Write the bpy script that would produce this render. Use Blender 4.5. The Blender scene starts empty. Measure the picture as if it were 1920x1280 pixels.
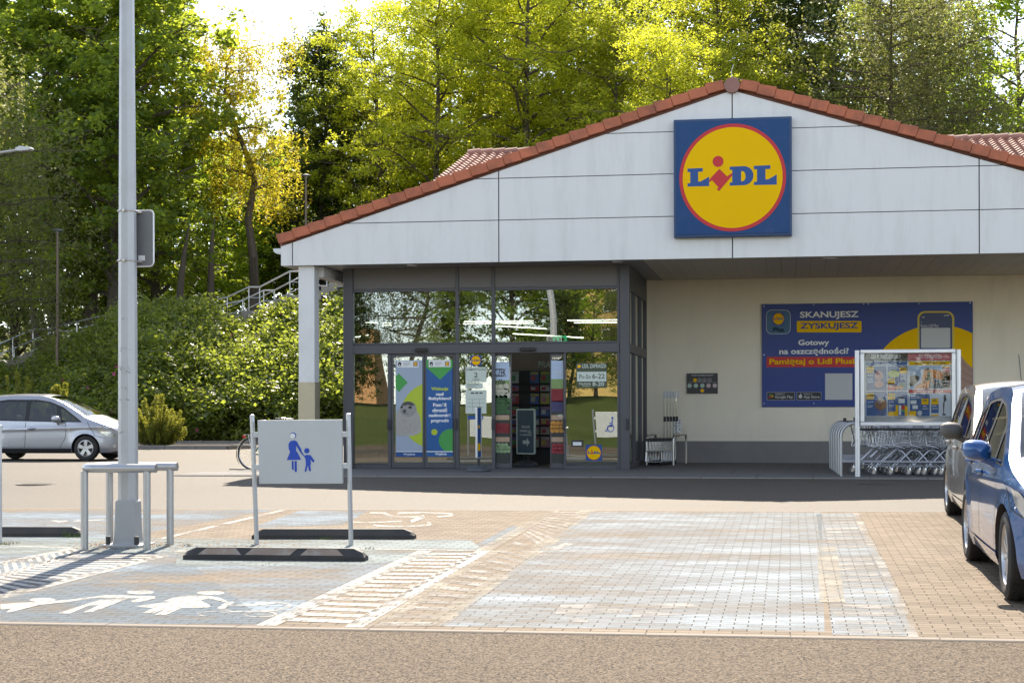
import bpy, bmesh, math, random
import numpy as np
from mathutils import Vector, Matrix
R = math.radians
random.seed(7)
sc = bpy.context.scene
COL = sc.collection

# ------------------------------------------------------------------ camera, sky, sun, exposure
TH = R(9.56); FPX = 3100.0; CX = 960.0; ROLL = 0.0025; CAMZ = 1.76
cam = bpy.data.cameras.new('camera'); cam_o = bpy.data.objects.new('camera', cam); COL.objects.link(cam_o)
cam.sensor_width = 36; cam.lens = 36 * FPX / 1920; cam.shift_y = 126.3 / 1920
cam.clip_start = 0.1; cam.clip_end = 2000
cam_o.matrix_world = Matrix.Translation((0, 0, CAMZ)) @ Matrix.Rotation(TH, 4, 'Z') @ Matrix.Rotation(R(90), 4, 'X') @ Matrix.Rotation(-ROLL, 4, 'Z')
sc.camera = cam_o
SUN_EL, SUN_AZ = R(44), math.atan2(-0.12, 1.0)          # azimuth measured from +Y towards +X
world = bpy.data.worlds.new('World'); sc.world = world; world.use_nodes = True
wn = world.node_tree.nodes; wl = world.node_tree.links
sky = wn.new('ShaderNodeTexSky'); sky.sky_type = 'NISHITA'; sky.sun_disc = False
sky.sun_elevation = SUN_EL; sky.sun_rotation = SUN_AZ; sky.altitude = 200; sky.air_density = 0.85; sky.dust_density = 0.2; sky.ozone_density = 1.0
bg = wn['Background']; bg.inputs[1].default_value = 0.115
hsv = wn.new('ShaderNodeHueSaturation'); hsv.inputs['Saturation'].default_value = 0.55; wl.new(sky.outputs[0], hsv.inputs['Color']); wl.new(hsv.outputs[0], bg.inputs[0])
sun = bpy.data.lights.new('sun', 'SUN'); sun_o = bpy.data.objects.new('sun', sun); COL.objects.link(sun_o)
sun.energy = 3.45; sun.angle = R(0.53); sun.color = (1.0, 0.88, 0.72)
sd = Vector((math.sin(SUN_AZ) * math.cos(SUN_EL), math.cos(SUN_AZ) * math.cos(SUN_EL), math.sin(SUN_EL)))
sun_o.rotation_euler = sd.to_track_quat('Z', 'Y').to_euler()
vs = sc.view_settings; vs.view_transform = 'Standard'; vs.look = 'None'; vs.gamma = 1.0; vs.use_curve_mapping = False; vs.exposure = 1.7
sc.render.engine = 'CYCLES'
cy = sc.cycles; cy.max_bounces = 7; cy.diffuse_bounces = 5; cy.glossy_bounces = 3; cy.transmission_bounces = 4; cy.transparent_max_bounces = 10
cy.use_denoising = True; cy.caustics_reflective = False; cy.caustics_refractive = False; cy.sample_clamp_indirect = 6

# ------------------------------------------------------------------ measuring helpers
ST, CT = math.sin(TH), math.cos(TH)
def horizon(px): return 766.3 - ROLL * (px - CX)
def P(px, py, Y):
    """World point on the vertical plane at depth Y behind photo pixel (px, py)."""
    t = (px - CX) / FPX; d = Y / (t * ST + CT)
    return Vector((d * (t * CT - ST), Y, CAMZ + (horizon(px) - py) / FPX * d))
def PX(px, Y): return P(px, 700, Y).x
def PZ(px, py, Y): return P(px, py, Y).z
def smooth(a, b, x):
    t = min(1.0, max(0.0, (x - a) / (b - a))); return t * t * (3 - 2 * t)
FLAT = 0.5
def gz(X, Y):
    a = 0.016 * Y + 0.004 * X
    if Y < 0: a = 0.004 * X * (1 - smooth(-8, 0, -Y)) 
    if Y < -7: a += 2.3 * smooth(8, 34, -Y)
    w = smooth(25, 31, Y)
    return a * (1 - w) + FLAT * w
def G(px, py):
    """World point on the ground seen at photo pixel (px, py)."""
    lo, hi = 3.0, 90.0
    for _ in range(60):
        m = (lo + hi) / 2; p = P(px, py, m)
        if p.z > gz(p.x, p.y): lo = m
        else: hi = m
    p = P(px, py, lo); p.z = gz(p.x, p.y); return p

# ------------------------------------------------------------------ objects
def tag(o, label=None, cat=None, group=None, kind=None):
    if label: o['label'] = label
    if cat: o['category'] = cat
    if group: o['group'] = group
    if kind: o['kind'] = kind
    return o
def empty(name, loc, label=None, cat=None, group=None, rz=0.0):
    o = bpy.data.objects.new(name, None); COL.objects.link(o); o.location = loc; o.rotation_euler = (0, 0, rz)
    o.empty_display_size = 0.2
    return tag(o, label, cat, group)
def link(name, me, parent=None, loc=None):
    o = bpy.data.objects.new(name, me); COL.objects.link(o)
    if parent is not None:
        o.parent = parent
    if loc is not None: o.location = loc
    return o
def copy_tree(o, parent=None):
    c = o.copy(); COL.objects.link(c); c.parent = parent
    for ch in [x for x in KIDS.get(o.name, [])]:
        d = copy_tree(ch, c)
        KIDS.setdefault(c.name, []).append(d)
    return c
KIDS = {}
def world_of(o):
    M = Matrix.Translation(o.location) @ o.rotation_euler.to_matrix().to_4x4()
    return world_of(o.parent) @ M if o.parent else M

class MB:
    """Collects geometry (world or local coordinates) for ONE mesh object."""
    def __init__(s): s.v = []; s.f = []; s.m = []; s.cur = 0
    def add(s, vs, fs):
        b = len(s.v); s.v += [tuple(x) for x in vs]; s.f += [tuple(i + b for i in f) for f in fs]; s.m += [s.cur] * len(fs); return s
    def box(s, a, b):
        x0, y0, z0 = [min(p, q) for p, q in zip(a, b)]; x1, y1, z1 = [max(p, q) for p, q in zip(a, b)]
        return s.add([(x0,y0,z0),(x1,y0,z0),(x1,y1,z0),(x0,y1,z0),(x0,y0,z1),(x1,y0,z1),(x1,y1,z1),(x0,y1,z1)],
                     [(3,2,1,0),(4,5,6,7),(0,1,5,4),(1,2,6,5),(2,3,7,6),(3,0,4,7)])
    def cbox(s, c, size, M=None):
        hx, hy, hz = [q / 2 for q in size]
        vs = [Vector((x, y, z)) for z in (-hz, hz) for x, y in ((-hx,-hy),(hx,-hy),(hx,hy),(-hx,hy))]
        vs = [(M @ v if M else v) + Vector(c) for v in vs]
        return s.add(vs, [(3,2,1,0),(4,5,6,7),(0,1,5,4),(1,2,6,5),(2,3,7,6),(3,0,4,7)])
    def tube(s, pts, r, n=8, caps=True, closed=False):
        pts = [Vector(p) for p in pts]; k = len(pts)
        rr = r if isinstance(r, (list, tuple)) else [r] * k
        vs = []; prev = None
        for i, p in enumerate(pts):
            if closed: t = (pts[(i + 1) % k] - pts[i - 1])
            elif i == 0: t = pts[1] - p
            elif i == k - 1: t = p - pts[i - 1]
            else: t = (pts[i + 1] - p).normalized() + (p - pts[i - 1]).normalized()
            t = t.normalized() if t.length > 1e-9 else Vector((0, 0, 1))
            if prev is None:
                ref = Vector((0, 0, 1)) if abs(t.z) < 0.9 else Vector((1, 0, 0)); u = t.cross(ref).normalized()
            else:
                u = (prev - t * prev.dot(t)); u = u.normalized() if u.length > 1e-9 else t.orthogonal().normalized()
            prev = u; w = t.cross(u)
            vs += [p + (u * math.cos(2*math.pi*j/n) + w * math.sin(2*math.pi*j/n)) * rr[i] for j in range(n)]
        fs = []
        for i in range(k if closed else k - 1):
            a, b = i * n, ((i + 1) % k) * n
            fs += [(a + j, a + (j+1) % n, b + (j+1) % n, b + j) for j in range(n)]
        if caps and not closed: fs += [tuple(range(n - 1, -1, -1)), tuple((k-1)*n + j for j in range(n))]
        return s.add(vs, fs)
    def cyl(s, a, b, r, n=16, r2=None): return s.tube([a, b], [r, r if r2 is None else r2], n)
    def prism(s, poly, fn, d0, d1):
        """poly of 2-D points; fn(u, v, d) -> world; extruded from d0 to d1."""
        n = len(poly); vs = [fn(u, v, d0) for u, v in poly] + [fn(u, v, d1) for u, v in poly]
        return s.add(vs, [tuple(range(n)), tuple(range(2*n-1, n-1, -1))] + [(i, i + n, (i+1) % n + n, (i+1) % n) for i in range(n)])
    def lathe(s, prof, M=None, n=24):
        """profile of (radius, height) round local Z; M places it."""
        k = len(prof); vs = []
        for r, h in prof:
            for j in range(n):
                v = Vector((r*math.cos(2*math.pi*j/n), r*math.sin(2*math.pi*j/n), h)); vs.append(M @ v if M else v)
        fs = [(i*n+j, i*n+(j+1)%n, (i+1)*n+(j+1)%n, (i+1)*n+j) for i in range(k-1) for j in range(n)]
        return s.add(vs, fs)
    def disc(s, c, r, axis, n=20):
        a = Vector(axis).normalized(); u = a.orthogonal().normalized(); w = a.cross(u)
        return s.add([Vector(c) + (u*math.cos(2*math.pi*j/n)+w*math.sin(2*math.pi*j/n))*r for j in range(n)], [tuple(range(n))])
    def build(s, name, mats, parent=None, smooth=False, bevel=0.0, seg=2, origin=None, fix=True, loc=None, local=False):
        me = bpy.data.meshes.new(name)
        vs = s.v; off = None
        if parent is None and not local:
            if origin is None:
                xs, ys, zs = zip(*vs); origin = ((min(xs)+max(xs))/2, (min(ys)+max(ys))/2, min(zs))
            off = Vector(origin); vs = [(x-off.x, y-off.y, z-off.z) for x, y, z in vs]
        elif parent is not None and not local:
            IM = world_of(parent).inverted(); vs = [tuple(IM @ Vector(v)) for v in vs]
        me.from_pydata(vs, [], s.f)
        for m in (mats if isinstance(mats, (list, tuple)) else [mats]): me.materials.append(m)
        if any(s.m): me.polygons.foreach_set('material_index', s.m)
        if fix:
            bm = bmesh.new(); bm.from_mesh(me); bmesh.ops.recalc_face_normals(bm, faces=bm.faces[:]); bm.to_mesh(me); bm.free()
        if smooth:
            me.polygons.foreach_set('use_smooth', [True] * len(me.polygons))
            try: me.set_sharp_from_angle(angle=R(35))
            except Exception: pass
        o = link(name, me, parent)
        if off is not None: o.location = off
        if loc is not None: o.location = loc
        if bevel:
            b = o.modifiers.new('bevel', 'BEVEL'); b.width = bevel; b.segments = seg; b.limit_method = 'ANGLE'; b.angle_limit = R(40)
        if parent is not None: KIDS.setdefault(parent.name, []).append(o)
        return o

# ------------------------------------------------------------------ materials
MATS = {}
def mat(name, col=(0.5,0.5,0.5), rough=0.6, metal=0.0, var=0.12, vscale=2.5, bump=0.0, bscale=60, spec=0.5, coat=0.0, dirt=None, dirt_amt=0.5, dscale=1.3, dstretch=None):
    if name in MATS: return MATS[name]
    m = bpy.data.materials.new(name); m.use_nodes = True; nt = m.node_tree; N = nt.nodes; L = nt.links
    b = N['Principled BSDF']; b.inputs['Roughness'].default_value = rough; b.inputs['Metallic'].default_value = metal
    b.inputs['Specular IOR Level'].default_value = spec
    if coat: b.inputs['Coat Weight'].default_value = coat; b.inputs['Coat Roughness'].default_value = 0.04
    tc = N.new('ShaderNodeTexCoord')
    nz = N.new('ShaderNodeTexNoise'); nz.inputs['Scale'].default_value = vscale; nz.inputs['Detail'].default_value = 6; nz.inputs['Roughness'].default_value = 0.62
    L.new(tc.outputs['Object'], nz.inputs['Vector'])
    mx = N.new('ShaderNodeMix'); mx.data_type = 'RGBA'
    mx.inputs[6].default_value = (*[c * (1 - var) for c in col], 1); mx.inputs[7].default_value = (*[min(1, c * (1 + var)) for c in col], 1)
    L.new(nz.outputs['Fac'], mx.inputs[0]); out = mx.outputs[2]
    if dirt:
        n2 = N.new('ShaderNodeTexNoise'); n2.inputs['Scale'].default_value = dscale; n2.inputs['Detail'].default_value = 8; n2.inputs['Roughness'].default_value = 0.7
        if dstretch:
            mpg = N.new('ShaderNodeMapping'); mpg.inputs['Scale'].default_value = dstretch; L.new(tc.outputs['Object'], mpg.inputs[0]); L.new(mpg.outputs[0], n2.inputs['Vector'])
        else: L.new(tc.outputs['Object'], n2.inputs['Vector'])
        mr = N.new('ShaderNodeMapRange'); mr.inputs[1].default_value = 0.48; mr.inputs[2].default_value = 0.75; mr.inputs[4].default_value = dirt_amt
        L.new(n2.outputs['Fac'], mr.inputs[0])
        m2 = N.new('ShaderNodeMix'); m2.data_type = 'RGBA'; L.new(mr.outputs[0], m2.inputs[0]); L.new(out, m2.inputs[6]); m2.inputs[7].default_value = (*dirt, 1); out = m2.outputs[2]
    L.new(out, b.inputs['Base Color'])
    rr = N.new('ShaderNodeMapRange'); rr.inputs[3].default_value = max(0, rough - 0.08); rr.inputs[4].default_value = min(1, rough + 0.08)
    L.new(nz.outputs['Fac'], rr.inputs[0]); L.new(rr.outputs[0], b.inputs['Roughness'])
    if bump:
        n3 = N.new('ShaderNodeTexNoise'); n3.inputs['Scale'].default_value = bscale; n3.inputs['Detail'].default_value = 3
        L.new(tc.outputs['Object'], n3.inputs['Vector'])
        bp = N.new('ShaderNodeBump'); bp.inputs['Strength'].default_value = bump; bp.inputs['Distance'].default_value = 0.01
        L.new(n3.outputs['Fac'], bp.inputs['Height']); L.new(bp.outputs[0], b.inputs['Normal'])
    MATS[name] = m; return m
def emit(name, col, strength):
    if name in MATS: return MATS[name]
    m = bpy.data.materials.new(name); m.use_nodes = True; N = m.node_tree.nodes
    b = N['Principled BSDF']; b.inputs['Emission Color'].default_value = (*col, 1); b.inputs['Emission Strength'].default_value = strength
    b.inputs['Base Color'].default_value = (*col, 1)
    MATS[name] = m; return m
def glass_mat(name, tint=(0.75,0.8,0.78), refl=1.0, base=0.04, wav=0.0, wscale=0.6):
    """Thin pane: mirror reflection by Fresnel over a tinted see-through body."""
    if name in MATS: return MATS[name]
    m = bpy.data.materials.new(name); m.use_nodes = True; nt = m.node_tree; N = nt.nodes; L = nt.links; N.clear()
    o = N.new('ShaderNodeOutputMaterial'); mx = N.new('ShaderNodeMixShader'); t = N.new('ShaderNodeBsdfTransparent'); g = N.new('ShaderNodeBsdfGlossy')
    t.inputs[0].default_value = (*tint, 1); g.inputs['Roughness'].default_value = 0.0; g.inputs[0].default_value = (0.95,0.97,0.96,1)
    fr = N.new('ShaderNodeFresnel'); fr.inputs[0].default_value = 1.5
    ma = N.new('ShaderNodeMath'); ma.operation = 'MULTIPLY_ADD'; ma.inputs[1].default_value = refl; ma.inputs[2].default_value = base; ma.use_clamp = True
    L.new(fr.outputs[0], ma.inputs[0]); L.new(ma.outputs[0], mx.inputs[0]); L.new(t.outputs[0], mx.inputs[1]); L.new(g.outputs[0], mx.inputs[2]); L.new(mx.outputs[0], o.inputs[0])
    if wav:
        tc = N.new('ShaderNodeTexCoord'); nz = N.new('ShaderNodeTexNoise'); nz.inputs['Scale'].default_value = wscale; nz.inputs['Detail'].default_value = 0
        L.new(tc.outputs['Object'], nz.inputs['Vector']); bp = N.new('ShaderNodeBump'); bp.inputs['Strength'].default_value = 1; bp.inputs['Distance'].default_value = wav
        L.new(nz.outputs['Fac'], bp.inputs['Height']); L.new(bp.outputs[0], g.inputs['Normal'])
    MATS[name] = m; return m

STEEL = mat('galvanised_steel', (0.46,0.47,0.48), 0.38, 0.85, 0.12, 9, 0.05, 90)
STAIN = mat('brushed_steel', (0.62,0.60,0.57), 0.3, 0.95, 0.1, 6)
CHROME = mat('trolley_chrome', (0.66,0.67,0.68), 0.24, 0.95, 0.08, 8)
ALU = mat('aluminium', (0.70,0.71,0.72), 0.38, 0.6, 0.06, 5)
FRAME = mat('anthracite_aluminium', (0.085,0.085,0.092), 0.5, 0.1, 0.08, 3)
RUBBER = mat('black_rubber', (0.032,0.031,0.031), 0.62, 0, 0.3, 6, 0.25, 60, dirt=(0.10,0.085,0.07), dirt_amt=0.5)
DARKP = mat('dark_plastic', (0.03,0.03,0.032), 0.5, 0, 0.15, 5)
WHITEP = mat('white_print', (0.78,0.79,0.78), 0.5, 0, 0.03)
BLACKP = mat('black_print', (0.018,0.018,0.018), 0.5, 0, 0.1)
YELP = mat('yellow_print', (0.88,0.52,0.0), 0.6, 0, 0.04, spec=0.12)
REDP = mat('red_print', (0.55,0.018,0.022), 0.5, 0, 0.05)
BLUEP = mat('blue_print', (0.012,0.075,0.27), 0.5, 0, 0.05)
GREENP = mat('green_print', (0.06,0.34,0.07), 0.5, 0, 0.05)
LIMEP = mat('lime_print', (0.46,0.56,0.03), 0.5, 0, 0.05)
CLEAR_DARK = None

# ------------------------------------------------------------------ flat print: polygons and lettering traced on a real plane
def rect(x0, y0, x1, y1): return [(x0,y0),(x1,y0),(x1,y1),(x0,y1)]
def ell(cx, cy, rx, ry=None, n=28, a0=0, a1=360):
    ry = rx if ry is None else ry
    full = abs(a1 - a0) >= 360
    return [(cx + rx*math.cos(R(a0 + (a1-a0)*i/(n if full else n-1))), cy + ry*math.sin(R(a0 + (a1-a0)*i/(n if full else n-1)))) for i in range(n)]
def rrect(x0, y0, x1, y1, r, n=5):
    out = []
    for cx, cy, a in ((x1-r,y0+r,-90),(x1-r,y1-r,0),(x0+r,y1-r,90),(x0+r,y0+r,180)):
        out += [(cx + r*math.cos(R(a+90*i/n)), cy + r*math.sin(R(a+90*i/n))) for i in range(n+1)]
    return out
def ring(cx, cy, rx, ry, w, n=32):
    """list of quads"""
    o = ell(cx, cy, rx, ry, n); i = ell(cx, cy, rx-w, ry-w*ry/rx, n)
    return [[o[k], o[(k+1)%n], i[(k+1)%n], i[k]] for k in range(n)]
def stroke(pts, w):
    out = []
    for (x0,y0),(x1,y1) in zip(pts, pts[1:]):
        dx, dy = x1-x0, y1-y0; l = math.hypot(dx, dy) or 1; nx, ny = -dy/l*w/2, dx/l*w/2
        out.append([(x0+nx,y0+ny),(x1+nx,y1+ny),(x1-nx,y1-ny),(x0-nx,y0-ny)])
    return out
def glyphs(body, x0, y0, x1, y1, bold=0.0, shear=0.0):
    """vertices in picture units and faces of a line of lettering filling the box exactly"""
    cu = bpy.data.curves.new('lettering', 'FONT'); cu.body = body; cu.size = 1.0; cu.offset = bold; cu.shear = shear; cu.resolution_u = 3
    o = bpy.data.objects.new('lettering', cu); COL.objects.link(o)
    dg = bpy.context.evaluated_depsgraph_get(); me = bpy.data.meshes.new_from_object(o.evaluated_get(dg))
    vs = [(v.co.x, v.co.y) for v in me.vertices]; fs = [tuple(p.vertices) for p in me.polygons]
    bpy.data.objects.remove(o); bpy.data.curves.remove(cu); bpy.data.meshes.remove(me)
    if not vs: return [], []
    ax, bx = min(v[0] for v in vs), max(v[0] for v in vs); ay, by = min(v[1] for v in vs), max(v[1] for v in vs)
    return [(x0 + (x-ax)/(bx-ax)*(x1-x0), y1 - (y-ay)/(by-ay)*(y1-y0)) for x, y in vs], fs
class Print:
    def __init__(s, fn): s.fn = fn; s.mb = MB()
    def poly(s, *polys):
        for p in polys: s.mb.add([s.fn(u, v) for u, v in p], [tuple(range(len(p)))])
        return s
    def polys(s, lst): return s.poly(*lst)
    def text(s, body, x0, y0, x1, y1, bold=0.02, shear=0.0):
        vs, fs = glyphs(body, x0, y0, x1, y1, bold, shear)
        if vs: s.mb.add([s.fn(u, v) for u, v in vs], fs)
        return s
    def build(s, name, m, parent): return s.mb.build(name, m, parent, fix=False)
def plane_fn(Y, off=0.0, xref=None):
    """print coordinates = photo pixels read at column xref, on the facade-parallel plane Y"""
    if xref is None: return lambda u, v: P(u, v, Y) - Vector((0, off, 0))
    return lambda u, v: Vector((PX(u, Y), Y - off, PZ(xref, v, Y)))
# ================================================================== ground, road, parking bays, markings
def gnode(nt):
    N = nt.nodes; L = nt.links
    ge = N.new('ShaderNodeNewGeometry'); return N, L, ge.outputs['Position']
def asphalt_mat(name, c0, c1, speck, ro=0.74, sp=0.30):
    m = bpy.data.materials.new(name); m.use_nodes = True; nt = m.node_tree; N, L, pos = gnode(nt); b = N['Principled BSDF']
    big = N.new('ShaderNodeTexNoise'); big.inputs['Scale'].default_value = 0.35; big.inputs['Detail'].default_value = 7; big.inputs['Roughness'].default_value = 0.65
    fine = N.new('ShaderNodeTexVoronoi'); fine.inputs['Scale'].default_value = 95
    n2 = N.new('ShaderNodeTexNoise'); n2.inputs['Scale'].default_value = 28; n2.inputs['Detail'].default_value = 6; n2.inputs['Roughness'].default_value = 0.8
    for n in (big, fine, n2): L.new(pos, n.inputs['Vector'])
    mx = N.new('ShaderNodeMix'); mx.data_type = 'RGBA'; mx.inputs[6].default_value = (*c0, 1); mx.inputs[7].default_value = (*c1, 1); L.new(big.outputs['Fac'], mx.inputs[0])
    sep = N.new('ShaderNodeSeparateColor'); L.new(fine.outputs['Color'], sep.inputs[0])
    mr = N.new('ShaderNodeMapRange'); mr.inputs[3].default_value = 1 - speck; mr.inputs[4].default_value = 1 + speck * 1.3; L.new(sep.outputs[0], mr.inputs[0])
    mr2 = N.new('ShaderNodeMapRange'); mr2.inputs[1].default_value = 0.3; mr2.inputs[2].default_value = 0.7; mr2.inputs[3].default_value = 0.78; mr2.inputs[4].default_value = 1.22; L.new(n2.outputs['Fac'], mr2.inputs[0])
    mm = N.new('ShaderNodeMath'); mm.operation = 'MULTIPLY'; L.new(mr.outputs[0], mm.inputs[0]); L.new(mr2.outputs[0], mm.inputs[1])
    sc_ = N.new('ShaderNodeVectorMath'); sc_.operation = 'SCALE'; L.new(mx.outputs[2], sc_.inputs[0]); L.new(mm.outputs[0], sc_.inputs['Scale']); L.new(sc_.outputs[0], b.inputs['Base Color'])
    b.inputs['Roughness'].default_value = ro; b.inputs['Specular IOR Level'].default_value = sp
    bp = N.new('ShaderNodeBump'); bp.inputs['Strength'].default_value = 0.7; bp.inputs['Distance'].default_value = 0.006
    ad = N.new('ShaderNodeMath'); ad.operation = 'ADD'; L.new(fine.outputs['Distance'], ad.inputs[0]); L.new(n2.outputs['Fac'], ad.inputs[1]); L.new(ad.outputs[0], bp.inputs['Height']); L.new(bp.outputs[0], b.inputs['Normal'])
    return m
ASPH = asphalt_mat('asphalt', (0.050,0.041,0.031), (0.072,0.060,0.046), 0.55, 0.72, 0.40)
ASPH_N = asphalt_mat('road_asphalt', (0.076,0.058,0.040), (0.118,0.092,0.066), 0.95, 0.85, 0.15)

def brick_nodes(nt, pos):
    N = nt.nodes; L = nt.links
    dv = N.new('ShaderNodeTexNoise'); dv.inputs['Scale'].default_value = 5; dv.inputs['Detail'].default_value = 2; L.new(pos, dv.inputs['Vector'])
    sb = N.new('ShaderNodeVectorMath'); sb.operation = 'MULTIPLY_ADD'; sb.inputs[1].default_value = (0.012,0.012,0); L.new(dv.outputs['Color'], sb.inputs[0]); L.new(pos, sb.inputs[2])
    br = N.new('ShaderNodeTexBrick'); br.inputs['Scale'].default_value = 1; br.inputs['Brick Width'].default_value = 0.2; br.inputs['Row Height'].default_value = 0.105
    br.inputs['Mortar Size'].default_value = 0.0052; br.inputs['Mortar Smooth'].default_value = 0.3; br.offset = 0.5
    br.inputs['Color1'].default_value = (0,0,0,1); br.inputs['Color2'].default_value = (1,1,1,1); br.inputs['Mortar'].default_value = (0.5,0.5,0.5,1)
    L.new(sb.outputs[0], br.inputs['Vector']); return br
def paver_colour(nt, pos, br):
    N = nt.nodes; L = nt.links
    r = N.new('ShaderNodeValToRGB'); e = r.color_ramp.elements
    e[0].color = (0.152,0.118,0.082,1); e[1].color = (0.222,0.176,0.128,1); L.new(br.outputs['Color'], r.inputs[0])
    n = N.new('ShaderNodeTexNoise'); n.inputs['Scale'].default_value = 0.8; n.inputs['Detail'].default_value = 8; n.inputs['Roughness'].default_value = 0.7; L.new(pos, n.inputs['Vector'])
    mr = N.new('ShaderNodeMapRange'); mr.inputs[1].default_value = 0.3; mr.inputs[2].default_value = 0.7; mr.inputs[3].default_value = 0.80; mr.inputs[4].default_value = 1.16; L.new(n.outputs['Fac'], mr.inputs[0])
    g = N.new('ShaderNodeTexNoise'); g.inputs['Scale'].default_value = 90; g.inputs['Detail'].default_value = 3; L.new(pos, g.inputs['Vector'])
    mr2 = N.new('ShaderNodeMapRange'); mr2.inputs[1].default_value = 0.3; mr2.inputs[2].default_value = 0.7; mr2.inputs[3].default_value = 0.86; mr2.inputs[4].default_value = 1.12; L.new(g.outputs['Fac'], mr2.inputs[0])
    mm = N.new('ShaderNodeMath'); mm.operation = 'MULTIPLY'; L.new(mr.outputs[0], mm.inputs[0]); L.new(mr2.outputs[0], mm.inputs[1])
    s = N.new('ShaderNodeVectorMath'); s.operation = 'SCALE'; L.new(r.outputs[0], s.inputs[0]); L.new(mm.outputs[0], s.inputs['Scale'])
    return s.outputs[0], g.outputs['Fac']
def paver_mat(name, paint=None, wear=0.5, seed=0.0, nscale=1.2, stretch=(1,1,1), soft=0.05, brickwise=0.12):
    """Concrete block paving; with paint: the pigment worn away in patches, the rest see-through to the blocks below."""
    m = bpy.data.materials.new(name); m.use_nodes = True; nt = m.node_tree; N, L, pos = gnode(nt); b = N['Principled BSDF']
    br = brick_nodes(nt, pos)
    b.inputs['Roughness'].default_value = 0.82; b.inputs['Specular IOR Level'].default_value = 0.18
    if paint is None:
        c, g = paver_colour(nt, pos, br)
        j = N.new('ShaderNodeMix'); j.data_type = 'RGBA'; L.new(br.outputs['Fac'], j.inputs[0]); L.new(c, j.inputs[6]); j.inputs[7].default_value = (0.032,0.024,0.017,1)
        L.new(j.outputs[2], b.inputs['Base Color'])
        bp = N.new('ShaderNodeBump'); bp.inputs['Strength'].default_value = 0.8; bp.inputs['Distance'].default_value = 0.006; bp.invert = True
        ad = N.new('ShaderNodeMath'); ad.operation = 'MULTIPLY_ADD'; ad.inputs[1].default_value = -0.3; L.new(g, ad.inputs[0]); L.new(br.outputs['Fac'], ad.inputs[2]); L.new(ad.outputs[0], bp.inputs['Height']); L.new(bp.outputs[0], b.inputs['Normal'])
    else:
        mp = N.new('ShaderNodeMapping'); mp.inputs['Scale'].default_value = stretch; mp.inputs['Location'].default_value = (seed, seed*1.7, 0); L.new(pos, mp.inputs[0])
        n = N.new('ShaderNodeTexNoise'); n.inputs['Scale'].default_value = nscale; n.inputs['Detail'].default_value = 9; n.inputs['Roughness'].default_value = 0.68; L.new(mp.outputs[0], n.inputs['Vector'])
        a1 = N.new('ShaderNodeMath'); a1.operation = 'MULTIPLY_ADD'; a1.inputs[1].default_value = brickwise; L.new(br.outputs['Color'], a1.inputs[0]); L.new(n.outputs['Fac'], a1.inputs[2])
        g = N.new('ShaderNodeTexNoise'); g.inputs['Scale'].default_value = 60; g.inputs['Detail'].default_value = 4; L.new(pos, g.inputs['Vector'])
        a2 = N.new('ShaderNodeMath'); a2.operation = 'MULTIPLY_ADD'; a2.inputs[1].default_value = 0.22; L.new(g.outputs['Fac'], a2.inputs[0]); L.new(a1.outputs[0], a2.inputs[2])
        mr = N.new('ShaderNodeMapRange'); mr.inputs[1].default_value = wear + 0.11 + brickwise*0.5 - soft; mr.inputs[2].default_value = wear + 0.11 + brickwise*0.5 + soft; L.new(a2.outputs[0], mr.inputs[0])
        # joints stay bare
        jn = N.new('ShaderNodeMath'); jn.operation = 'SUBTRACT'; jn.inputs[0].default_value = 1.0; L.new(br.outputs['Fac'], jn.inputs[1])
        al = N.new('ShaderNodeMath'); al.operation = 'MULTIPLY'; L.new(mr.outputs[0], al.inputs[0]); L.new(jn.outputs[0], al.inputs[1]); al.use_clamp = True
        v = N.new('ShaderNodeTexNoise'); v.inputs['Scale'].default_value = 2.2; v.inputs['Detail'].default_value = 6; L.new(pos, v.inputs['Vector'])
        mx = N.new('ShaderNodeMix'); mx.data_type = 'RGBA'; mx.inputs[6].default_value = (*[c*0.86 for c in paint], 1); mx.inputs[7].default_value = (*[min(1, c*1.1) for c in paint], 1); L.new(v.outputs['Fac'], mx.inputs[0]); L.new(mx.outputs[2], b.inputs['Base Color'])
        L.new(al.outputs[0], b.inputs['Alpha'])
    return m
PAVER = paver_mat('concrete_block_paving')
WHITE_LINE = paver_mat('white_line_paint', (0.42,0.40,0.365), 0.41, 3.1, 1.9, soft=0.08, brickwise=0.06)
WHITE_WORN = paver_mat('worn_white_paint', (0.36,0.34,0.31), 0.50, 9.7, 1.8, soft=0.13, brickwise=0.07)
CREAM_WORN = paver_mat('worn_cream_paint', (0.36,0.325,0.265), 0.51, 5.3, 1.6, soft=0.14, brickwise=0.06)
BLUE_WORN = paver_mat('worn_blue_paint', (0.215,0.268,0.315), 0.495, 1.9, 0.8, (0.5,1.3,1), 0.15, 0.08)
PALE_BLUE = paver_mat('pale_blue_paint', (0.285,0.325,0.355), 0.485, 14.2, 0.8, (0.45,1.5,1), 0.17, 0.09)
TURQ = paver_mat('faded_turquoise_paint', (0.225,0.265,0.268), 0.45, 21.0, 1.0, (0.6,1.3,1), 0.14, 0.07)

# --- one ground sheet (near road, driving lane, car park)
mb = MB()
xs = [-120,-90,-70,-56,-46,-40] + [-36 + 2*i for i in range(37)] + [42,52,70,90,120]
ys = [-8 + i for i in range(0, 40)] + [32,34,37,40,45,50,57.6]
idx = {}
for j, y in enumerate(ys):
    for i, x in enumerate(xs): mb.v.append((x, y, gz(x, y)))
nx = len(xs)
for j in range(len(ys)-1):
    for i in range(nx-1): mb.f.append((j*nx+i, j*nx+i+1, (j+1)*nx+i+1, (j+1)*nx+i)); mb.m.append(0)
tag(mb.build('asphalt_ground', ASPH, smooth=True), kind='structure')
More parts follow.
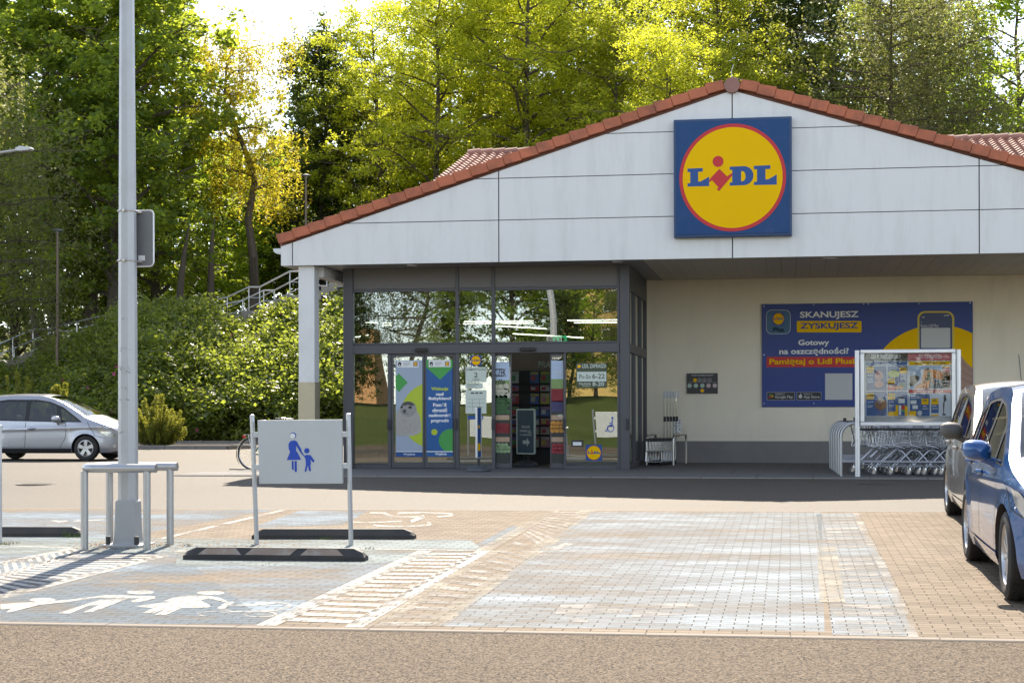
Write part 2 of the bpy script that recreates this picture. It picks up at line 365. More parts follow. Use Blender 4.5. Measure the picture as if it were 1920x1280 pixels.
# --- grass bank behind the camera (seen in the shop windows)
GRASSB = mat('mown_grass', (0.060,0.078,0.020), 0.9, 0, 0.5, 0.35, 0.6, 30, 0.1, dirt=(0.11,0.10,0.04), dirt_amt=0.8, dscale=0.2)
mb = MB(); ys2 = [-75,-60,-45,-38] + [-34 + 2*i for i in range(14)]
ys2[-1] = -8
for y in ys2:
    for x in xs: mb.v.append((x, y, gz(x, y) - (0.0 if y < -8 else 0)))
for j in range(len(ys2)-1):
    for i in range(nx-1): mb.f.append((j*nx+i, j*nx+i+1, (j+1)*nx+i+1, (j+1)*nx+i)); mb.m.append(0)
tag(mb.build('lawn', GRASSB, smooth=True), kind='structure')

def sheet(name, polys, m, dz, kind='structure'):
    mb = MB()
    for p in polys:
        q = [(x, y, gz(x, y) + dz) for x, y in p]
        a = sum(q[i][0]*q[(i+1)%len(q)][1]-q[(i+1)%len(q)][0]*q[i][1] for i in range(len(q)))
        mb.add(q if a > 0 else q[::-1], [tuple(range(len(q)))])
    return tag(mb.build(name, m, fix=False), kind=kind)
def GP(*pts): return [tuple(G(x, y)[:2]) for x, y in pts]
YN = G(960, 1177).y; YF = G(960, 957.5).y
XL, XR = -30.0, 14.0
def lineY(px0, py0, px1, py1):
    a, b = G(px0, py0), G(px1, py1); k = (b.y-a.y)/(b.x-a.x); return lambda x: a.y + k*(x-a.x)
ynear = lineY(0, 1166, 1920, 1199); yfar = lineY(0, 953.5, 1760, 960.5)
sheet('parking_pavement', [[(XL, ynear(XL)), (XR, ynear(XR)), (XR, yfar(XR)), (XL, yfar(XL))]], PAVER, 0.004)
sheet('road', [[(-60, -8.0), (60, -8.0), (60, 0.0), (-60, 0.0)], [(-60, 0.0), (60, 0.0), (60, ynear(60)-0.09), (-60, ynear(-60)-0.09)]], ASPH_N, 0.003)
KERB = mat('flush_kerb_stone', (0.175,0.145,0.112), 0.8, 0, 0.2, 4, 0.3, 60)
CRACK = mat('joint_dirt', (0.05,0.042,0.035), 0.95, 0, 0.3, 8)
def strip(yf, d0, d1): return [[(XL + i*1.0, yf(XL + i*1.0)+d0), (XL + i*1.0 + 0.992, yf(XL+i*1.0)+d0), (XL+i*1.0+0.992, yf(XL+i*1.0)+d1), (XL+i*1.0, yf(XL+i*1.0)+d1)] for i in range(int(XR-XL))]
sheet('kerb_edge', strip(ynear, -0.085, 0.0) + strip(yfar, 0.0, 0.085), KERB, 0.0056)
sheet('joint_gap', [[(XL, ynear(XL)-0.14), (XR, ynear(XR)-0.14), (XR, ynear(XR)-0.08), (XL, ynear(XL)-0.08)], [(XL, yfar(XL)+0.07), (XR, yfar(XR)+0.07), (XR, yfar(XR)+0.10), (XL, yfar(XL)+0.10)]], CRACK, 0.0048)

# --- blue washes on the bays
ymid = lineY(670, 1029, 1440, 1040)
sheet('blue_bay_paint', [GP((-60,1040),(330,1035),(505,1171),(-60,1168)), GP((345,1050),(790,1036),(497,1172),(0,1166),(0,1125))], BLUE_WORN, 0.0052)
sheet('blue_bay_paint', [GP((-60,957),(515,956),(150,1020),(-60,1015)), GP((560,958),(690,958),(640,985),(470,990)), GP((880,1028),(960,985),(985,990),(905,1030))], BLUE_WORN, 0.0052)
sheet('turquoise_bay_paint', [GP((-60,1008),(145,1008),(470,1010),(880,1012),(905,1030),(680,1060),(330,1062),(330,1036),(-60,1042))], TURQ, 0.0062)
sheet('pale_bay_paint', [GP((1105,960),(1540,961),(1545,1184),(820,1174))], PALE_BLUE, 0.0052)
sheet('pale_bay_paint', [GP((1530,964),(1600,962),(1620,1000),(1660,1060),(1680,1110),(1712,1194),(1560,1190))], PALE_BLUE, 0.0052)
# --- white lines
def wline(px0, py0, px1, py1, w):
    a, b = G(px0, py0), G(px1, py1); d = Vector((b.x-a.x, b.y-a.y)); n = Vector((-d.y, d.x)).normalized()*w/2
    return [(a.x+n.x, a.y+n.y), (b.x+n.x, b.y+n.y), (b.x-n.x, b.y-n.y), (a.x-n.x, a.y-n.y)]
def hatch(l0, l1, n, t0, t1, frac=0.5, skew=0.0):
    """bars across the strip between two boundary lines (each (px0,py0,px1,py1))"""
    a0, a1, b0, b1 = G(*l0[:2]), G(*l0[2:]), G(*l1[:2]), G(*l1[2:]); out = []
    for i in range(n):
        u0 = t0 + (t1-t0)*i/n; u1 = u0 + (t1-t0)/n*frac
        L = lambda p, q, u: (p.x+(q.x-p.x)*u, p.y+(q.y-p.y)*u)
        out.append([L(a0,a1,u0), L(a0,a1,u1), L(b0,b1,u1+skew), L(b0,b1,u0+skew)])
    return out
lines = [wline(0,1121,349,1031,0.13), wline(-40,1064,150,1026,0.11), wline(-60,1098,160,1034,0.11), wline(-60,1021,145,1028,0.08),
         wline(540,954.5,300,1011,0.10), wline(497,1174,796,1033,0.16), wline(660,1177,906,1033,0.15), wline(668,1029,905,1032.5,0.09)]
lines += hatch((-60,1066,150,1027),(-60,1098,160,1034), 14, 0.0, 0.98, 0.52)
lines += hatch((-60,1100,160,1036),(0,1121,349,1031), 17, 0.0, 0.9, 0.52)
lines += hatch((510,1170,800,1034),(655,1176,903,1034), 17, 0.03, 0.99, 0.55, 0.0)
sheet('white_markings', lines, WHITE_LINE, 0.0072)
sheet('cream_markings', [wline(812,1174,965,1061,0.17), wline(965,1061,1005,1033,0.17), wline(1548,1014,1560,1130,0.20), wline(906,1033,1038,957.5,0.17), wline(700,1176,930,1033,0.12), wline(1010,1031,1102,957.5,0.2)], CREAM_WORN, 0.0080)
worn = hatch((700,1176,975,1010),(812,1174,1020,1025), 15, 0.0, 0.98, 0.5)
worn += hatch((975,1005,1040,957.5),(1010,1031,1102,957.5), 12, 0.05, 0.98, 0.5)
worn += hatch((1566,1188,1545,964),(1690,1190,1600,963), 24, 0.0, 0.98, 0.5)
worn += [GP((1600,963),(1612,963),(1628,1000),(1662,1060),(1690,1120),(1722,1196),(1700,1195),(1672,1120),(1645,1060),(1612,1000))]
worn += [GP((1042,1033),(1440,1038.5),(1530,1039),(1530,1041),(1440,1041),(1042,1035.5))]
worn += [GP((1050,1135),(1170,1133),(1165,1150),(1040,1152)), GP((1190,1135),(1290,1132),(1345,1150),(1185,1158)), GP((1060,1150),(1120,1150),(1100,1168),(1065,1168)), GP((1000,1040),(1060,1018),(1075,1020),(1015,1044))]
sheet('worn_markings', worn, WHITE_WORN, 0.0074)
# --- painted pictograms: family with a pushchair; wheelchair
pic = []
def zz(px0, py0, k, pts): return [(px0 + x/k, py0 + y/k) for x, y in pts]
z1 = lambda *pts: GP(*zz(0, 900, 4, pts)); z2 = lambda *pts: GP(*zz(480, 900, 4, pts))
def gel(k0, cx, cy, rx, ry): return GP(*zz(k0, 900, 4, ell(cx, cy, rx, ry, 20)))
pic += [gel(0,315,902,97,15), gel(0,1048,844,103,16), gel(0,1575,849,104,15)]
pic += [z1((0,935),(120,925),(330,915),(520,900),(680,880),(800,865),(1160,875),(1160,890),(1050,915),(990,922),(980,910),(1050,888),(960,890),(700,990),(620,996),(740,940),(660,945),(520,1004),(430,1004),(640,935),(800,885),(690,890),(520,915),(300,938),(80,992),(40,996),(80,965),(0,975))]
pic += [z1((1220,912),(1300,885),(1420,868),(1560,872),(1640,885),(1705,912),(1680,918),(1560,890),(1500,905),(1570,940),(1575,955),(1540,962),(1360,962),(1240,1015),(1155,1015),(1250,965),(1150,1002),(1060,1000),(1150,962),(1010,952),(1090,938),(1290,915))]
def gring(k0, cx, cy, rx, ry, w): return [GP(*zz(k0, 900, 4, q)) for q in ring(cx, cy, rx, ry, w, 24)]
pic += gring(0,1600,1008,125,21,26) + gring(0,1950,1010,130,21,26)
pic += [z1((1625,960),(1700,915),(1760,918),(1690,955),(1690,970),(1740,985),(1920,985),(2060,975),(2140,955),(2160,940),(2100,925),(1925,945),(1700,945),(1690,940),(1900,935),(1920,920),(2100,918),(2180,935),(2175,958),(2080,985),(1920,995),(1720,993),(1640,978))]
pic += [z2(*ell(1180,290,1,1,6))]
pic += [GP(*zz(480,900,4,q)) for q in stroke([(850,246),(950,250),(1010,290)], 9) + stroke([(1010,278),(1260,278)],9) + stroke([(1260,274),(1160,312)],22) + stroke([(950,246),(1020,276)],14)]
pic += [GP(*zz(480,900,4,q)) for q in stroke(ell(1240,262,235,17,n=24,a0=-140,a1=60), 11) + stroke(ell(1080,330,232,20,n=24,a0=-30,a1=150), 11) + stroke([(690,312),(820,322),(1090,310)], 8)]
pic += [GP(*zz(0,900,4,q)) for q in [[(365,305),(500,300),(510,312),(440,322),(400,312)], [(540,306),(780,296),(780,302),(560,312)]]]
sheet('white_pictograms', pic, WHITE_LINE, 0.0074)
# manhole covers in the driving lane
def manhole(px, py, r, label):
    g = G(px, py); m_ = mat('cast_iron', (0.075,0.062,0.05), 0.75, 0.1, 0.25, 12)
    mb = MB(); 
    prof = [(0.0001,0.004),(r*0.80,0.004),(r*0.82,0.001),(r*0.86,0.001),(r*0.88,0.004),(r,0.004),(r*1.01,0.0)]
    mb.lathe(prof, Matrix.Translation(g), 28)
    for i in range(-3, 4):
        w = math.sqrt(max(0, 0.55 - (i*0.22)**2))*r
        mb.box((g.x-w, g.y+i*r*0.2-0.02, g.z+0.0042), (g.x+w, g.y+i*r*0.2+0.02, g.z+0.007))
    tag(mb.build('manhole_cover', m_), label, 'manhole')
manhole(68, 907, 0.36, 'round cast iron manhole cover flush in the sunlit asphalt lane')
manhole(1640, 906, 0.36, 'round cast iron manhole cover in the roof shadow before the trolleys')

# --- hillside, left and behind
def hz(X, Y):
    y0 = 58.0 + 20 * smooth(-15, -11, X)
    T = max(2.6, min(8.6, 6.75 + (X + 20.7) * 0.264)) - FLAT
    s = smooth(y0, y0 + 16, Y) * 0.75 + 0.25 * min(1, max(0, (Y - y0) / 16))
    n = 0.12 * math.sin(X*0.9 + Y*0.4) + 0.1 * math.sin(Y*1.3 - X*0.5)
    return FLAT + T * s + 0.075 * max(0, Y - y0 - 16) + n * smooth(y0, y0+3, Y)
GRASS = mat('dry_hill_grass', (0.17,0.155,0.055), 0.95, 0, 0.5, 0.7, 0.8, 20, 0.1, dirt=(0.10,0.12,0.03), dirt_amt=0.8, dscale=0.35)
mb = MB(); xs3 = [-140,-110,-90,-75,-65] + [-58 + 1.5*i for i in range(44)] + [12,20,30,45,65,90]; ys3 = [57.5 + 0.75*i for i in range(34)] + [84,88,93,100,110,125,150,190]
for y in ys3:
    for x in xs3: mb.v.append((x, y, hz(x, y)))
n3 = len(xs3)
for j in range(len(ys3)-1):
    for i in range(n3-1): mb.f.append((j*n3+i, j*n3+i+1, (j+1)*n3+i+1, (j+1)*n3+i)); mb.m.append(0)
tag(mb.build('hillside', GRASS, smooth=True), kind='structure')
# kerbs of the car park and the planted island
KS = mat('grey_kerb_stone', (0.22,0.205,0.185), 0.85, 0, 0.25, 3, 0.3, 40)
def kerb(name, pts, h=0.13, w=0.14):
    mb = MB()
    for (x0,y0),(x1,y1) in zip(pts, pts[1:]):
        L = math.hypot(x1-x0, y1-y0); n = max(1, int(round(L/1.0))); a = math.atan2(y1-y0, x1-x0)
        for i in range(n):
            t = (i+0.5)/n; mb.cbox((x0+(x1-x0)*t, y0+(y1-y0)*t, gz(x0,y0)+h/2-0.02), (L/n-0.008, w, h+0.04), Matrix.Rotation(a,3,'Z'))
    return tag(mb.build(name, KS, bevel=0.012), kind='structure')
kerb('kerb', [(-60,57.3),(-9,57.3)])
A = P(200, 845, 50.5); B = P(436, 845, 50.5)
kerb('kerb', [(A.x-4,50.0),(B.x,50.0),(B.x+0.5,51.2),(B.x-0.6,52.4),(A.x-4,52.4)])
SOIL = mat('planting_soil', (0.10,0.075,0.05), 0.95, 0, 0.4, 3, 0.6, 20)
sheet('planting_bed', [[(A.x-3.9,50.05),(B.x-0.1,50.05),(B.x-0.7,52.3),(A.x-3.9,52.3)]], SOIL, 0.09)
# pavement slab in front of the shop
SLAB = 0.52
SLABM = mat('dark_paving_slab', (0.12,0.115,0.11), 0.8, 0, 0.2, 2.5, 0.2, 40)
mb = MB(); y0s = 30.0
xa, xb = -11.6, 16.0
i = 0
xx = xa
while xx < xb:
    for k, (ya, yb) in enumerate(((30.15,31.65),(31.66,33.16),(33.17,34.67),(34.68,36.18),(36.19,38.0))):
        o_ = 0.5*(k % 2)
        mb.box((xx+o_, ya, 0.40), (xx+o_+0.992, yb, SLAB + 0.0008*((i*7+k*3) % 4)))
    xx += 1.0; i += 1
tag(mb.build('shop_pavement', SLABM), kind='structure')
mb = MB()
for i in range(28): mb.box((xa+i*1.0, 30.0, 0.38), (xa+i*1.0+0.992, 30.148, SLAB-0.005))
tag(mb.build('kerb', KS, bevel=0.01), kind='structure')
# ================================================================== the shop building
YFA, YGL, YW = 32.6, 33.7, 38.0
XLE, XAP, XRE = -10.28, -1.11, 8.06
ZS, ZE, ZA = 4.70, 5.09, 7.97
FASC = mat('white_composite_panel', (0.76,0.76,0.745), 0.42, 0, 0.03, 0.8, 0, 60, dirt=(0.50,0.50,0.48), dirt_amt=0.42, dscale=1.0, dstretch=(2.6,2.6,0.42))
SEAM = mat('panel_seam', (0.05,0.05,0.05), 0.9)
TERRA = mat('terracotta_tile', (0.48,0.150,0.075), 0.75, 0, 0.5, 1.6, 0.3, 40, dirt=(0.13,0.07,0.055), dirt_amt=0.75, dscale=2.2)
TERRA2 = mat('weathered_roof_tile', (0.33,0.165,0.125), 0.7, 0, 0.3, 2.0, 0.2, 40, dirt=(0.13,0.08,0.065), dirt_amt=0.7, dscale=0.8)
RENDERW = mat('beige_render', (0.90,0.82,0.66), 0.9, 0, 0.05, 1.2, 0.35, 130, dirt=(0.66,0.61,0.52), dirt_amt=0.45, dscale=0.7, dstretch=(2.0,2.0,0.5))
PLINTH = mat('grey_plinth_render', (0.25,0.245,0.235), 0.9, 0, 0.10, 2, 0.35, 110, dirt=(0.16,0.15,0.14), dirt_amt=0.4)
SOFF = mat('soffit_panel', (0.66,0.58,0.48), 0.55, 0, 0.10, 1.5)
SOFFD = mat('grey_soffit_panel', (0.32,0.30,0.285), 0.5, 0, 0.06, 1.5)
COLM = mat('painted_column', (0.74,0.74,0.73), 0.55, 0, 0.05, 2, 0.05, 80, dirt=(0.45,0.45,0.44), dirt_amt=0.3)
CLAD = mat('stained_column_cover', (0.50,0.44,0.31), 0.42, 0.5, 0.12, 4, 0, 60, dirt=(0.36,0.31,0.22), dirt_amt=0.5)
GLASS = glass_mat('window_glass', (0.60,0.66,0.62), 1.0, 0.20, 0.006, 0.7)
INT = mat('shop_interior_dark', (0.07,0.068,0.065), 0.8, 0, 0.3, 1.0)
INTF = mat('shop_floor_tile', (0.16,0.155,0.15), 0.45, 0, 0.15, 2)
bld = empty('supermarket', (XAP, YFA, SLAB), 'low white gabled supermarket with terracotta verge tiles and a dark glazed entrance', 'building')

# --- walls (hall) with the entrance opening
XC = PX(1205, YW)
mb = MB()
mb.box((XC, YW, SLAB), (40, YW+0.3, ZS+0.6)); mb.box((XLE, YW, 3.9), (XC-0.002, YW+0.28, ZS+0.6))
mb.box((XLE-0.1, YW, 0.3), (XLE+0.2, 73, 5.0)); mb.box((40, YW, 0.3), (40.3, 73, 5.0)); mb.box((XLE-0.1, 73, 0.3), (40.3, 73.3, 5.0))
mb.add([(XLE-0.1,YW+0.3,5.0),(XLE-0.1,73.3,5.0),(XLE-0.1,55.3,10.2)], [(0,1,2)])
mb.build('wall', RENDERW, bld)
zp = PZ(1300, 826.5, YW)
mb = MB(); mb.box((XC+0.003, YW-0.025, SLAB), (40, YW, zp)); mb.build('plinth', PLINTH, bld)
# interior shell
mb = MB(); mb.box((XLE+0.2, 33.75, 0.40), (25, 60, 0.518)); mb.build('shop_floor', INTF, bld)
mb = MB(); mb.box((XLE+0.2, 47.5, 0.52), (25, 47.7, 4.3)); mb.box((XLE+0.2, 38.3, 4.3), (25, 60, 4.45)); mb.box((XC+1.2, 38.3, 0.52), (XC+1.35, 47.5, 4.3)); mb.build('shop_inner_wall', INT, bld)
# --- roofs
def tiled_slope(mb, x0, x1, yz0, yz1, courses, tw=0.30, sub=5):
    """pantiles: waves across, one lip per course"""
    n = int((x1-x0)/tw*sub); (ya, za), (yb, zb) = yz0, yz1
    L = math.hypot(yb-ya, zb-za); ny, nz_ = -(zb-za)/L, (yb-ya)/L
    rows = []
    for c in range(courses):
        for t, lift in ((c/courses, 0.055), ((c+0.985)/courses, 0.0)): rows.append((ya+(yb-ya)*t, za+(zb-za)*t, lift))
    b = len(mb.v)
    for y, z, l in rows:
        for i in range(n+1):
            w = (0.5+0.5*math.cos(2*math.pi*i/sub))**1.5*0.07
            mb.v.append((x0+(x1-x0)*i/n, y+ny*(w+l), z+nz_*(w+l)))
    for r in range(len(rows)-1):
        for i in range(n): mb.f.append((b+r*(n+1)+i, b+r*(n+1)+i+1, b+(r+1)*(n+1)+i+1, b+(r+1)*(n+1)+i)); mb.m.append(0)
YR, ZR = 55.0, 10.35
XML, XMR = -10.75, 40
mb = MB(); tiled_slope(mb, XML, XMR, (37.6, 4.98), (YR, ZR), 50)
mb.add([(XML,YR,ZR),(XMR,YR,ZR),(XMR,73.8,4.9),(XML,73.8,4.9)], [(0,1,2,3)])
roof = mb.build('roof', TERRA2, bld, fix=False)
mb = MB()
for i in range(int((XMR-XML)/0.42)):
    x = XML+0.42*i; mb.tube([(x, YR, ZR+0.06), (x+0.44, YR, ZR+0.10)], 0.13, 10)
mb.build('ridge_tiles', TERRA2, roof, smooth=True)
mb = MB()
for (x0,z0,x1,z1) in ((XLE-0.05,ZE+0.02,XAP,ZA+0.02),(XAP,ZA+0.02,XRE+0.05,ZE+0.02)):
    mb.add([(x0,YFA+0.1,z0),(x1,YFA+0.1,z1),(x1,54.5,z1),(x0,54.5 if False else 38.5,z0),(x0,YFA+0.1,z0+0.12),(x1,YFA+0.1,z1+0.12),(x1,54.5,z1+0.12),(x0,38.5,z0+0.12)],
           [(0,1,2,3),(7,6,5,4),(0,4,5,1),(3,2,6,7),(0,3,7,4),(1,5,6,2)])
mb.build('gable_roof', TERRA2, bld)
# verge tiles
rs = random.Random(3)
for (x0,z0,x1,z1,n) in ((XLE-0.02,ZE+0.05,XAP-0.13,ZA+0.035,27),(XRE+0.02,ZE+0.05,XAP+0.13,ZA+0.035,27)):
    L = math.hypot(x1-x0, z1-z0); a = math.atan2(z1-z0, x1-x0); dx, dz = (x1-x0)/L, (z1-z0)/L
    sgn = 1 if x1 > x0 else -1
    mb = MB()
    nx_, nz_ = -dz*sgn, dx*sgn
    for i in range(n):
        t0 = L*i/n; t1 = t0 + L/n - 0.004; j = rs.uniform(-0.006, 0.006)
        q = []
        for yy in (YFA-0.075+j*0.5, YFA+0.28):
            for t, o in ((t0, 0.004), (t1, -0.012), (t1, 0.172+j), (t0, 0.208+j)):
                q.append((x0+dx*t+nx_*o, yy-(0.016 if t == t0 and yy < YFA else 0), z0+dz*t+nz_*o))
        mb.add(q, [(0,1,2,3),(7,6,5,4),(0,4,5,1),(1,5,6,2),(2,6,7,3),(3,7,4,0)])
    mb.build('verge_tiles', TERRA, bld, bevel=0.008, seg=1)
mb = MB(); mb.tube([(XAP,YFA-0.10,ZA+0.09),(XAP,YFA-0.06,ZA+0.09),(XAP,YFA+0.35,ZA+0.10)], [0.15,0.155,0.155], 20); 
for i in range(12): mb.tube([(XAP,YFA+0.3+i*0.4,ZA+0.09),(XAP,YFA+0.72+i*0.4,ZA+0.12)], 0.14, 12)
mb.build('ridge_cap', mat('ridge_cap_clay', (0.30,0.155,0.125), 0.7, 0, 0.2, 6, 0.2, 40), bld, smooth=True)
mb = MB(); mb.tube([(XAP,YFA-0.02,ZA+0.2),(XAP-0.015,YFA-0.02,ZA+0.36),(XAP+0.03,YFA-0.02,ZA+0.5)], 0.008, 6); mb.tube([(XAP,YFA,ZA+0.26),(XAP+1.2,YFA+0.05,ZA-0.1)], 0.006, 6); mb.build('lightning_rod', STEEL, bld)
# gutter on the left eave
mb = MB(); pr = [(-0.10,0.0),(-0.098,-0.045),(-0.07,-0.08),(-0.03,-0.095),(0.02,-0.095),(0.02,0.0)]
gx = XLE-0.03
mb.prism([(gx+u*1.5, ZE-0.03+v*1.2) for u, v in pr], lambda u, v, d: (u, d, v), YFA+0.05, 38.4)
mb.build('gutter', mat('zinc_gutter', (0.55,0.57,0.58), 0.4, 0.6, 0.1), bld)
# --- gable fascia: panels with open seams over a dark backing
def clip(poly, axis, val, keep_less):
    out = []
    for i in range(len(poly)):
        a, b = poly[i], poly[(i+1) % len(poly)]; fa = a[axis]-val; fb = b[axis]-val
        if not keep_less: fa, fb = -fa, -fb
        if fa <= 0: out.append(a)
        if (fa < 0 < fb) or (fb < 0 < fa): t = fa/(fa-fb); out.append((a[0]+(b[0]-a[0])*t, a[1]+(b[1]-a[1])*t))
    return out
gpoly = [(XLE,ZS),(XRE,ZS),(XRE,ZE),(XAP,ZA),(XLE,ZE)]
zs_ = [ZS-1, PZ(1264,405.7,YFA), PZ(1264,326,YFA), PZ(1264,247,YFA), 20]
xsm = [-99, PX(549,YFA), PX(936,YFA), XAP, PX(1837,YFA), 99]
mb = MB(); g = 0.008
for i in range(len(xsm)-1):
    for j in range(len(zs_)-1):
        if i in (0,) and j == 0: pass
        q = clip(clip(clip(clip(gpoly, 0, xsm[i]+(g*1.4 if i else 0), False), 0, xsm[i+1]-(g*1.4), True), 1, zs_[j]+g, False), 1, zs_[j+1]-g, True)
        if len(q) > 2: mb.prism(q, lambda u, v, d: (u, d, v), YFA, YFA+0.03)
fas = mb.build('gable_fascia', FASC, bld)
mb = MB(); mb.prism([(XLE+0.01,ZS+0.01),(XRE-0.01,ZS+0.01),(XRE-0.01,ZE),(XAP,ZA-0.01),(XLE+0.01,ZE)], lambda u, v, d: (u, d, v), YFA+0.031, YFA+0.10); mb.build('seam_backing', SEAM, fas)
mb = MB(); mb.box((XLE, YFA+0.105, ZS), (XLE+0.04, 38.0, ZE-0.02)); mb.build('eave_board', FASC, bld)
# --- soffit
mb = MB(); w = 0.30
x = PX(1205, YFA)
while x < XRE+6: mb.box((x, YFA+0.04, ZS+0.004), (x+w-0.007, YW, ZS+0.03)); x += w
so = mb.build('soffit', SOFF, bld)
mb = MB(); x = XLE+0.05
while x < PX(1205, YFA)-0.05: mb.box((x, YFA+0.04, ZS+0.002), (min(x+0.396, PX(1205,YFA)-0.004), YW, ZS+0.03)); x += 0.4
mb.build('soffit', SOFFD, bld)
mb = MB(); mb.box((XLE+0.05, YFA+0.11, ZS+0.04), (14, YW, ZS+0.05)); mb.build('soffit_backing', SEAM, so)
mb = MB(); mb.box((XRE,32.7,ZS), (14.2,38,ZS+0.003)); mb.build('soffit_edge', SOFF, bld)
for (px, py) in ((773,501.5),(1158,497),(1560,489),(1552,511)):
    # solve depth on the soffit plane
    lo, hi = 32.6, 38.0
    for _ in range(40):
        m_ = (lo+hi)/2
        if P(px, py, m_).z > ZS: lo = m_     # nearer means lower here
        else: hi = m_
    q = P(px, py, 0.5*(lo+hi)) if 32.7 < lo < 37.9 else P(px, py, 33.0)
    dl = MB(); T = Matrix.Translation((q.x, q.y, ZS-0.016))
    dl.lathe([(0.0001,0.012),(0.075,0.012),(0.085,0.0),(0.105,0.0),(0.11,0.018)], T, 20)
    d_ = dl.build('downlight', ALU, bld, smooth=True)
    b2 = MB(); b2.lathe([(0.0001,0.008),(0.07,0.008)], T, 18); b2.build('lens', mat('frosted_lens', (0.7,0.68,0.62), 0.4), d_)
# --- column and beams
xa_, xb_ = PX(560, YFA+0.12), PX(590, YFA+0.12)
mb = MB(); mb.box((xa_, YFA+0.12, SLAB-0.1), (xb_, YFA+0.47, ZS+0.003)); col_ = mb.build('column', COLM, bld, bevel=0.012)
zc = PZ(575, 716, YFA)
mb = MB(); mb.box((xa_-0.006, YFA+0.113, SLAB), (xb_+0.006, YFA+0.477, zc)); mb.build('column_cover', CLAD, col_, bevel=0.006)
mb = MB(); mb.box((xb_-0.12, YFA+0.475, ZS-0.21), (xb_+0.10, YW, ZS+0.001)); mb.build('beam', COLM, bld, bevel=0.01)
# --- glazed entrance
XG0, XG1 = PX(645, YGL), PX(1180, YGL)
def member(mb, px0, py0, px1, py1, d0, d1, xr=900):
    """bar covering the photo rectangle on the glazing plane, from YGL+d0 to YGL+d1"""
    mb.box((PX(px0,YGL), YGL+d0, PZ(xr,py1,YGL)), (PX(px1,YGL), YGL+d1, PZ(xr,py0,YGL)))
ZB = SLAB
zt = lambda py: PZ(900, py, YGL)
def vbar(mb, px0, px1, z0, z1, d0, d1): mb.box((PX(px0,YGL), YGL+d0, z0), (PX(px1,YGL), YGL+d1, z1))
mb = MB()
vbar(mb, 645, 663, ZB, ZS, -0.05, 0.12); vbar(mb, 1163, 1181, ZB, ZS, -0.05, 0.12)           # corner posts
vbar(mb, 854.5, 860.5, ZB, ZS-0.002, -0.02, 0.10); vbar(mb, 922, 928.5, ZB, ZS-0.002, -0.02, 0.10); vbar(mb, 1157.5, 1162.7, ZB, ZS-0.002, -0.018, 0.10)
mb.box((XG0+0.19, YGL+0.0, zt(545)), (XG1-0.2, YGL+0.09, zt(539)))
mb.box((XG0+0.19, YGL-0.035, zt(662)), (XG1-0.2, YGL+0.11, zt(645)))                         # transom beam
mb.box((XG0+0.19, YGL-0.01, zt(645)+0.003), (XG1-0.2, YGL+0.07, zt(641)))
vbar(mb, 727, 733, ZB, zt(662), -0.004, 0.09); vbar(mb, 1056.5, 1061, ZB, zt(662), -0.004, 0.085)
for a, b in ((663.5,727),(860.5,922),(1061,1157)): mb.box((PX(a,YGL), YGL+0.0, ZB), (PX(b,YGL), YGL+0.06, ZB+0.075))
mb.box((XG0+0.19, YGL+0.012, ZB-0.01), (XG1-0.2, YGL+0.08, ZB+0.006))
mb.build('entrance_frame', FRAME, bld, bevel=0.006, seg=1)
mb = MB(); mb.box((XG0+0.19, YGL+0.005, zt(539)+0.002), (XG1-0.19, YGL+0.06, ZS+0.002)); mb.build('spandrel_panel', mat('grey_spandrel', (0.14,0.13,0.125), 0.5, 0.1, 0.05), bld)
def pane(px0, px1, z0, z1, d, name='window_pane', parent=bld):
    m_ = MB(); m_.box((PX(px0,YGL), YGL+d, z0), (PX(px1,YGL), YGL+d+0.012, z1))
    return m_.build(name, GLASS, parent)
zt0, zt1, zd1 = zt(641), zt(545), zt(662)
for a, b in ((663.2,854.3),(860.7,921.8),(928.7,1157.3)): pane(a, b, zt0, zt1, 0.03)
for a, b in ((663.2,726.8),(860.7,921.8),(1061.2,1157.3)): pane(a, b, ZB+0.078, zd1, 0.026)
def door(px0, px1, d, st=4.5, st2=None):
    st2 = st2 or st
    m_ = MB(); z0, z1 = ZB+0.012, zd1-0.004
    vbar(m_, px0, px0+st, z0, z1, d, d+0.045); vbar(m_, px1-st2, px1, z0, z1, d, d+0.045)
    vbar(m_, px0+st, px1-st2, z0, z0+0.11, d+0.003, d+0.042); vbar(m_, px0+st, px1-st2, z1-0.06, z1, d+0.003, d+0.042)
    f = m_.build('sliding_door', FRAME, bld, bevel=0.005, seg=1)
    pane(px0+st, px1-st2, z0+0.11, z1-0.06, d+0.015, 'door_glass', f)
    return f
door(733.4, 795.6, 0.012); door(796.2, 854, 0.012)
dl_ = door(922, 958.5, 0.065, 3); dr_ = door(1030.5, 1062, 0.065, 3)
for px in (729.5, 855, 925, 1058, 1177):
    lk = MB(); vbar(lk, px-2.6, px+2.6, zt(805), zt(785), -0.075, -0.037 if px>1100 or px<760 else -0.021)
    lk.build('lock_box', DARKP, bld, bevel=0.006)
for (a, b) in ((779.5,803.5),(976,1006)):
    m_ = MB(); c = Vector(((PX(a,YGL)+PX(b,YGL))/2, YGL-0.06, zt(655.5))); hw = (PX(b,YGL)-PX(a,YGL))/2
    m_.prism(rrect(-hw, -0.038, hw, 0.038, 0.036), lambda u, v, d: (c.x+u, d, c.z+v), YGL-0.11, YGL-0.036)
    m_.build('door_sensor', mat('sensor_black', (0.008,0.008,0.009), 0.25), bld, bevel=0.008)
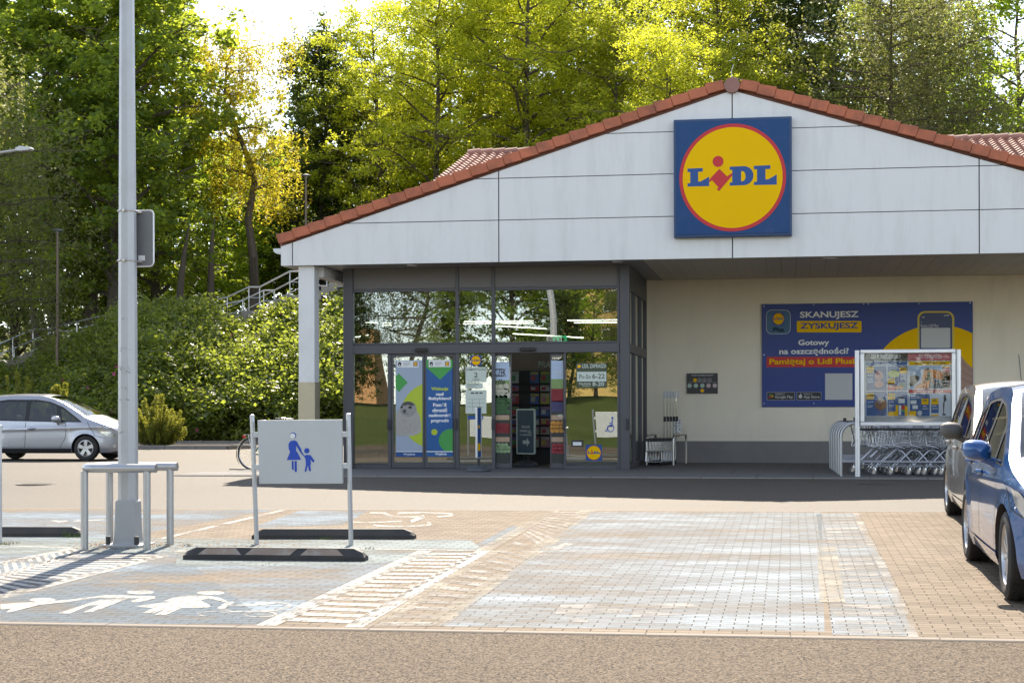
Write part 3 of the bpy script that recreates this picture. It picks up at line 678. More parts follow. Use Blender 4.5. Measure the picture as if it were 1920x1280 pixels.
# side glazing back to the wall (right return, left flank)
for X_, sgn in ((XG1, 1), (XG0, -1)):
    fm = MB(); xo = (X_-0.10, X_-0.002) if sgn > 0 else (X_+0.002, X_+0.10)
    for y in (35.1, 36.6, 37.9): fm.box((xo[0], y-0.045, ZB), (xo[1], y+0.045, ZS-0.001))
    for z0_, z1_ in ((ZB, ZB+0.09), (zt(662), zt(645)), (zt(545), ZS-0.003)):
        fm.box((xo[0]+0.01, YGL+0.125, z0_+0.001), (xo[1]-0.004, YW-0.005, z1_))
    fm.build('side_frame', FRAME, bld, bevel=0.005, seg=1)
    for ya, yb in ((YGL+0.125,35.05),(35.15,36.55),(36.65,37.85)):
        for z0_, z1_ in ((ZB+0.09, zt(662)), (zt(645), zt(545))):
            m_ = MB(); xm = (xo[0]+xo[1])/2; m_.box((xm-0.006, ya, z0_), (xm+0.006, yb, z1_)); m_.build('window_pane', GLASS, bld)
# --- the square sign on the gable
def logo(fn_list, parent, x0, y0, x1, y1, blue=None, letters=True, small=False):
    """yellow disc with red rim on a blue square; fn_list gives four stacked print planes"""
    S = (x1-x0); U = lambda x, y: (x0+(x-88)/842*S, y0+(y-312)/837*(y1-y0))
    q = lambda pts: [U(*p) for p in pts]
    cx_, cy_ = U(509, 733); n = 20 if small else 64
    if blue: Print(fn_list[0]).poly(rect(x0,y0,x1,y1)).build('blue_ground', blue, parent)
    rx, ry = 380/842*S, 380/837*(y1-y0)
    Print(fn_list[1]).poly(ell(cx_,cy_,rx,ry,n)).build('red_rim', REDP, parent)
    Print(fn_list[2]).poly(ell(cx_,cy_,rx*0.935,ry*0.935,n)).build('yellow_disc', YELP, parent)
    if not letters: return
    Lp = [(188,662),(297,660),(297,685),(264,687),(264,755),(283,755),(343,722),(343,789),(188,789),(188,767),(208,765),(208,687),(188,686)]
    L2 = [(662,655),(778,653),(778,678),(743,680),(743,752),(763,752),(823,719),(823,790),(662,790),(662,768),(684,766),(684,680),(662,679)]
    D = [(490,656),(590,655)] + [(590+68*math.sin(R(a)), 722-67*math.cos(R(a))) for a in range(10,180,10)] + [(590,789),(490,790),(490,768),(508,766),(508,680),(490,679)]
    for g_ in (Lp, D, L2): Print(fn_list[3]).poly(q(g_)).build('letter', BLUEP, parent)
    hole = [(571,690),(582,690)] + [(582+20*math.sin(R(a)), 725-35*math.cos(R(a))) for a in range(10,180,15)] + [(571,762)]
    Print(fn_list[4]).poly(q(hole)).build('letter_counter', YELP, parent)
    i_ = [(417,669),(471,724),(505,702),(510,716),(414,826),(396,814),(410,800),(364,748),(347,762),(343,746),(362,724)]
    Print(fn_list[4]).poly(q(ell(407,617,39,39,24 if not small else 10)), q(i_)).build('red_figure', REDP, parent)
xs0, xs1 = PX(1264, YFA-0.2), PX(1486, YFA-0.2); zs1, zs0 = PZ(1375, 221, YFA-0.2), PZ(1375, 443.5, YFA-0.2)
sg = empty('store_sign', ((xs0+xs1)/2, YFA-0.1, zs0), 'large square blue sign with a red rimmed yellow disc fixed on the white gable', 'sign')
SIGNB = mat('sign_blue', (0.004,0.055,0.18), 0.25, 0, 0.10, 2.2, 0, 60, 0.2, 0.0, dirt=(0.05,0.085,0.19), dirt_amt=0.5, dscale=2.2)
mb = MB(); mb.box((xs0, YFA-0.17, zs0), (xs1, YFA-0.003, zs1)); body_ = mb.build('sign_box', mat('sign_box_blue', (0.008,0.045,0.14), 0.35, 0, 0.1), sg, bevel=0.015)
bw = 0.05
mb = MB(); mb.box((xs0+bw, YFA-0.188, zs0+bw), (xs1-bw, YFA-0.171, zs1-bw)); mb.build('sign_face', SIGNB, sg, bevel=0.006)
YELP.node_tree.nodes['Principled BSDF'].inputs['Coat Weight'].default_value = 0.0
def sgn_fn(off):
    return lambda u, v: Vector((xs0+(xs1-xs0)*u, YFA-0.188-off, zs1+(zs0-zs1)*v))
logo([sgn_fn(0.002*k+0.002) for k in range(5)], sg, 0, 0, 1, 1)
# ================================================================== things in the foreground
POLE = mat('grey_lamp_pole', (0.46,0.475,0.485), 0.45, 0.35, 0.06, 3, 0.03, 60, dirt=(0.30,0.30,0.30), dirt_amt=0.35, dscale=3)
g = G(240, 1024)
lp = empty('lamp_post', g, 'tall tapered grey metal lamp post standing inside the steel guard rail', 'lamp post')
mb = MB(); n = 8
def octring(z, r): return [(g.x + r*math.cos(R(22.5+45*i)), g.y + r*math.sin(R(22.5+45*i)), g.z + z) for i in range(8)]
lv = [(0.50,0.112),(2.5,0.104),(5.0,0.088),(9.5,0.06)]
vs_ = sum([octring(z, r) for z, r in lv], [])
mb.add(vs_, [(k*8+i, k*8+(i+1)%8, (k+1)*8+(i+1)%8, (k+1)*8+i) for k in range(3) for i in range(8)] + [tuple(range(24,32))])
for (a, b) in ((1.62,1.624),(1.0,1.003),(2.05,2.09)):
    pass
mb.build('pole', POLE, lp, bevel=0.006)
mb = MB(); prof = [(0.142,0.03),(0.128,0.06),(0.121,0.16),(0.116,0.32),(0.112,0.515)]
vv = []
for r, z in prof: vv += [(g.x+sx*r, g.y+sy*r, g.z+z) for sx, sy in ((-1,-1),(1,-1),(1,1),(-1,1))]
mb.add(vv, [(k*4+i, k*4+(i+1)%4, (k+1)*4+(i+1)%4, (k+1)*4+i) for k in range(len(prof)-1) for i in range(4)] + [(16,17,18,19)])
mb.build('base_shroud', mat('concrete_grey_shroud', (0.40,0.41,0.41), 0.6, 0.1, 0.08, 4), lp, bevel=0.02, smooth=False)
mb = MB(); mb.box((g.x-0.225,g.y-0.225,g.z-0.01),(g.x+0.225,g.y+0.225,g.z+0.035)); mb.build('base_plate', POLE, lp, bevel=0.008)
for sx in (-1,1):
    for sy in (-1,1):
        mb = MB(); mb.cyl((g.x+sx*0.165,g.y+sy*0.165,g.z+0.035),(g.x+sx*0.165,g.y+sy*0.165,g.z+0.125),0.028,8); mb.build('bolt', DARKP, lp, bevel=0.004)
mb = MB(); mb.tube([(g.x,g.y,g.z+9.4),(g.x,g.y-0.3,g.z+9.7),(g.x,g.y-1.2,g.z+9.9)],0.04,8); mb.cbox((g.x,g.y-1.6,g.z+9.9),(0.3,0.8,0.1)); mb.build('lamp_head', POLE, lp, bevel=0.02)
# sign on the pole, seen from behind
sgp = empty('road_sign', (g.x, g.y, P(240,500,g.y).z), 'rounded grey back of a traffic sign strapped to the tall lamp post', 'sign')
ys = g.y - 0.0
x0,x1 = PX(216.5,ys), PX(279,ys); z0,z1 = P(248,496.5,ys).z, P(248,393.5,ys).z
fnb = lambda u, v, d: (u, d, v)
mb = MB(); mb.prism(rrect(x0,z0,x1,z1,0.045), fnb, ys+0.135, ys+0.142)
mb.build('sign_plate', mat('grey_sign_back', (0.185,0.19,0.195), 0.42, 0.4, 0.06, 3), sgp)
mb = MB(); o_ = rrect(x0-0.006,z0-0.006,x1+0.006,z1+0.006,0.05); mb.tube([(u, ys+0.138, v) for u, v in o_], 0.010, 6, closed=True); mb.build('sign_rim', ALU, sgp)
for py in (396, 489):
    z = P(240, py, ys).z; mb = MB(); r = 0.104 if py > 450 else 0.102
    mb.tube([(g.x+r*1.06*math.cos(R(22.5+45*i)), g.y+r*1.06*math.sin(R(22.5+45*i)), z) for i in range(8)], 0.008, 6, closed=True)
    mb.cbox((g.x, g.y-0.108, z), (0.03,0.02,0.03)); mb.box((g.x-0.12, ys+0.105, z-0.012),(g.x+0.12, ys+0.133, z+0.012)); mb.build('strap', STAIN, sgp)
fnp = lambda u, v: P(u, v, ys+0.130)
Print(fnp).poly(rect(260,479,272.5,488.5)).build('sticker', WHITEP, sgp)
# pole marks
PM = mat('pole_scuff', (0.17,0.17,0.17), 0.8, 0, 0.3, 20)
rs = random.Random(21)
for (py, n_, h_) in ((655,7,3),(693,16,7),(728,8,3),(748,10,1.2),(598,4,2),(810,5,3)):
    pr = Print(lambda u, v: Vector((PX(u, g.y), g.y-0.1055, P(240, v, g.y).z)))
    for _ in range(n_):
        x = rs.uniform(230,250); y = py+rs.uniform(-h_,h_); a = rs.uniform(0.5,3.5); pr.poly([(x,y),(x+a,y-rs.uniform(-.4,.4)),(x+a*0.9,y+rs.uniform(.5,1.6)),(x-0.1,y+rs.uniform(.4,1.2))])
    pr.mb.build('scuff_marks', PM, lp, fix=False)
# guard rail round the lamp
gr = empty('guard_rail', g, 'galvanised tubular guard rail on four legs round the lamp post foot', 'guard rail')
lf, rf, lb, rb = G(158,1031), G(275,1031), G(205,1021), G(318.5,1022)
H_ = 0.855; rr_ = 0.072/2*1.15
lf2 = Vector((lf.x, lf.y, lf.z))
for q in (lf, rf, lb, rb):
    mb = MB(); mb.cyl((q.x,q.y,q.z-0.02),(q.x,q.y,q.z+H_),0.040,18); mb.build('leg', STEEL, gr, smooth=True)
ztop = max(lf.z, rb.z)+H_+0.02
fl = Vector((PX(150,lf.y), lf.y, ztop)); 
arc = []
a_ = Vector((lf.x-0.03, lf.y, ztop)); b_ = Vector((lb.x-0.02, lb.y, ztop))
pts = [Vector((PX(292.5,rf.y), rf.y, ztop)), Vector((rf.x, rf.y, ztop)), Vector((lf.x+0.10, lf.y, ztop))]
dv = (lb - lf); dv.z = 0
cen = Vector((lf.x+0.10, (lf.y+lb.y)/2, ztop)); ry = (lb.y-lf.y)/2
for k in range(1, 8):
    a = math.pi*k/8; pts.append(Vector((cen.x + (lb.x-lf.x)*(0.5-0.5*math.cos(a)) - 0.17*math.sin(a), lf.y + (lb.y-lf.y)*(0.5-0.5*math.cos(a)), ztop)))
pts += [Vector((lb.x+0.10, lb.y, ztop)), Vector((rb.x, rb.y, ztop)), Vector((PX(332,rb.y), rb.y, ztop))]
mb = MB(); mb.tube(pts, 0.047, 20); mb.build('rail', STEEL, gr, smooth=True)
# litter of dry leaves at the foot
LIT = mat('dry_leaf_litter', (0.26,0.13,0.045), 0.9, 0, 0.5, 30)
rs = random.Random(11); mb = MB()
for i in range(520):
    a = rs.uniform(0, 6.28); d = rs.gauss(0.30, 0.14); x = g.x + d*math.cos(a)*1.25; y = g.y + d*math.sin(a); s = rs.uniform(0.008,0.026); b = rs.uniform(0,6.28)
    if rs.random() < 0.3: x += rs.uniform(0.3,1.6)
    z = gz(x,y)+0.016+rs.uniform(0,0.012)
    mb.add([(x+s*math.cos(b),y+s*math.sin(b),z),(x+s*0.5*math.cos(b+1.6),y+s*0.5*math.sin(b+1.6),z+0.004),(x-s*math.cos(b),y-s*math.sin(b),z+0.006),(x-s*0.5*math.cos(b+1.6),y-s*0.5*math.sin(b+1.6),z)], [(0,1,2,3)])
tag(mb.build('leaf_litter', LIT, fix=False), 'dry brown leaf litter gathered round the lamp post foot', 'leaf litter', kind='stuff')
# tufts of weeds in the joints
WEED = mat('joint_weed', (0.10,0.16,0.03), 0.8, 0, 0.4, 20)
mb = MB()
for (px, py, n_, h_) in ((10,1022,16,0.06),(20,1020,12,0.05),(130,1007,26,0.10),(138,1008,20,0.08),(85,1003,8,0.05),(300,1024,12,0.04),(345,1024,14,0.05),(600,1012,16,0.05),(605,1012,10,0.05),(558,1011,6,0.05),(690,1030,14,0.04),(505,1060,8,0.03),(925,1034,6,0.03),(510,1030,8,0.03)):
    q = G(px, py)
    for i in range(n_):
        x = q.x+rs.gauss(0,0.05); y = q.y+rs.gauss(0,0.015); a = rs.uniform(0,6.28); l = h_*rs.uniform(0.4,1.1)
        mb.add([(x-0.004,y,q.z),(x+0.004,y,q.z),(x+math.cos(a)*l*0.6,y+math.sin(a)*l*0.4,q.z+l)], [(0,1,2)])
tag(mb.build('weeds', WEED, fix=False), 'small green weeds sprouting from the paving joints by the wheel stops', 'weeds', kind='stuff')

# ------------------------------------------------------------------ wheel stops
def wheel_stop(px0, py0, px1, py1, hgt, reflect, label):
    a, b = G(px0, py0), G(px1, py1); a = Vector(a); b = Vector(b); L = (b-a).length; dx = (b-a).normalized(); dy = Vector((-dx.y, dx.x, 0)).normalized(); up = Vector((0,0,1))
    root = empty('wheel_stop', (a+b)/2+dy*0.07, label, 'wheel stop', 'rubber wheel stops between the bays')
    W = 0.15; c = 0.13
    # cross-section: front foot, front slope, top, back; ends chamfered
    sec = [(0,0),(0,0.055),(0.045,hgt),(W-0.045,hgt),(W,0.055),(W,0)]
    mb = MB(); vs_ = []
    for t, s in ((0,0.0),(0.0,0.45),(0.035,0.72),(c,1.0),(L-c,1.0),(L-0.035,0.72),(L,0.45),(L,0.0)):
        for u, v in sec:
            vs_.append(a + dx*t + dy*(W/2+(u-W/2)*(1.0 if s>0.5 else 0.96)) + up*(min(v, hgt*s)-0.004))
    k = len(sec)
    fs = [(i*k+j, i*k+(j+1)%k, (i+1)*k+(j+1)%k, (i+1)*k+j) for i in range(7) for j in range(k)] + [tuple(range(k)), tuple(7*k+j for j in range(k))]
    mb.add(vs_, fs); mb.build('stop_body', RUBBER, root, bevel=0.008)
    if reflect:
        rf_ = mat('grimy_reflector', (0.27,0.205,0.155), 0.5, 0, 0.35, 5, 0.1, 30, dirt=(0.42,0.42,0.40), dirt_amt=0.8, dscale=7)
        n_ = Vector((0,0,1))
        def fp(t, s, o=0.004):  # on the sloped front face
            y = 0.0 + 0.045*s; z = 0.055 + (hgt-0.055)*s
            nrm = (dy*-(hgt-0.055) + up*0.045).normalized()
            return a + dx*t + dy*y + up*(z-0.004) + nrm*o
        seg = [(0.15,0.22,0.56,0.50),(0.68,0.61,1.27,1.33),(1.39,1.45,L-0.14,L-0.23)]
        seg = [(0.16,0.24,0.62,0.55),(0.66,0.73,1.13,1.20),(1.24,1.31,L-0.22,L-0.30)]
        for b0, t0, b1, t1 in seg:
            mb = MB(); q = [fp(b0,0.1),fp(b1,0.1),fp(t1,0.88),fp(t0,0.88)]; q2 = [fp(b0,0.1,0),fp(b1,0.1,0),fp(t1,0.88,0),fp(t0,0.88,0)]
            mb.add(q+q2, [(0,1,2,3),(0,4,5,1),(1,5,6,2),(2,6,7,3),(3,7,4,0)]); mb.build('reflector', rf_, root)
    return root
wheel_stop(342,1049.5,683,1053,0.135,True,'black rubber wheel stop with three grimy reflectors before the family bay sign')
wheel_stop(471,1011,776,1011.5,0.125,False,'plain black rubber wheel stop behind the family bay sign posts')
wheel_stop(-150,1006,151,1007,0.125,False,'black rubber wheel stop left of the lamp post guard rail')

# ------------------------------------------------------------------ parent-and-child bay sign
SGREY = mat('sign_panel_grey', (0.50,0.525,0.53), 0.45, 0.1, 0.05, 3, 0, 60, dirt=(0.45,0.46,0.46), dirt_amt=0.3, dscale=2)
PICB = mat('pictogram_blue', (0.012,0.065,0.42), 0.45, 0, 0.06)
b0, b1 = G(480.5,1021), G(658,1022)
Ysg = (b0.y+b1.y)/2
bs = empty('bay_sign', (b0+b1)/2, 'grey sign panel with blue woman and child pictogram between two leaning steel posts', 'sign')
def post(bx, px, py):
    t = P(px, py, Ysg+0.02); mb = MB(); r = 0.030
    d = Vector((t.x-bx.x, 0, t.z-bx.z))
    q0 = Vector((bx.x, Ysg, bx.z-0.03)); q1 = Vector((t.x, Ysg+0.02, t.z))
    mb.tube([q0, q1], r, 4); mb.build('post', STEEL, bs, bevel=0.008); return q0, q1
post(b0, 472.5, 777); post(b1, 653, 774.5)
TL, TR, BR_, BL = P(484,787.5,Ysg), P(641.5,786.0,Ysg), P(642.5,906,Ysg), P(487,906.5,Ysg)
mb = MB(); q = [TL,TR,BR_,BL]; mb.add([p+Vector((0,-0.028,0)) for p in q] + [p+Vector((0,0.028,0)) for p in q], [(0,1,2,3),(7,6,5,4),(0,4,5,1),(1,5,6,2),(2,6,7,3),(3,7,4,0)])
pn = mb.build('sign_panel', SGREY, bs, bevel=0.006)
for (pa, pb, py) in ((474.5,489,815),(476.5,489,875.5),(640,655,814),(640.5,656,873)):
    mb = MB(); mb.box((PX(pa,Ysg),Ysg-0.014,P(pa,py+5,Ysg).z),(PX(pb,Ysg),Ysg+0.014,P(pa,py-5,Ysg).z)); mb.build('bracket', SGREY, bs, bevel=0.004)
zz3 = lambda pts: [(420+x/4, 740+y/4) for x, y in pts]
fs_ = plane_fn(Ysg-0.028, 0.003)
woman = [(500,345),(530,340),(548,350),(560,375),(580,408),(582,425),(572,432),(560,412),(541,380),(540,420),(552,432),(578,486),(470,488),(495,428),(484,400),(484,365)]
child = [(605,456),(618,448),(648,450),(678,492),(674,506),(660,500),(648,482),(652,518),(646,526),(652,566),(645,573),(637,570),(628,527),(617,573),(609,577),(604,570),(614,520),(610,482),(604,466),(575,436),(570,425),(580,424)]
legs = [[(507,495),(521,495),(523,560),(516,563),(508,556)], [(528,495),(545,495),(546,572),(538,580),(529,572)]]
pt = Print(fs_); pt.poly(zz3(woman), *[zz3(l) for l in legs]); pt.build('woman_pictogram', PICB, pn)
Print(fs_).poly(zz3(ell(621,418,20,20)), zz3(child)).build('child_pictogram', PICB, pn)
Print(fs_).poly(zz3(ell(519,304,23,23))).build('head_outline', PICB, pn)
Print(plane_fn(Ysg-0.028,0.005)).poly(zz3(ell(516,307,19,19))).build('bare_head', mat('bare_grey_patch', (0.74,0.76,0.77), 0.4, 0.2), pn)
# wheelchair pictogram on the reverse
cx_ = (TL.x+TR.x)/2; cz_ = (TL.z+BL.z)/2
fr_ = lambda u, v: Vector((cx_ - u, Ysg+0.031, cz_ - v))
pr_ = Print(fr_); pr_.polys([[ (x, y) for x, y in q] for q in ring(0.02,0.08,0.11,0.11,0.025)]); pr_.poly(ell(-0.02,-0.2,0.035)); pr_.polys(stroke([(-0.02,-0.15),(-0.01,0.02),(0.11,0.02),(0.15,0.16),(0.20,0.15)],0.035)+stroke([(-0.01,-0.07),(0.08,-0.07)],0.025)); pr_.build('wheelchair_pictogram', PICB, pn)
# neighbour sign: one post at the left border of the view
nb = G(-1,1021)
ns = empty('bay_sign', nb, 'steel post of a second bay sign cut by the left edge of the view', 'sign')
mb = MB(); mb.tube([(nb.x,nb.y,nb.z-0.02),(nb.x-0.01,nb.y+0.02,nb.z+1.35)],0.030,4); mb.build('post', STEEL, ns, bevel=0.006)
mb = MB(); mb.tube([(nb.x-1.03,nb.y,nb.z-0.02),(nb.x-1.03,nb.y+0.02,nb.z+1.35)],0.030,4); mb.build('post', STEEL, ns, bevel=0.006)
mb = MB(); mb.box((nb.x-0.97,nb.y-0.028,nb.z+0.62),(nb.x-0.07,nb.y+0.028,nb.z+1.30)); mb.build('sign_panel', SGREY, ns, bevel=0.006)

# ------------------------------------------------------------------ bicycle behind the sign
def bicycle():
    bx = P(478, 838, 33.0); x0 = bx.x; Y = 32.9; zg = gz(x0, Y); Rw = 0.345
    root = empty('bicycle', (x0+0.5, Y, zg), 'city bicycle with red rear light parked behind the family bay sign', 'bicycle')
    BF = mat('bicycle_green', (0.03,0.14,0.11), 0.35, 0.2, 0.1)
    for wx in (x0, x0+1.08):
        c = Vector((wx, Y, zg+Rw)); M_ = Matrix.Translation(c) @ Matrix.Rotation(R(90),4,'X')
        mb = MB(); mb.tube([(c.x+Rw*math.cos(2*math.pi*i/40)*0.95, c.y, c.z+Rw*math.sin(2*math.pi*i/40)*0.95) for i in range(40)], 0.019, 8, closed=True); w = mb.build('wheel', DARKP, root, smooth=True)
        mb = MB(); mb.tube([(c.x+Rw*0.89*math.cos(2*math.pi*i/40), c.y, c.z+Rw*0.89*math.sin(2*math.pi*i/40)) for i in range(40)], 0.011, 6, closed=True)
        for i in range(18):
            a = 2*math.pi*i/18; mb.tube([(c.x,c.y+0.02*(-1)**i,c.z),(c.x+Rw*0.88*math.cos(a),c.y,c.z+Rw*0.88*math.sin(a))],0.0018,4)
        mb.cyl((c.x,c.y-0.04,c.z),(c.x,c.y+0.04,c.z),0.02,10); mb.build('rim', STAIN, w, smooth=True)
        mb = MB(); a0, a1 = (70, 215) if wx == x0 else (30, 160)
        q = [(c.x+(Rw+0.025)*math.cos(R(a0+(a1-a0)*i/16)), (Rw+0.025)*math.sin(R(a0+(a1-a0)*i/16))+c.z) for i in range(17)]
        for (ux,uz),(vx,vz) in zip(q,q[1:]): mb.add([(ux,Y-0.028,uz),(ux,Y+0.028,uz),(vx,Y+0.028,vz),(vx,Y-0.028,vz)],[(0,1,2,3)])
        mb.build('mudguard', STAIN, root, fix=False)
    J = lambda x, z, y=0: (x0+x, Y+y, zg+z)
    mb = MB()
    for p in ([J(0,0.345),J(0.42,0.30)],[J(0.42,0.30),J(0.30,0.82)],[J(0,0.345),J(0.32,0.74)],[J(0.42,0.30),J(0.86,0.74)],[J(0.40,0.42),J(0.84,0.82)],[J(1.08,0.345),J(1.0,0.55),J(0.85,0.86)]): mb.tube(p,0.017,8)
    mb.build('frame', BF, root, smooth=True)
    mb = MB(); mb.tube([J(0.86,0.84),J(0.82,1.05)],0.012,8); mb.tube([J(0.62,1.07,-0.28),J(0.72,1.08,-0.25),J(0.84,1.06,-0.06),J(0.84,1.06,0.06),J(0.72,1.08,0.25),J(0.62,1.07,0.28)],0.012,8); mb.build('handlebar', STAIN, root, smooth=True)
    mb = MB(); mb.tube([J(0.56,1.07,-0.28),J(0.68,1.075,-0.26)],0.018,8); mb.build('grip', DARKP, root)
    mb = MB(); mb.tube([J(0.56,1.07,0.28),J(0.68,1.075,0.26)],0.018,8); mb.build('grip', DARKP, root)
    mb = MB(); mb.tube([J(0.16,0.97),J(0.26,0.98),J(0.42,0.965)],[0.085,0.07,0.025],10); mb.cyl(J(0.30,0.8),J(0.27,0.97),0.013); mb.build('saddle', DARKP, root, smooth=True)
    mb = MB()
    for s in (-0.05,0.05): mb.tube([J(-0.2,0.74,s),J(0.28,0.74,s)],0.006,6); mb.tube([J(0,0.345,s),J(-0.1,0.74,s)],0.006,6)
    for i in range(6): mb.tube([J(-0.2+i*0.08,0.74,-0.05),J(-0.2+i*0.08,0.74,0.05)],0.005,6)
    mb.build('rack', STAIN, root)
    mb = MB(); mb.cbox(J(-0.20,0.70),(0.05,0.09,0.055)); mb.build('rear_light', mat('red_lens',(0.55,0.02,0.015),0.2), root, bevel=0.01)
    mb = MB(); mb.lathe([(0.0001,0),(0.085,0),(0.09,0.006),(0.0001,0.008)], Matrix.Translation(J(0.42,0.30,-0.045)) @ Matrix.Rotation(R(90),4,'X'), 20); mb.tube([J(0.42,0.30,-0.06),J(0.5,0.15,-0.07)],0.01,6); mb.tube([J(0.42,0.30,0.06),J(0.34,0.45,0.07)],0.01,6); mb.build('crank', STAIN, root)
bicycle()

# ------------------------------------------------------------------ pavement signs with rubber feet
def pavement_sign(x, Y, zg, yaw, hgt, label, dark=True, words=None):
    root = empty('pavement_sign', (x, Y, zg), label, 'pavement sign', None, yaw)
    mb = MB(); prof = [(0.0001,0.13),(0.10,0.125),(0.22,0.10),(0.33,0.05),(0.345,0.02),(0.33,0.0),(0.0001,0.0)]
    M_ = Matrix.Diagonal((1.0,0.72,1.0,1.0)); mb.lathe(prof, M_, 28); mb.build('base', mat('recycled_rubber_base',(0.075,0.082,0.092),0.55,0,0.2,8,0.2,40), root, smooth=True, local=True)
    for s in (-1,1):
        mb = MB(); mb.cyl((s*0.26,-0.02,0.035),(s*0.26,0.02,0.035),0.035,14); mb.build('roller', DARKP, root, local=True)
        mb = MB(); mb.cyl((s*0.07,0,0.10),(s*0.07,0,0.30),0.018,10); mb.build('spring', DARKP, root, local=True)
    mb = MB(); z0 = 0.26
    out = rrect(-0.31,z0,0.31,z0+hgt,0.03); inn = rrect(-0.285,z0+0.025,0.285,z0+hgt-0.025,0.012)
    n = len(out)
    for k in range(n):
        o0,o1,i0,i1 = out[k],out[(k+1)%n],inn[k],inn[(k+1)%n]
        v = [(q[0],yy,q[1]) for yy in (-0.02,0.02) for q in (o0,o1,i1,i0)]
        mb.add(v, [(0,1,2,3),(7,6,5,4),(0,4,5,1),(2,6,7,3)])
    mb.build('frame', ALU, root, local=True)
    PAN = mat('poster_blue_dark',(0.02,0.06,0.13),0.3,0,0.5,3) if dark else BLUEP
    mb = MB(); mb.box((-0.286,-0.012,z0+0.024),(0.286,0.012,z0+hgt-0.024)); pb = mb.build('poster_panel', PAN, root, local=True)
    if words:
        for (m_, fn_) in ((WHITEP, words),):
            pr = Print(lambda u, v: Vector((u, -0.0145, z0+v)));
            for (t, a0, v0, a1, v1) in words:
                vs2, fs2 = glyphs(t, a0, 0, a1, 1, 0.02); pr.mb.add([(x_, -0.0145, z0+v1+(v0-v1)*(y_)) for x_, y_ in vs2], fs2)
            pr.poly([(-0.10,0.30),(0.04,0.30),(0.04,0.36),(0.14,0.26),(0.04,0.16),(0.04,0.22),(-0.10,0.22)])
            pr.mb.build('lettering', m_, pb, fix=False, local=True)
    else:
        pr = Print(lambda u, v: Vector((u, -0.0145, z0+v))); pr.poly(rect(-0.2,0.15,0.2,0.3), rect(-0.22,0.6,0.05,0.66)); pr.mb.build('print', YELP, pb, fix=False, local=True)
    return root
q = P(890, 880, 31.9)
pavement_sign(q.x, 32.3, SLAB, R(93), 1.02, 'narrow pavement sign on a wheeled rubber base, standing edge on outside the doors', False)
q = P(992, 866, 35.5)
pavement_sign(q.x-0.05, 35.4, SLAB, R(-42), 0.98, 'dark pavement sign with a white arrow standing inside the open doorway', True, [('zwrot',-0.15,0.62,0.15,0.55),('butelek PET',-0.2,0.53,0.2,0.46),('w automacie',-0.2,0.44,0.2,0.38)])
# ================================================================== posters, notices and shop-front things
NAVY = mat('poster_navy', (0.012,0.042,0.245), 0.45, 0, 0.05)
GREYP = mat('pale_grey_print', (0.55,0.56,0.56), 0.5, 0, 0.04)
SKIN = mat('printed_skin', (0.40,0.24,0.18), 0.5, 0, 0.25, 3)
SKYP = mat('pale_blue_print', (0.42,0.52,0.66), 0.5, 0, 0.10, 1.5)
ORNP = mat('orange_print', (0.62,0.20,0.02), 0.5, 0, 0.1, 3)
PINKP = mat('pink_meat_print', (0.55,0.27,0.25), 0.5, 0, 0.3, 30)
BROWNP = mat('brown_meat_print', (0.22,0.10,0.045), 0.5, 0, 0.5, 30)
DGREENP = mat('dark_green_print', (0.035,0.11,0.03), 0.5, 0, 0.5, 18)
VIOP = mat('violet_fruit_print', (0.06,0.055,0.15), 0.5, 0, 0.4, 30)
REDF = mat('red_fruit_print', (0.27,0.022,0.03), 0.5, 0, 0.45, 30)
WOODP = mat('wood_crate_print', (0.42,0.29,0.19), 0.5, 0, 0.2, 8)
TEALP = mat('teal_print', (0.02,0.16,0.22), 0.5, 0, 0.2)
def board(name, px0, py0, px1, py1, Y, thick, m, root, xref=None, d=0.0):
    xr = xref or (px0+px1)/2
    mb = MB(); mb.box((PX(px0,Y), Y-d-thick, PZ(xr,py1,Y)), (PX(px1,Y), Y-d, PZ(xr,py0,Y))); return mb.build(name, m, root)
# ---- large wall poster
YP = YW - 0.03
po = empty('wall_poster', P(1626,763,YP), 'long navy wall poster with a phone on a yellow disc, screwed to the beige wall', 'poster')
xr = 1520
brd = board('poster_board', 1428.7, 569, 1824.3, 762.5, YP, 0.012, NAVY, po, xr)
def pf(k, Y=YP, th=0.012, x=xr): return plane_fn(Y - th, 0.0015*k, x)
X0c, Y0c, Kc = 1400, 540, 4.267
c = lambda pts: [(X0c+x/Kc, Y0c+y/Kc) for x, y in pts]
ysk = lambda x, y: y + (x - 550) * (0.0148 - (y/Kc)*6.2e-5)      # level the picture lines
cc = lambda pts: [(X0c+x/Kc, Y0c+ysk(x,y)/Kc) for x, y in pts]
disc_ = [(x, y) for x, y in ell(1530,780,545,485,72) if True]
def clipr(pl, x0, y0, x1, y1):
    for ax, v, less in ((0,x0,False),(0,x1,True),(1,y0,False),(1,y1,True)): pl = clip(pl, ax, v, less)
    return pl
Print(pf(1)).poly(cc(clipr(disc_, 120, 100, 1808, 938))).build('yellow_disc', YELP, brd)
Print(pf(2)).poly(cc(rrect(1368,184,1662,760,60))).build('phone_case', mat('phone_case_yellow',(0.62,0.47,0.03),0.4,0,0.06), brd)
Print(pf(3)).poly(cc(rrect(1384,198,1646,740,48))).build('phone_screen', mat('phone_navy',(0.022,0.04,0.13),0.4,0,0.1), brd)
Print(pf(4)).poly(cc(rrect(1396,318,1630,480,10))).build('phone_card', GREYP, brd)
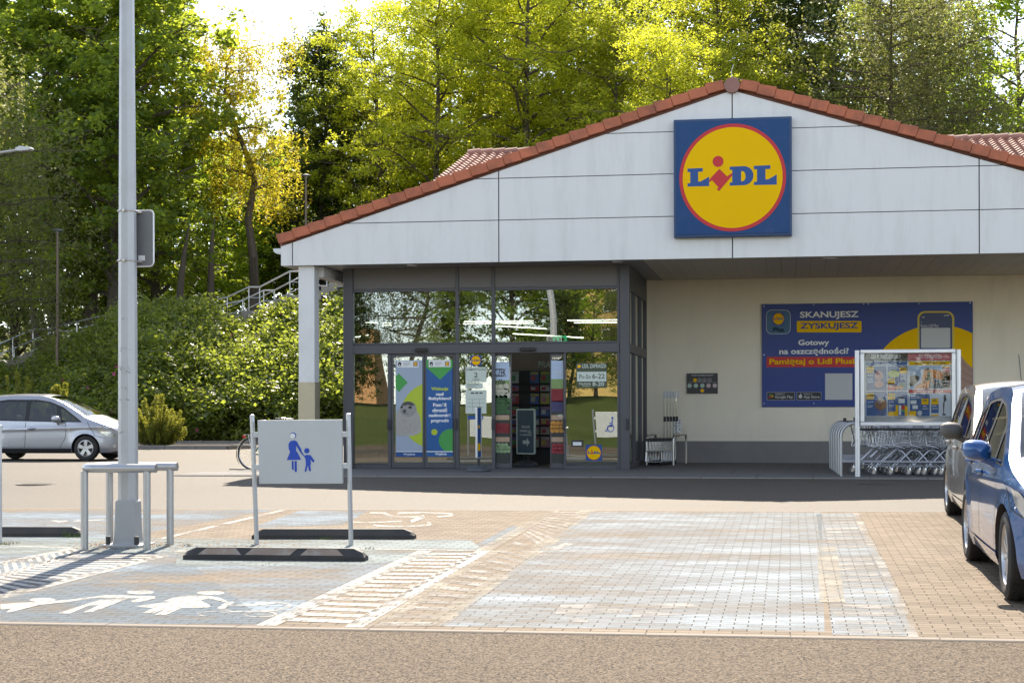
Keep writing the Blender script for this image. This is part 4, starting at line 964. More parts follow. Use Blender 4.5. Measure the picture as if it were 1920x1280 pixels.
pr = Print(pf(4)); pr.text('Karta Lidl Plus', *cc([(1396,290)])[0], *cc([(1535,312)])[0], 0.01); pr.text('9:41', *cc([(1404,226)])[0], *cc([(1424,240)])[0]); pr.text('x', *cc([(1396,268)])[0], *cc([(1404,278)])[0]); pr.polys([cc(rect(1580,216,1592,224)), cc(rect(1596,214,1604,224)), cc(rect(1608,213,1620,223))]); pr.build('phone_lettering', GREYP, brd)
hand = [(1690,520),(1720,545),(1760,600),(1808,640),(1808,900),(1770,935),(1720,925),(1660,900),(1600,820),(1560,760),(1600,740),(1680,700)]
Print(pf(4)).poly(cc(hand)).build('hand_print', SKIN, brd)
DSK = mat('printed_skin_dark', (0.24,0.13,0.10), 0.5, 0, 0.2, 5)
Print(pf(5)).polys([cc(q) for q in stroke([(1720,600),(1770,640),(1808,670)],5)+stroke([(1715,660),(1760,690),(1808,715)],5)+stroke([(1715,720),(1760,745),(1808,765)],6)+stroke([(1712,790),(1750,815),(1808,830)],5)+stroke([(1706,850),(1750,880),(1795,895)],8)]).build('hand_creases', DSK, brd)
pr = Print(pf(1)); pr.poly(cc(rrect(403,263,921,354,10))); pr.build('yellow_band', YELP, brd)
pr = Print(pf(2)); pr.poly(cc(rect(160,549,1010,632))); pr.build('red_band', REDP, brd)
def T(pr, s, x0, y0, x1, y1, bold=0.03):
    a = cc([((x0+x1)/2, y0)])[0][1]; b = cc([((x0+x1)/2, y1)])[0][1]; pr.text(s, X0c+x0/Kc, a, X0c+x1/Kc, b, bold)
pr = Print(pf(2)); T(pr,'SKANUJESZ',428,186,897,250,0.025); T(pr,'Gotowy',414,412,662,470,0.03); T(pr,'na oszczędności?',262,476,818,540,0.028); T(pr,'Plus',214,312,298,350,0.02); pr.build('white_lettering', WHITEP, brd)
pr = Print(pf(2)); T(pr,'ZYSKUJESZ',428,277,895,338,0.03); pr.build('navy_lettering', NAVY, brd)
pr = Print(pf(3)); T(pr,'Pamiętaj o Lidl Plusie',182,563,905,622,0.03); pr.build('yellow_lettering', YELP, brd)
BADGE = mat('app_badge_blue', (0.012,0.10,0.22), 0.4, 0, 0.1)
pr = Print(pf(1)); pr.poly(cc(rrect(158,174,353,368,42))); pr.build('badge_rim', GREYP, brd)
bd = Print(pf(2)); bd.poly(cc(rrect(162,178,349,364,39))); bdo = bd.build('badge', BADGE, brd)
ax0, ay0 = cc([(206,195)])[0]; ax1, ay1 = cc([(306,298)])[0]
logo([pf(3+k) for k in range(5)], brd, ax0, ay0, ax1, ay1, BLUEP, True, True)
Print(pf(1)).poly(cc(rect(628,682,846,893))).build('blank_code_panel', GREYP, brd)
for (x0, x1, small, big) in ((162,385,'POBIERZ Z','Google Play'),(401,597,'Pobierz w','App Store')):
    Print(pf(1)).poly(cc(rrect(x0,831,x1,896,8))).build('store_badge_rim', GREYP, brd)
    Print(pf(2)).poly(cc(rrect(x0+2,833,x1-2,894,7))).build('store_badge', BLACKP, brd)
    pr = Print(pf(3)); T(pr, small, x0+(68 if x0<300 else 56), 840, x0+(142 if x0<300 else 124), 852, 0.01); T(pr, big, x0+(66 if x0<300 else 54), 858, x1-14, 886, 0.015)
    if x0 > 300: pr.poly(cc(ell(430,866,15,15,14)), cc(ell(433,846,4,6,8)))
    pr.build('badge_lettering', GREYP, brd)
for (pts, m_) in (([(178,844),(200,862),(178,862)],TEALP),([(178,862),(200,862),(178,884)],REDP),([(200,850),(216,863),(200,876)],YELP),([(178,844),(200,850),(205,863),(192,863)],GREENP)): Print(pf(3)).poly(cc(pts)).build('play_triangle', m_, brd)
sc_m = MB()
for x_, y_ in ((140,145),(537,134),(938,128),(975,128),(1380,125),(1790,118),(140,533),(140,922),(538,922)):
    p_ = pf(1)(*cc([(x_, y_)])[0]); s_ = MB(); s_.disc(p_, 0.012, (0,-1,0), 10); s_.build('screw', ALU, brd)
# ---- small dark notice
q = empty('coin_notice', P(1316,737,YP), 'small dark notice about trolley coins on the beige wall', 'notice')
nb_ = board('notice_board', 1288, 699.5, 1346, 737.5, YP, 0.01, mat('notice_black',(0.025,0.024,0.026),0.45,0,0.1), q)
zn = lambda x, y: (1190+x/6.094, 680+y/6.094)
f1 = pf(1, YP, 0.010, 1317); f2 = pf(2, YP, 0.010, 1317)
pr = Print(f1); pr.text('WÓZEK PRZYJMUJE MONETY', *zn(648,130), *zn(902,156), 0.012); pr.polys([[zn(*p) for p in rect(604,221,944,223)]])
for x_ in (742,797,856): pr.polys([[zn(*p) for p in q2] for q2 in ring(x_,196,24,24,3,16)])
pr.text('1zł', *zn(733,186), *zn(753,206), 0.02); pr.text('5zł', *zn(787,186), *zn(808,206), 0.02); pr.text('1€', *zn(848,186), *zn(866,206), 0.02); pr.build('white_lettering', GREYP, nb_)
Print(f1).poly([zn(*p) for p in ell(690,197,22,22,16)]).build('coin_icon', YELP, nb_)
for x_, m_ in ((628,'pale_green_print'),(700,'pale_green_print'),(774,'pale_green_print'),(845,'pale_rose_print'),(916,'pale_rose_print')):
    Print(f1).poly([zn(*p) for p in ell(x_,260,25,25,16)]).build('coin_icon', mat(m_, (0.42,0.55,0.45) if 'green' in m_ else (0.58,0.46,0.46), 0.5), nb_)
a_, b_ = zn(748,292), zn(798,341); logo([pf(1+k, YP, 0.010, 1317) for k in range(5)], nb_, a_[0], a_[1], b_[0], b_[1], BLUEP, False, True)

# ---- promo stand with leaflet case
YS_ = 30.55
g1 = P(1607.5, 894, YS_); g2 = P(1797, 893, YS_)
zf = SLAB
ps = empty('leaflet_stand', ((g1.x+g2.x)/2, YS_, zf), 'aluminium leaflet display case on two round posts in front of the trolleys', 'display case')
for (xa_p, xb_p) in ((1603,1612.5),(1792.5,1801.5)):
    xm = (PX(xa_p,YS_)+PX(xb_p,YS_))/2; mb = MB(); mb.cyl((xm,YS_,zf-0.02),(xm,YS_,PZ(1700,656,YS_)),0.048,18); mb.build('post', ALU, ps, smooth=True)
fx0,fx1,fz0,fz1 = PX(1613.3,YS_),PX(1791.5,YS_),PZ(1700,798,YS_),PZ(1700,655,YS_)
fw = 0.068; mb = MB()
for a3, b3 in (((fx0,fz1-fw),(fx1,fz1)),((fx0,fz0),(fx1,fz0+fw)),((fx0,fz0+fw+0.001),(fx0+fw,fz1-fw-0.001)),((fx1-fw,fz0+fw+0.001),(fx1,fz1-fw-0.001))): mb.box((a3[0],YS_-0.06,a3[1]),(b3[0],YS_+0.06,b3[1]))
mb.build('case_frame', ALU, ps, bevel=0.012)
for xx in (fx0, fx1):
    for zz_ in (fz0+0.14, fz1-0.14): mb = MB(); mb.box((xx-0.05,YS_-0.02,zz_-0.03),(xx+0.05,YS_+0.02,zz_+0.03)); mb.build('clamp', ALU, ps)
mb = MB(); mb.box((fx0+0.02,YS_+0.0,fz0+0.02),(fx1-0.02,YS_+0.05,fz1-0.02)); bk = mb.build('case_back', mat('case_back_grey',(0.36,0.38,0.39),0.6,0,0.05), ps)
CASEG = glass_mat('case_glass', (0.95,0.96,0.96), 0.7, 0.0, 0.003, 2.5)
mb = MB(); mb.box((fx0+fw,YS_-0.045,fz0+fw),(fx1-fw,YS_-0.040,fz1-fw)); mb.build('case_glass', CASEG, ps)
mb = MB(); mb.tube([(fx0-0.1,YS_,fz0-0.06),(fx1+0.1,YS_,fz0-0.06)],0.02,8); mb.build('cross_bar', DARKP, ps)
Kp = 7.53; e = lambda pts: [(1600+x/Kp, 640+y/Kp) for x, y in pts]
def lf_(k): return plane_fn(YS_-0.002, 0.0016*k, 1700)
def TT(pr, s, x0, y0, x1, y1, b=0.02): pr.text(s, *e([(x0,y0)])[0], *e([(x1,y1)])[0], b); return pr
L1 = lambda m_, nm, *pl: Print(lf_(1)).poly(*[e(p) for p in pl]).build(nm, m_, bk)
L2_ = lambda m_, nm, *pl: Print(lf_(2)).poly(*[e(p) for p in pl]).build(nm, m_, bk)
L3 = lambda m_, nm, *pl: Print(lf_(3)).poly(*[e(p) for p in pl]).build(nm, m_, bk)
BLUEL = mat('leaflet_blue', (0.02,0.085,0.26), 0.4, 0, 0.25, 6)
L1(mat('header_dark',(0.05,0.045,0.03),0.4,0,0.3,10),'dark_header',rect(152,165,768,270)); L1(mat('header_red',(0.52,0.10,0.11),0.4,0,0.15,6),'red_header',rect(769,165,1388,270))
pr = Print(lf_(3)); TT(pr,'OD PONIEDZIAŁKU',250,185,655,240,0.0); TT(pr,'OD CZWARTKU',925,183,1250,238,0.0); pr.build('header_lettering', WHITEP, bk)
L1(WHITEP,'leaflet',rect(175,280,772,1055)); L1(mat('leaflet_pale',(0.62,0.68,0.74),0.4,0,0.05),'leaflet',rect(782,275,1385,1055))
L2_(BLUEL,'leaflet_cell',rect(178,282,768,335)); L2_(BLUEL,'leaflet_cell',rect(182,345,472,690)); L2_(BLUEL,'leaflet_cell',rect(482,345,766,690)); L2_(BLUEL,'leaflet_cell',rect(182,700,472,1050)); L2_(BLUEL,'leaflet_cell',rect(482,700,766,1050))
L2_(YELP,'leaflet_cell',rect(784,280,1384,335)); L2_(SKYP,'leaflet_photo',rect(796,350,1368,665)); L2_(REDP,'leaflet_cell',rect(784,680,1384,728)); L2_(BLUEL,'leaflet_cell',rect(797,745,1078,1052))
L3(ORNP,'leaflet_photo',[(1000,390),(1130,395),(1368,450),(1368,575),(1150,520),(1090,560),(1060,665),(860,665),(960,560)])
L3(mat('rock_print',(0.10,0.08,0.05),0.5,0,0.5,25),'leaflet_photo',[(796,490),(870,470),(935,500),(920,560),(860,620),(796,640)]); L3(mat('dark_rock_print',(0.10,0.115,0.13),0.5,0,0.4,25),'leaflet_photo',[(1075,610),(1110,540),(1250,545),(1368,580),(1368,664),(1062,664)])
for px_, py_ in ((190,355),(655,365),(487,522),(190,730),(487,733),(962,805),(1100,805)):
    L3(YELP,'price_tab',rect(px_,py_,px_+100,py_+85))
L3(REDP,'price_tab',rect(487,588,586,688)); L3(REDP,'price_tab',rect(1262,372,1362,468)); L3(REDP,'price_tab',rect(1262,545,1362,640)); L3(YELP,'price_tab',rect(1262,355,1362,371)); L3(YELP,'price_tab',rect(1262,480,1362,500)); L3(YELP,'price_tab',rect(1262,525,1362,544)); L3(YELP,'price_tab',rect(1262,641,1362,660)); L3(ORNP,'price_tab',rect(1262,500,1362,524))
L3(PINKP,'food_print',ell(362,480,62,70,20)); L3(PINKP,'food_print',ell(362,600,66,50,20)); L3(mat('grape_print',(0.42,0.46,0.06),0.5,0,0.35,40),'food_print',ell(572,455,82,52,20)); L3(BROWNP,'food_print',ell(385,885,88,80,22)); L3(ORNP,'food_print',ell(615,650,30,26,14)); L3(ORNP,'food_print',ell(675,650,30,26,14)); L3(DGREENP,'food_print',ell(700,610,50,22,14))
L3(WHITEP,'carton_print',rect(636,780,726,870)); L3(REDP,'carton_print',rect(636,780,726,806)); L3(YELP,'leaflet_cell',[(485,1050),(500,990),(595,985),(596,900),(632,890),(632,1050)]); L3(YELP,'leaflet_cell',[(726,895),(766,925),(766,1050),(726,1050)]); L3(WHITEP,'carton_print',rect(640,900,675,1035)); L3(REDP,'carton_print',rect(680,900,725,960)); L3(GREENP,'carton_print',rect(680,962,725,990)); L3(BLUEL,'leaflet_cell',rect(1100,890,1205,1010)); L3(YELP,'leaflet_cell',rect(1100,1030,1205,1052)); L3(YELP,'leaflet_cell',rect(785,980,888,1052)); L3(WHITEP,'appliance_print',rect(808,830,890,880)); L3(WHITEP,'appliance_print',rect(835,900,910,950)); L3(GREYP,'appliance_print',ell(938,1010,34,36,16))
L3(DARKP,'vacuum_print',[(1275,755),(1308,755),(1315,835),(1290,850),(1278,1015),(1308,1025),(1305,1042),(1258,1042),(1256,1025),(1268,1015),(1266,890),(1275,840)])
for pl in ([(1035,375),(1070,370),(1075,410),(1040,415)],[(1045,420),(1085,430),(1085,500),(1045,500)],[(1045,500),(1105,505),(1100,545),(1020,550),(1010,535)],[(1015,535),(1040,560),(920,620),(880,640),(870,620)],[(1095,500),(1135,510),(1160,600),(1130,600),(1110,545)],[(1080,435),(1130,490),(1120,500),(1075,455)]):
    Print(lf_(4)).poly(e(pl)).build('runner_print', SKIN if pl[0][0] in (1015,1095,1080) else (DARKP if pl[0][0]==1035 else DGREENP), bk)
pr = Print(lf_(4))
for (t, a1, b1, a2, b2) in (('DO WTORKU, 12.08',332,308,618,328),('8,99',205,465,278,490),('6,99',668,455,742,478),('4,99',500,602,574,630),('3,79',205,842,280,866),('1,79',503,842,570,866),('69,-',985,905,1048,928),('249,-',1112,900,1192,925),('29,99',1262,388,1358,416),('69,99',1262,556,1358,582),('OD SOBOTY, 16.08',898,690,1270,722),('mleko',645,940,670,1020)): TT(pr,t,a1,b1,a2,b2,0.02)
for (xa1,ya1,xb1) in ((200,520,270),(200,545,285),(200,570,280),(660,490,740),(660,510,730),(660,530,745),(200,900,280),(200,920,270),(500,890,580),(500,912,570),(812,765,920),(812,790,950),(975,945,1060),(1110,945,1195),(500,640,575)): pr.poly(e(rect(xa1,ya1,xb1,ya1+7)))
pr.build('white_lettering', WHITEP, bk)
pr = Print(lf_(4))
for (t, a1, b1, a2, b2) in (('OD CZWARTKU, 14.08',865,294,1300,322),('60%',198,385,285,415),('TANIEJ',200,422,280,436),('58%',663,378,748,408),('50%',495,530,580,558),('72%',200,745,288,775),('TANIEJ',202,783,282,797),('55%',496,745,582,775),('TANIEJ',498,783,575,797),('-20',970,815,1035,845),('-50',1108,815,1172,845)): TT(pr,t,a1,b1,a2,b2,0.02)
pr.build('dark_lettering', mat('dark_navy_print',(0.02,0.025,0.05),0.5), bk)

# ---- door banners and papers on the glass
YB = YGL + 0.005
KB = 5.333; bb = lambda pts: [(720+x/KB, 640+y/KB) for x, y in pts]
def banner(name, x0, y0, x1, y1, m_, label, cat='poster', Y=YB, th=0.003, xr_=800):
    r_ = empty(name, (PX((x0+x1)/2,Y), Y, PZ(xr_,y1,Y)), label, cat)
    return r_, board('banner_sheet', x0, y0, x1, y1, Y, th, m_, r_, xr_)
bf = lambda k, Y=YB, th=0.003, xr_=800: plane_fn(Y-th, 0.0013*k, xr_)
PB = lambda root, k, nm, m_, *pl: Print(bf(k)).poly(*[bb(p) for p in pl]).build(nm, m_, root)
def TB(pr, s, x0, y0, x1, y1, b=0.045): pr.text(s, *bb([(x0,y0)])[0], *bb([(x1,y1)])[0], b); return pr
# left: seal
r1, s1 = banner('door_poster', *bb([(117,187)])[0], *bb([(384,1152)])[0], mat('banner_pale_blue',(0.36,0.43,0.53),0.45,0,0.12,1.0), 'pale blue door poster with a grey seal and a lime green disc')
PB(s1,1,'lime_disc',LIMEP, clipr(ell(520,735,355,335,64),117,187,384,1090)); PB(s1,1,'green_diamond',GREENP,[(117,347),(150,318),(237,408),(150,502),(117,468)])
PB(s1,1,'white_box',WHITEP,rect(132,195,346,258)); PB(s1,2,'blue_foot',BLUEP,rect(117,1105,384,1152)); PB(s1,2,'foot_line',WHITEP,rect(117,1096,384,1104))
SEAL = mat('seal_print',(0.40,0.375,0.345),0.5,0,0.35,22); SEALD = mat('seal_print_dark',(0.07,0.065,0.065),0.5,0,0.4,20)
PB(s1,2,'seal_body',SEAL,[(119,720),(140,690),(165,665),(180,640),(300,660),(330,690),(355,740),(370,820),(370,890),(345,920),(300,938),(240,945),(160,945),(119,935)])
PB(s1,3,'seal_head',mat('seal_head_print',(0.30,0.29,0.28),0.5,0,0.3,22),ell(242,675,84,78,28)); PB(s1,4,'seal_crown',SEALD,[(175,640),(190,612),(230,598),(275,603),(308,630),(300,640),(262,640),(240,630),(215,640)]); 
PB(s1,4,'seal_flipper',mat('seal_print_light',(0.44,0.42,0.39),0.5,0,0.25,22),[(190,940),(260,915),(330,895),(368,870),(366,905),(330,930),(270,943)])
PB(s1,5,'seal_eye',BLACKP,ell(178,655,13,12,12)); PB(s1,5,'seal_eye',BLACKP,ell(262,658,19,13,14)); PB(s1,5,'seal_muzzle',SEALD,[(185,690),(205,675),(225,685),(222,705),(205,715),(188,708)]); PB(s1,6,'seal_mouth',BLACKP,*stroke([(192,722),(212,712),(240,728)],4))
def bhead(root, x):
    pr = Print(bf(3)); pr.poly(bb(ell(x+26,214,15,11,12)), bb(ell(x+15,228,6,11,10)), bb(ell(x+36,226,6,12,10))); TB(pr,'WWF',x+12,238,x+40,248,0.02)
    pr.build('panda_emblem', BLACKP, root)
    pr = Print(bf(3))
    for i, w_ in enumerate((74,62,76,50)): pr.poly(bb(rect(x+62,207+i*10,x+62+w_,211+i*10)))
    pr.build('small_print', mat('grey_small_print',(0.35,0.37,0.38),0.5), root)
    a_, b_ = bb([(x+162,202)])[0], bb([(x+206,246)])[0]; logo([bf(3+k) for k in range(5)], root, a_[0], a_[1], b_[0], b_[1], BLUEP, False, True)
    pr = Print(bf(6)); TB(pr,'LiDL',x+168,219,x+200,229,0.02); pr.build('emblem_lettering', BLUEP, root)
bhead(s1, 132)
pr = Print(bf(3)); TB(pr,'Wyjście',192,1114,310,1142,0.02); pr.build('foot_lettering', WHITEP, s1)
# right: holiday text
r2, s2 = banner('door_poster', *bb([(424,182)])[0], *bb([(687,1150)])[0], mat('banner_blue',(0.012,0.10,0.31),0.45,0,0.05), 'blue door poster with white lettering and green shapes beside the seal poster')
PB(s2,1,'green_triangle',GREENP,[(424,182),(687,182),(687,262),(562,384),(424,258)]); PB(s2,2,'white_box',WHITEP,rect(448,185,667,256)); bhead(s2, 449)
PB(s2,1,'green_disc',GREENP,clipr(ell(672,990,125,117,48),424,182,687,1094)); PB(s2,1,'lime_disc',LIMEP,ell(503,905,31,31,24)); PB(s2,2,'foot_line',WHITEP,rect(424,1094,687,1104))
pr = Print(bf(1)); TB(pr,'Wakacje',472,456,644,498); pr.build('lime_lettering', LIMEP, s2)
pr = Print(bf(1))
for t, a1, b1, a2, b2 in (('nad',520,510,596,542),('Bałtykiem?',446,553,672,592),('Pomóż',491,612,627,652),('chronić',483,664,634,706),('nadmorską',448,720,672,762),('przyrodę',470,772,650,816),('Wyjście',508,1110,626,1140)): TB(pr,t,a1,b1,a2,b2,0.045)
pr.build('white_lettering', WHITEP, s2)
# papers on the middle pane (behind the glass)
PAPER = mat('paper_sheet', (0.60,0.66,0.58), 0.6, 0, 0.06)
YQ = YGL + 0.024
def paper(x0, y0, x1, y1, label, lines, m_=PAPER, ink=BLACKP, cat='notice', name='paper_notice'):
    r_ = empty(name, (PX((x0+x1)/2,YQ), YQ, PZ(900,y1,YQ)), label, cat); s_ = board('sheet', x0, y0, x1, y1, YQ, 0.002, m_, r_, 900)
    pr = Print(plane_fn(YQ-0.002, 0.0012, 900))
    for l in lines:
        if len(l) == 5: pr.text(l[0], l[1], l[2], l[3], l[4], 0.015)
        else: pr.poly(rect(*l))
    if lines: pr.build('lettering', ink, s_)
    return r_, s_
INKG = mat('faded_ink', (0.10,0.11,0.09), 0.6)
paper(873,688,912,716,'pale paper address sheet with a large figure 2 on the middle pane',[('ROMANTYCZNA',874,690.5,912,694.5),('2',889,698,896,707.5),('LUBLIN',886,710,899,713)],PAPER,INKG)
paper(873,718,905,728,'narrow paper strip under the address sheet on the middle pane',[(876,720,898,721.3),(876,724,892,725)],PAPER,INKG)
paper(873,731,912,775,'large pale paper notice lowest on the middle pane',[(883,735,889,738),(891,735,897,738),(899,735,905,738),(876,748,909,748.4),(876,755,909,755.4),(876,762,909,762.4),(886,748,886.4,770),(899,748,899.4,770)],PAPER,INKG)
paper(877,778.5,906,786,'small blue and white strip sticker beside the pavement sign',[(892,780,904,784.5)],BLUEP,WHITEP,'sticker','strip_sticker')
r3, s3 = paper(883,665.5,902.5,685.5,'square yellow disc sticker high on the middle pane',[],BLUEP,BLACKP,'sticker','glass_sticker'); logo([plane_fn(YQ-0.002,0.0012*(k+1),900) for k in range(5)], s3, 883,665.5,902.5,685.5, None, True, True)
r4, s4 = paper(1098,833,1128.5,863,'larger square yellow disc sticker low on the right pane',[],BLUEP,BLACKP,'sticker','glass_sticker'); logo([plane_fn(YQ-0.002,0.0012*(k+1),900) for k in range(5)], s4, 1098,833,1128.5,863, None, True, True)
r5, s5 = paper(1081,682,1138,728,'opening hours sign on the right pane of the entrance',[('LIDL ZAPRASZA',1092,683.5,1137,691),('8-20',1111,717,1133,724.5),('Niedziela',1086,718,1108,722),('handlowa',1092,723,1108,725)],mat('hours_green',(0.055,0.075,0.035),0.4,0,0.1),PAPER,'sign','hours_sign')
pr = Print(plane_fn(YQ-0.002,0.0024,900)); pr.poly(rect(1082,698,1137,716)); w_ = pr.build('hours_box', PAPER, s5)
pr = Print(plane_fn(YQ-0.002,0.0036,900)); pr.text('Pn-So',1086.5,703,1108,711,0.01); pr.text('6-22',1110.5,701.5,1134,711,0.02); pr.build('hours_lettering', INKG, s5)
logo([plane_fn(YQ-0.002,0.0012*(k+1),900) for k in range(5)], s5, 1082,684,1090,691.5, BLUEP, False, True)
paper(1071,824.5,1093.5,837,'small dark payment terminal sticker on the right pane',[(1074,828,1090,834.5)],DARKP,WHITEP,'sticker','payment_sticker')
# ---- things inside the shop
MAGM = [mat('cover_%s' % n_, c_, 0.4, 0, 0.6, 14) for n_, c_ in (('red',(0.40,0.05,0.05)),('blue',(0.06,0.12,0.35)),('cream',(0.42,0.37,0.28)),('pink',(0.42,0.16,0.22)),('green',(0.10,0.26,0.09)),('white',(0.5,0.5,0.48)),('yellow',(0.5,0.38,0.05)))]
YM = 37.0
mr_ = empty('magazine_rack', (PX(1010,YM), YM, SLAB), 'dark magazine rack full of covers inside the open doorway', 'rack')
mb = MB(); mx0, mx1, mz1 = PX(955,YM), PX(1040,YM), PZ(1000,694,YM)
mb.box((mx0,YM,SLAB),(mx1,YM+0.06,mz1)); mb.build('back_panel', INT, mr_)
rs = random.Random(5); cols_ = [(959,973.5),(994.5,1011),(1014,1031)]; rows_ = [(696,718),(722,733),(737,757),(762,780),(784,796),(800,814),(818,838)]
for i, (y0, y1) in enumerate(rows_):
    zsh = PZ(1000, y1, YM); mb = MB(); mb.box((mx0+0.02,YM-0.10,zsh-0.012),(mx1-0.02,YM-0.001,zsh-0.002)); mb.build('shelf', DARKP, mr_)
n_ = 0
for (x0, x1) in cols_:
    for (y0, y1) in rows_:
        mb = MB(); X0_, X1_ = PX(x0,YM), PX(x1,YM); zz0, zz1 = PZ(1000,y1,YM), PZ(1000,y0,YM); dy_ = rs.uniform(0.02,0.045)
        mm_ = rs.sample(MAGM, 3)
        mb.add([(X0_,YM-0.07,zz0),(X1_,YM-0.07,zz0),(X1_,YM-0.07+dy_,zz1),(X0_,YM-0.07+dy_,zz1),(X0_,YM-0.055,zz0),(X1_,YM-0.055,zz0),(X1_,YM-0.055+dy_,zz1),(X0_,YM-0.055+dy_,zz1)],[(0,1,2,3),(7,6,5,4),(0,4,5,1),(1,5,6,2),(2,6,7,3),(3,7,4,0)])
        h_ = zz1-zz0
        for (fx, fz, gx_, gz_, m__) in ((0.05,0.74,0.95,0.95,1),(0.12,0.2,0.6,0.66,2)):
            mb.cur = m__; yl = lambda f: YM-0.0715+dy_*f-0.001
            mb.add([(X0_+(X1_-X0_)*fx,yl(fz),zz0+h_*fz),(X0_+(X1_-X0_)*gx_,yl(fz),zz0+h_*fz),(X0_+(X1_-X0_)*gx_,yl(gz_),zz0+h_*gz_),(X0_+(X1_-X0_)*fx,yl(gz_),zz0+h_*gz_)],[(0,1,2,3)])
        tag(mb.build('magazine', mm_, fix=False), 'magazine with a colourful cover stacked in the dark rack inside the doorway', 'magazine', 'magazines in the rack')
pr = Print(plane_fn(YM-0.02, 0.0, 1000)); pr.text('PRASA',1010,677,1046,689,0.02)
ms = pr.mb.build('press_sign', PAPER, fix=False); tag(ms, 'pale lettering of the press corner above the magazine rack', 'sign')
# produce graphics standing just behind the glazing
YPR = YGL + 0.062
def ballrow(root, x0, x1, y0, y1, r, m_, rs_, k=2):
    pr = Print(plane_fn(YPR-0.004, 0.0012*k+0.004, 900)); y = y0
    while y < y1:
        x = x0 + rs_.uniform(0, r)
        while x < x1: pr.poly(ell(x, y, r*rs_.uniform(0.8,1.1), r*rs_.uniform(0.8,1.1), 10)); x += r*1.7
        y += r*1.35
    pr.build('produce_print', m_, root)
CAUL = mat('cauliflower_print',(0.50,0.48,0.36),0.5,0,0.25,25); APR = mat('apricot_print',(0.55,0.24,0.03),0.5,0,0.3,20); CUKE = mat('cucumber_print',(0.25,0.36,0.18),0.5,0,0.35,20); DKB = mat('print_dark_ground',(0.03,0.035,0.03),0.5)
rs = random.Random(9)
def produce(x0, x1, ytop, label, items, words):
    r_ = empty('produce_poster', (PX((x0+x1)/2,YPR), YPR, SLAB), label, 'poster'); s_ = board('poster_board', x0, ytop, x1, 866, YPR, 0.004, DKB, r_, 900)
    Print(plane_fn(YPR-0.004,0.002,900)).poly(rect(x0,ytop,x1,ytop+34)).build('sky_print', SKYP, s_)
    Print(plane_fn(YPR-0.004,0.003,900)).poly(rect(x0,ytop+34,x1,ytop+52)).build('field_print', mat('field_print',(0.20,0.30,0.10),0.5,0,0.3,6), s_)
    for (a, b, r, m_) in items: ballrow(s_, x0+1, x1-1, a, b, r, m_, rs)
    for ya_ in (778, 819): pr = Print(plane_fn(YPR-0.004,0.006,900)); pr.poly(rect(x0,ya_,x1,ya_+9)); pr.build('crate_print', WOODP, s_)
    pr = Print(plane_fn(YPR-0.004,0.008,900))
    for w in words: pr.text(*w[:5], 0.01, w[5] if len(w) > 5 else 0)
    pr.build('lettering', BLACKP if x0 < 1000 else PAPER, s_)
produce(925.3,955.3,679,'tall produce poster with cauliflowers and radishes behind the left door leaf',[(725,742,6,CAUL),(745,776,5,DGREENP),(795,812,2.2,REDF),(834,848,4,CUKE)],[('CZEK',928,691,949,706),('dla',929,711,947,720,0.3)])
produce(1033.7,1056.2,677,'tall produce poster with fruit in crates behind the right door leaf',[(731,752,2.2,REDF),(753,772,1.8,VIOP),(793,810,5,APR),(834,848,4.5,REDF)],[('CODZ',1039,696,1054,701),('świeże',1043,703,1054,706),('we',1046,776.5,1054,782)])
# ceiling strip lights seen through the glass
SL = emit('strip_light_glow', (1.0,0.93,0.78), 5.0)
proto = None
for (px, py, Yl, ln, rz) in ((1046,566,40,2.4,0.02),(1078,581,41.5,2.6,0.02),(1140,600.5,40.5,2.0,0.02),(1150,605,42,2.0,0.02),(935,603,44,1.9,0.0),(935,607,45.5,2.0,0.0),(1030,630,44.5,3.2,R(62)),(975,614,46,2.4,R(60)),(836,575,41,0.8,R(70)),(905,597,46,1.0,R(50))):
    q = P(px, py, Yl); z = min(4.2, q.z)
    if proto is None:
        proto = empty('strip_light', (q.x, Yl, z), 'glowing ceiling strip light inside the shop', 'ceiling light', 'ceiling strip lights inside the shop')
        mb = MB(); mb.box((-1.2,-0.02,0),(1.2,0.02,0.018)); mb.build('tube', SL, proto, local=True); mb = MB(); mb.box((-1.22,-0.05,0.031),(1.22,0.05,0.08)); mb.build('housing', DARKP, proto, local=True); o = proto
    else: o = copy_tree(proto)
    o.location = (q.x, Yl, z); o.scale = (ln/2.4, 1, 1); o.rotation_euler = (0, 0, rz)
# green exit sign
q = P(1050, 636, 40)
ex = empty('exit_sign', (q.x,40,q.z), 'green emergency exit sign glowing inside behind the upper glass', 'sign')
mb = MB(); mb.box((q.x-0.17,39.98,q.z-0.09),(q.x+0.17,40.02,q.z+0.09)); ep = mb.build('sign_box', emit('exit_green',(0.02,0.35,0.16),0.9), ex)
pr = Print(lambda u, v: Vector((q.x+u, 39.975, q.z-v))); pr.poly([(-0.02,-0.03),(0.06,-0.03),(0.06,-0.06),(0.14,0),(0.06,0.06),(0.06,0.03),(-0.02,0.03)], ell(-0.1,-0.03,0.02,0.02,8), [(-0.12,0),(-0.07,0),(-0.05,0.05),(-0.13,0.05)]); pr.build('sign_symbol', WHITEP, ep)
# customer service lettering on the inner wall
pr = Print(plane_fn(47.4,0.0,900)); pr.text('Punkt',894,607,918,613,0.02); pr.text('Obsługi Klienta',873,618,944,627.5,0.02); pr.text('Lidl Plus',880,637,915,643,0.02)
tag(pr.mb.build('service_sign', PAPER, fix=False), 'pale customer service lettering on the inner wall behind the upper middle pane', 'sign')

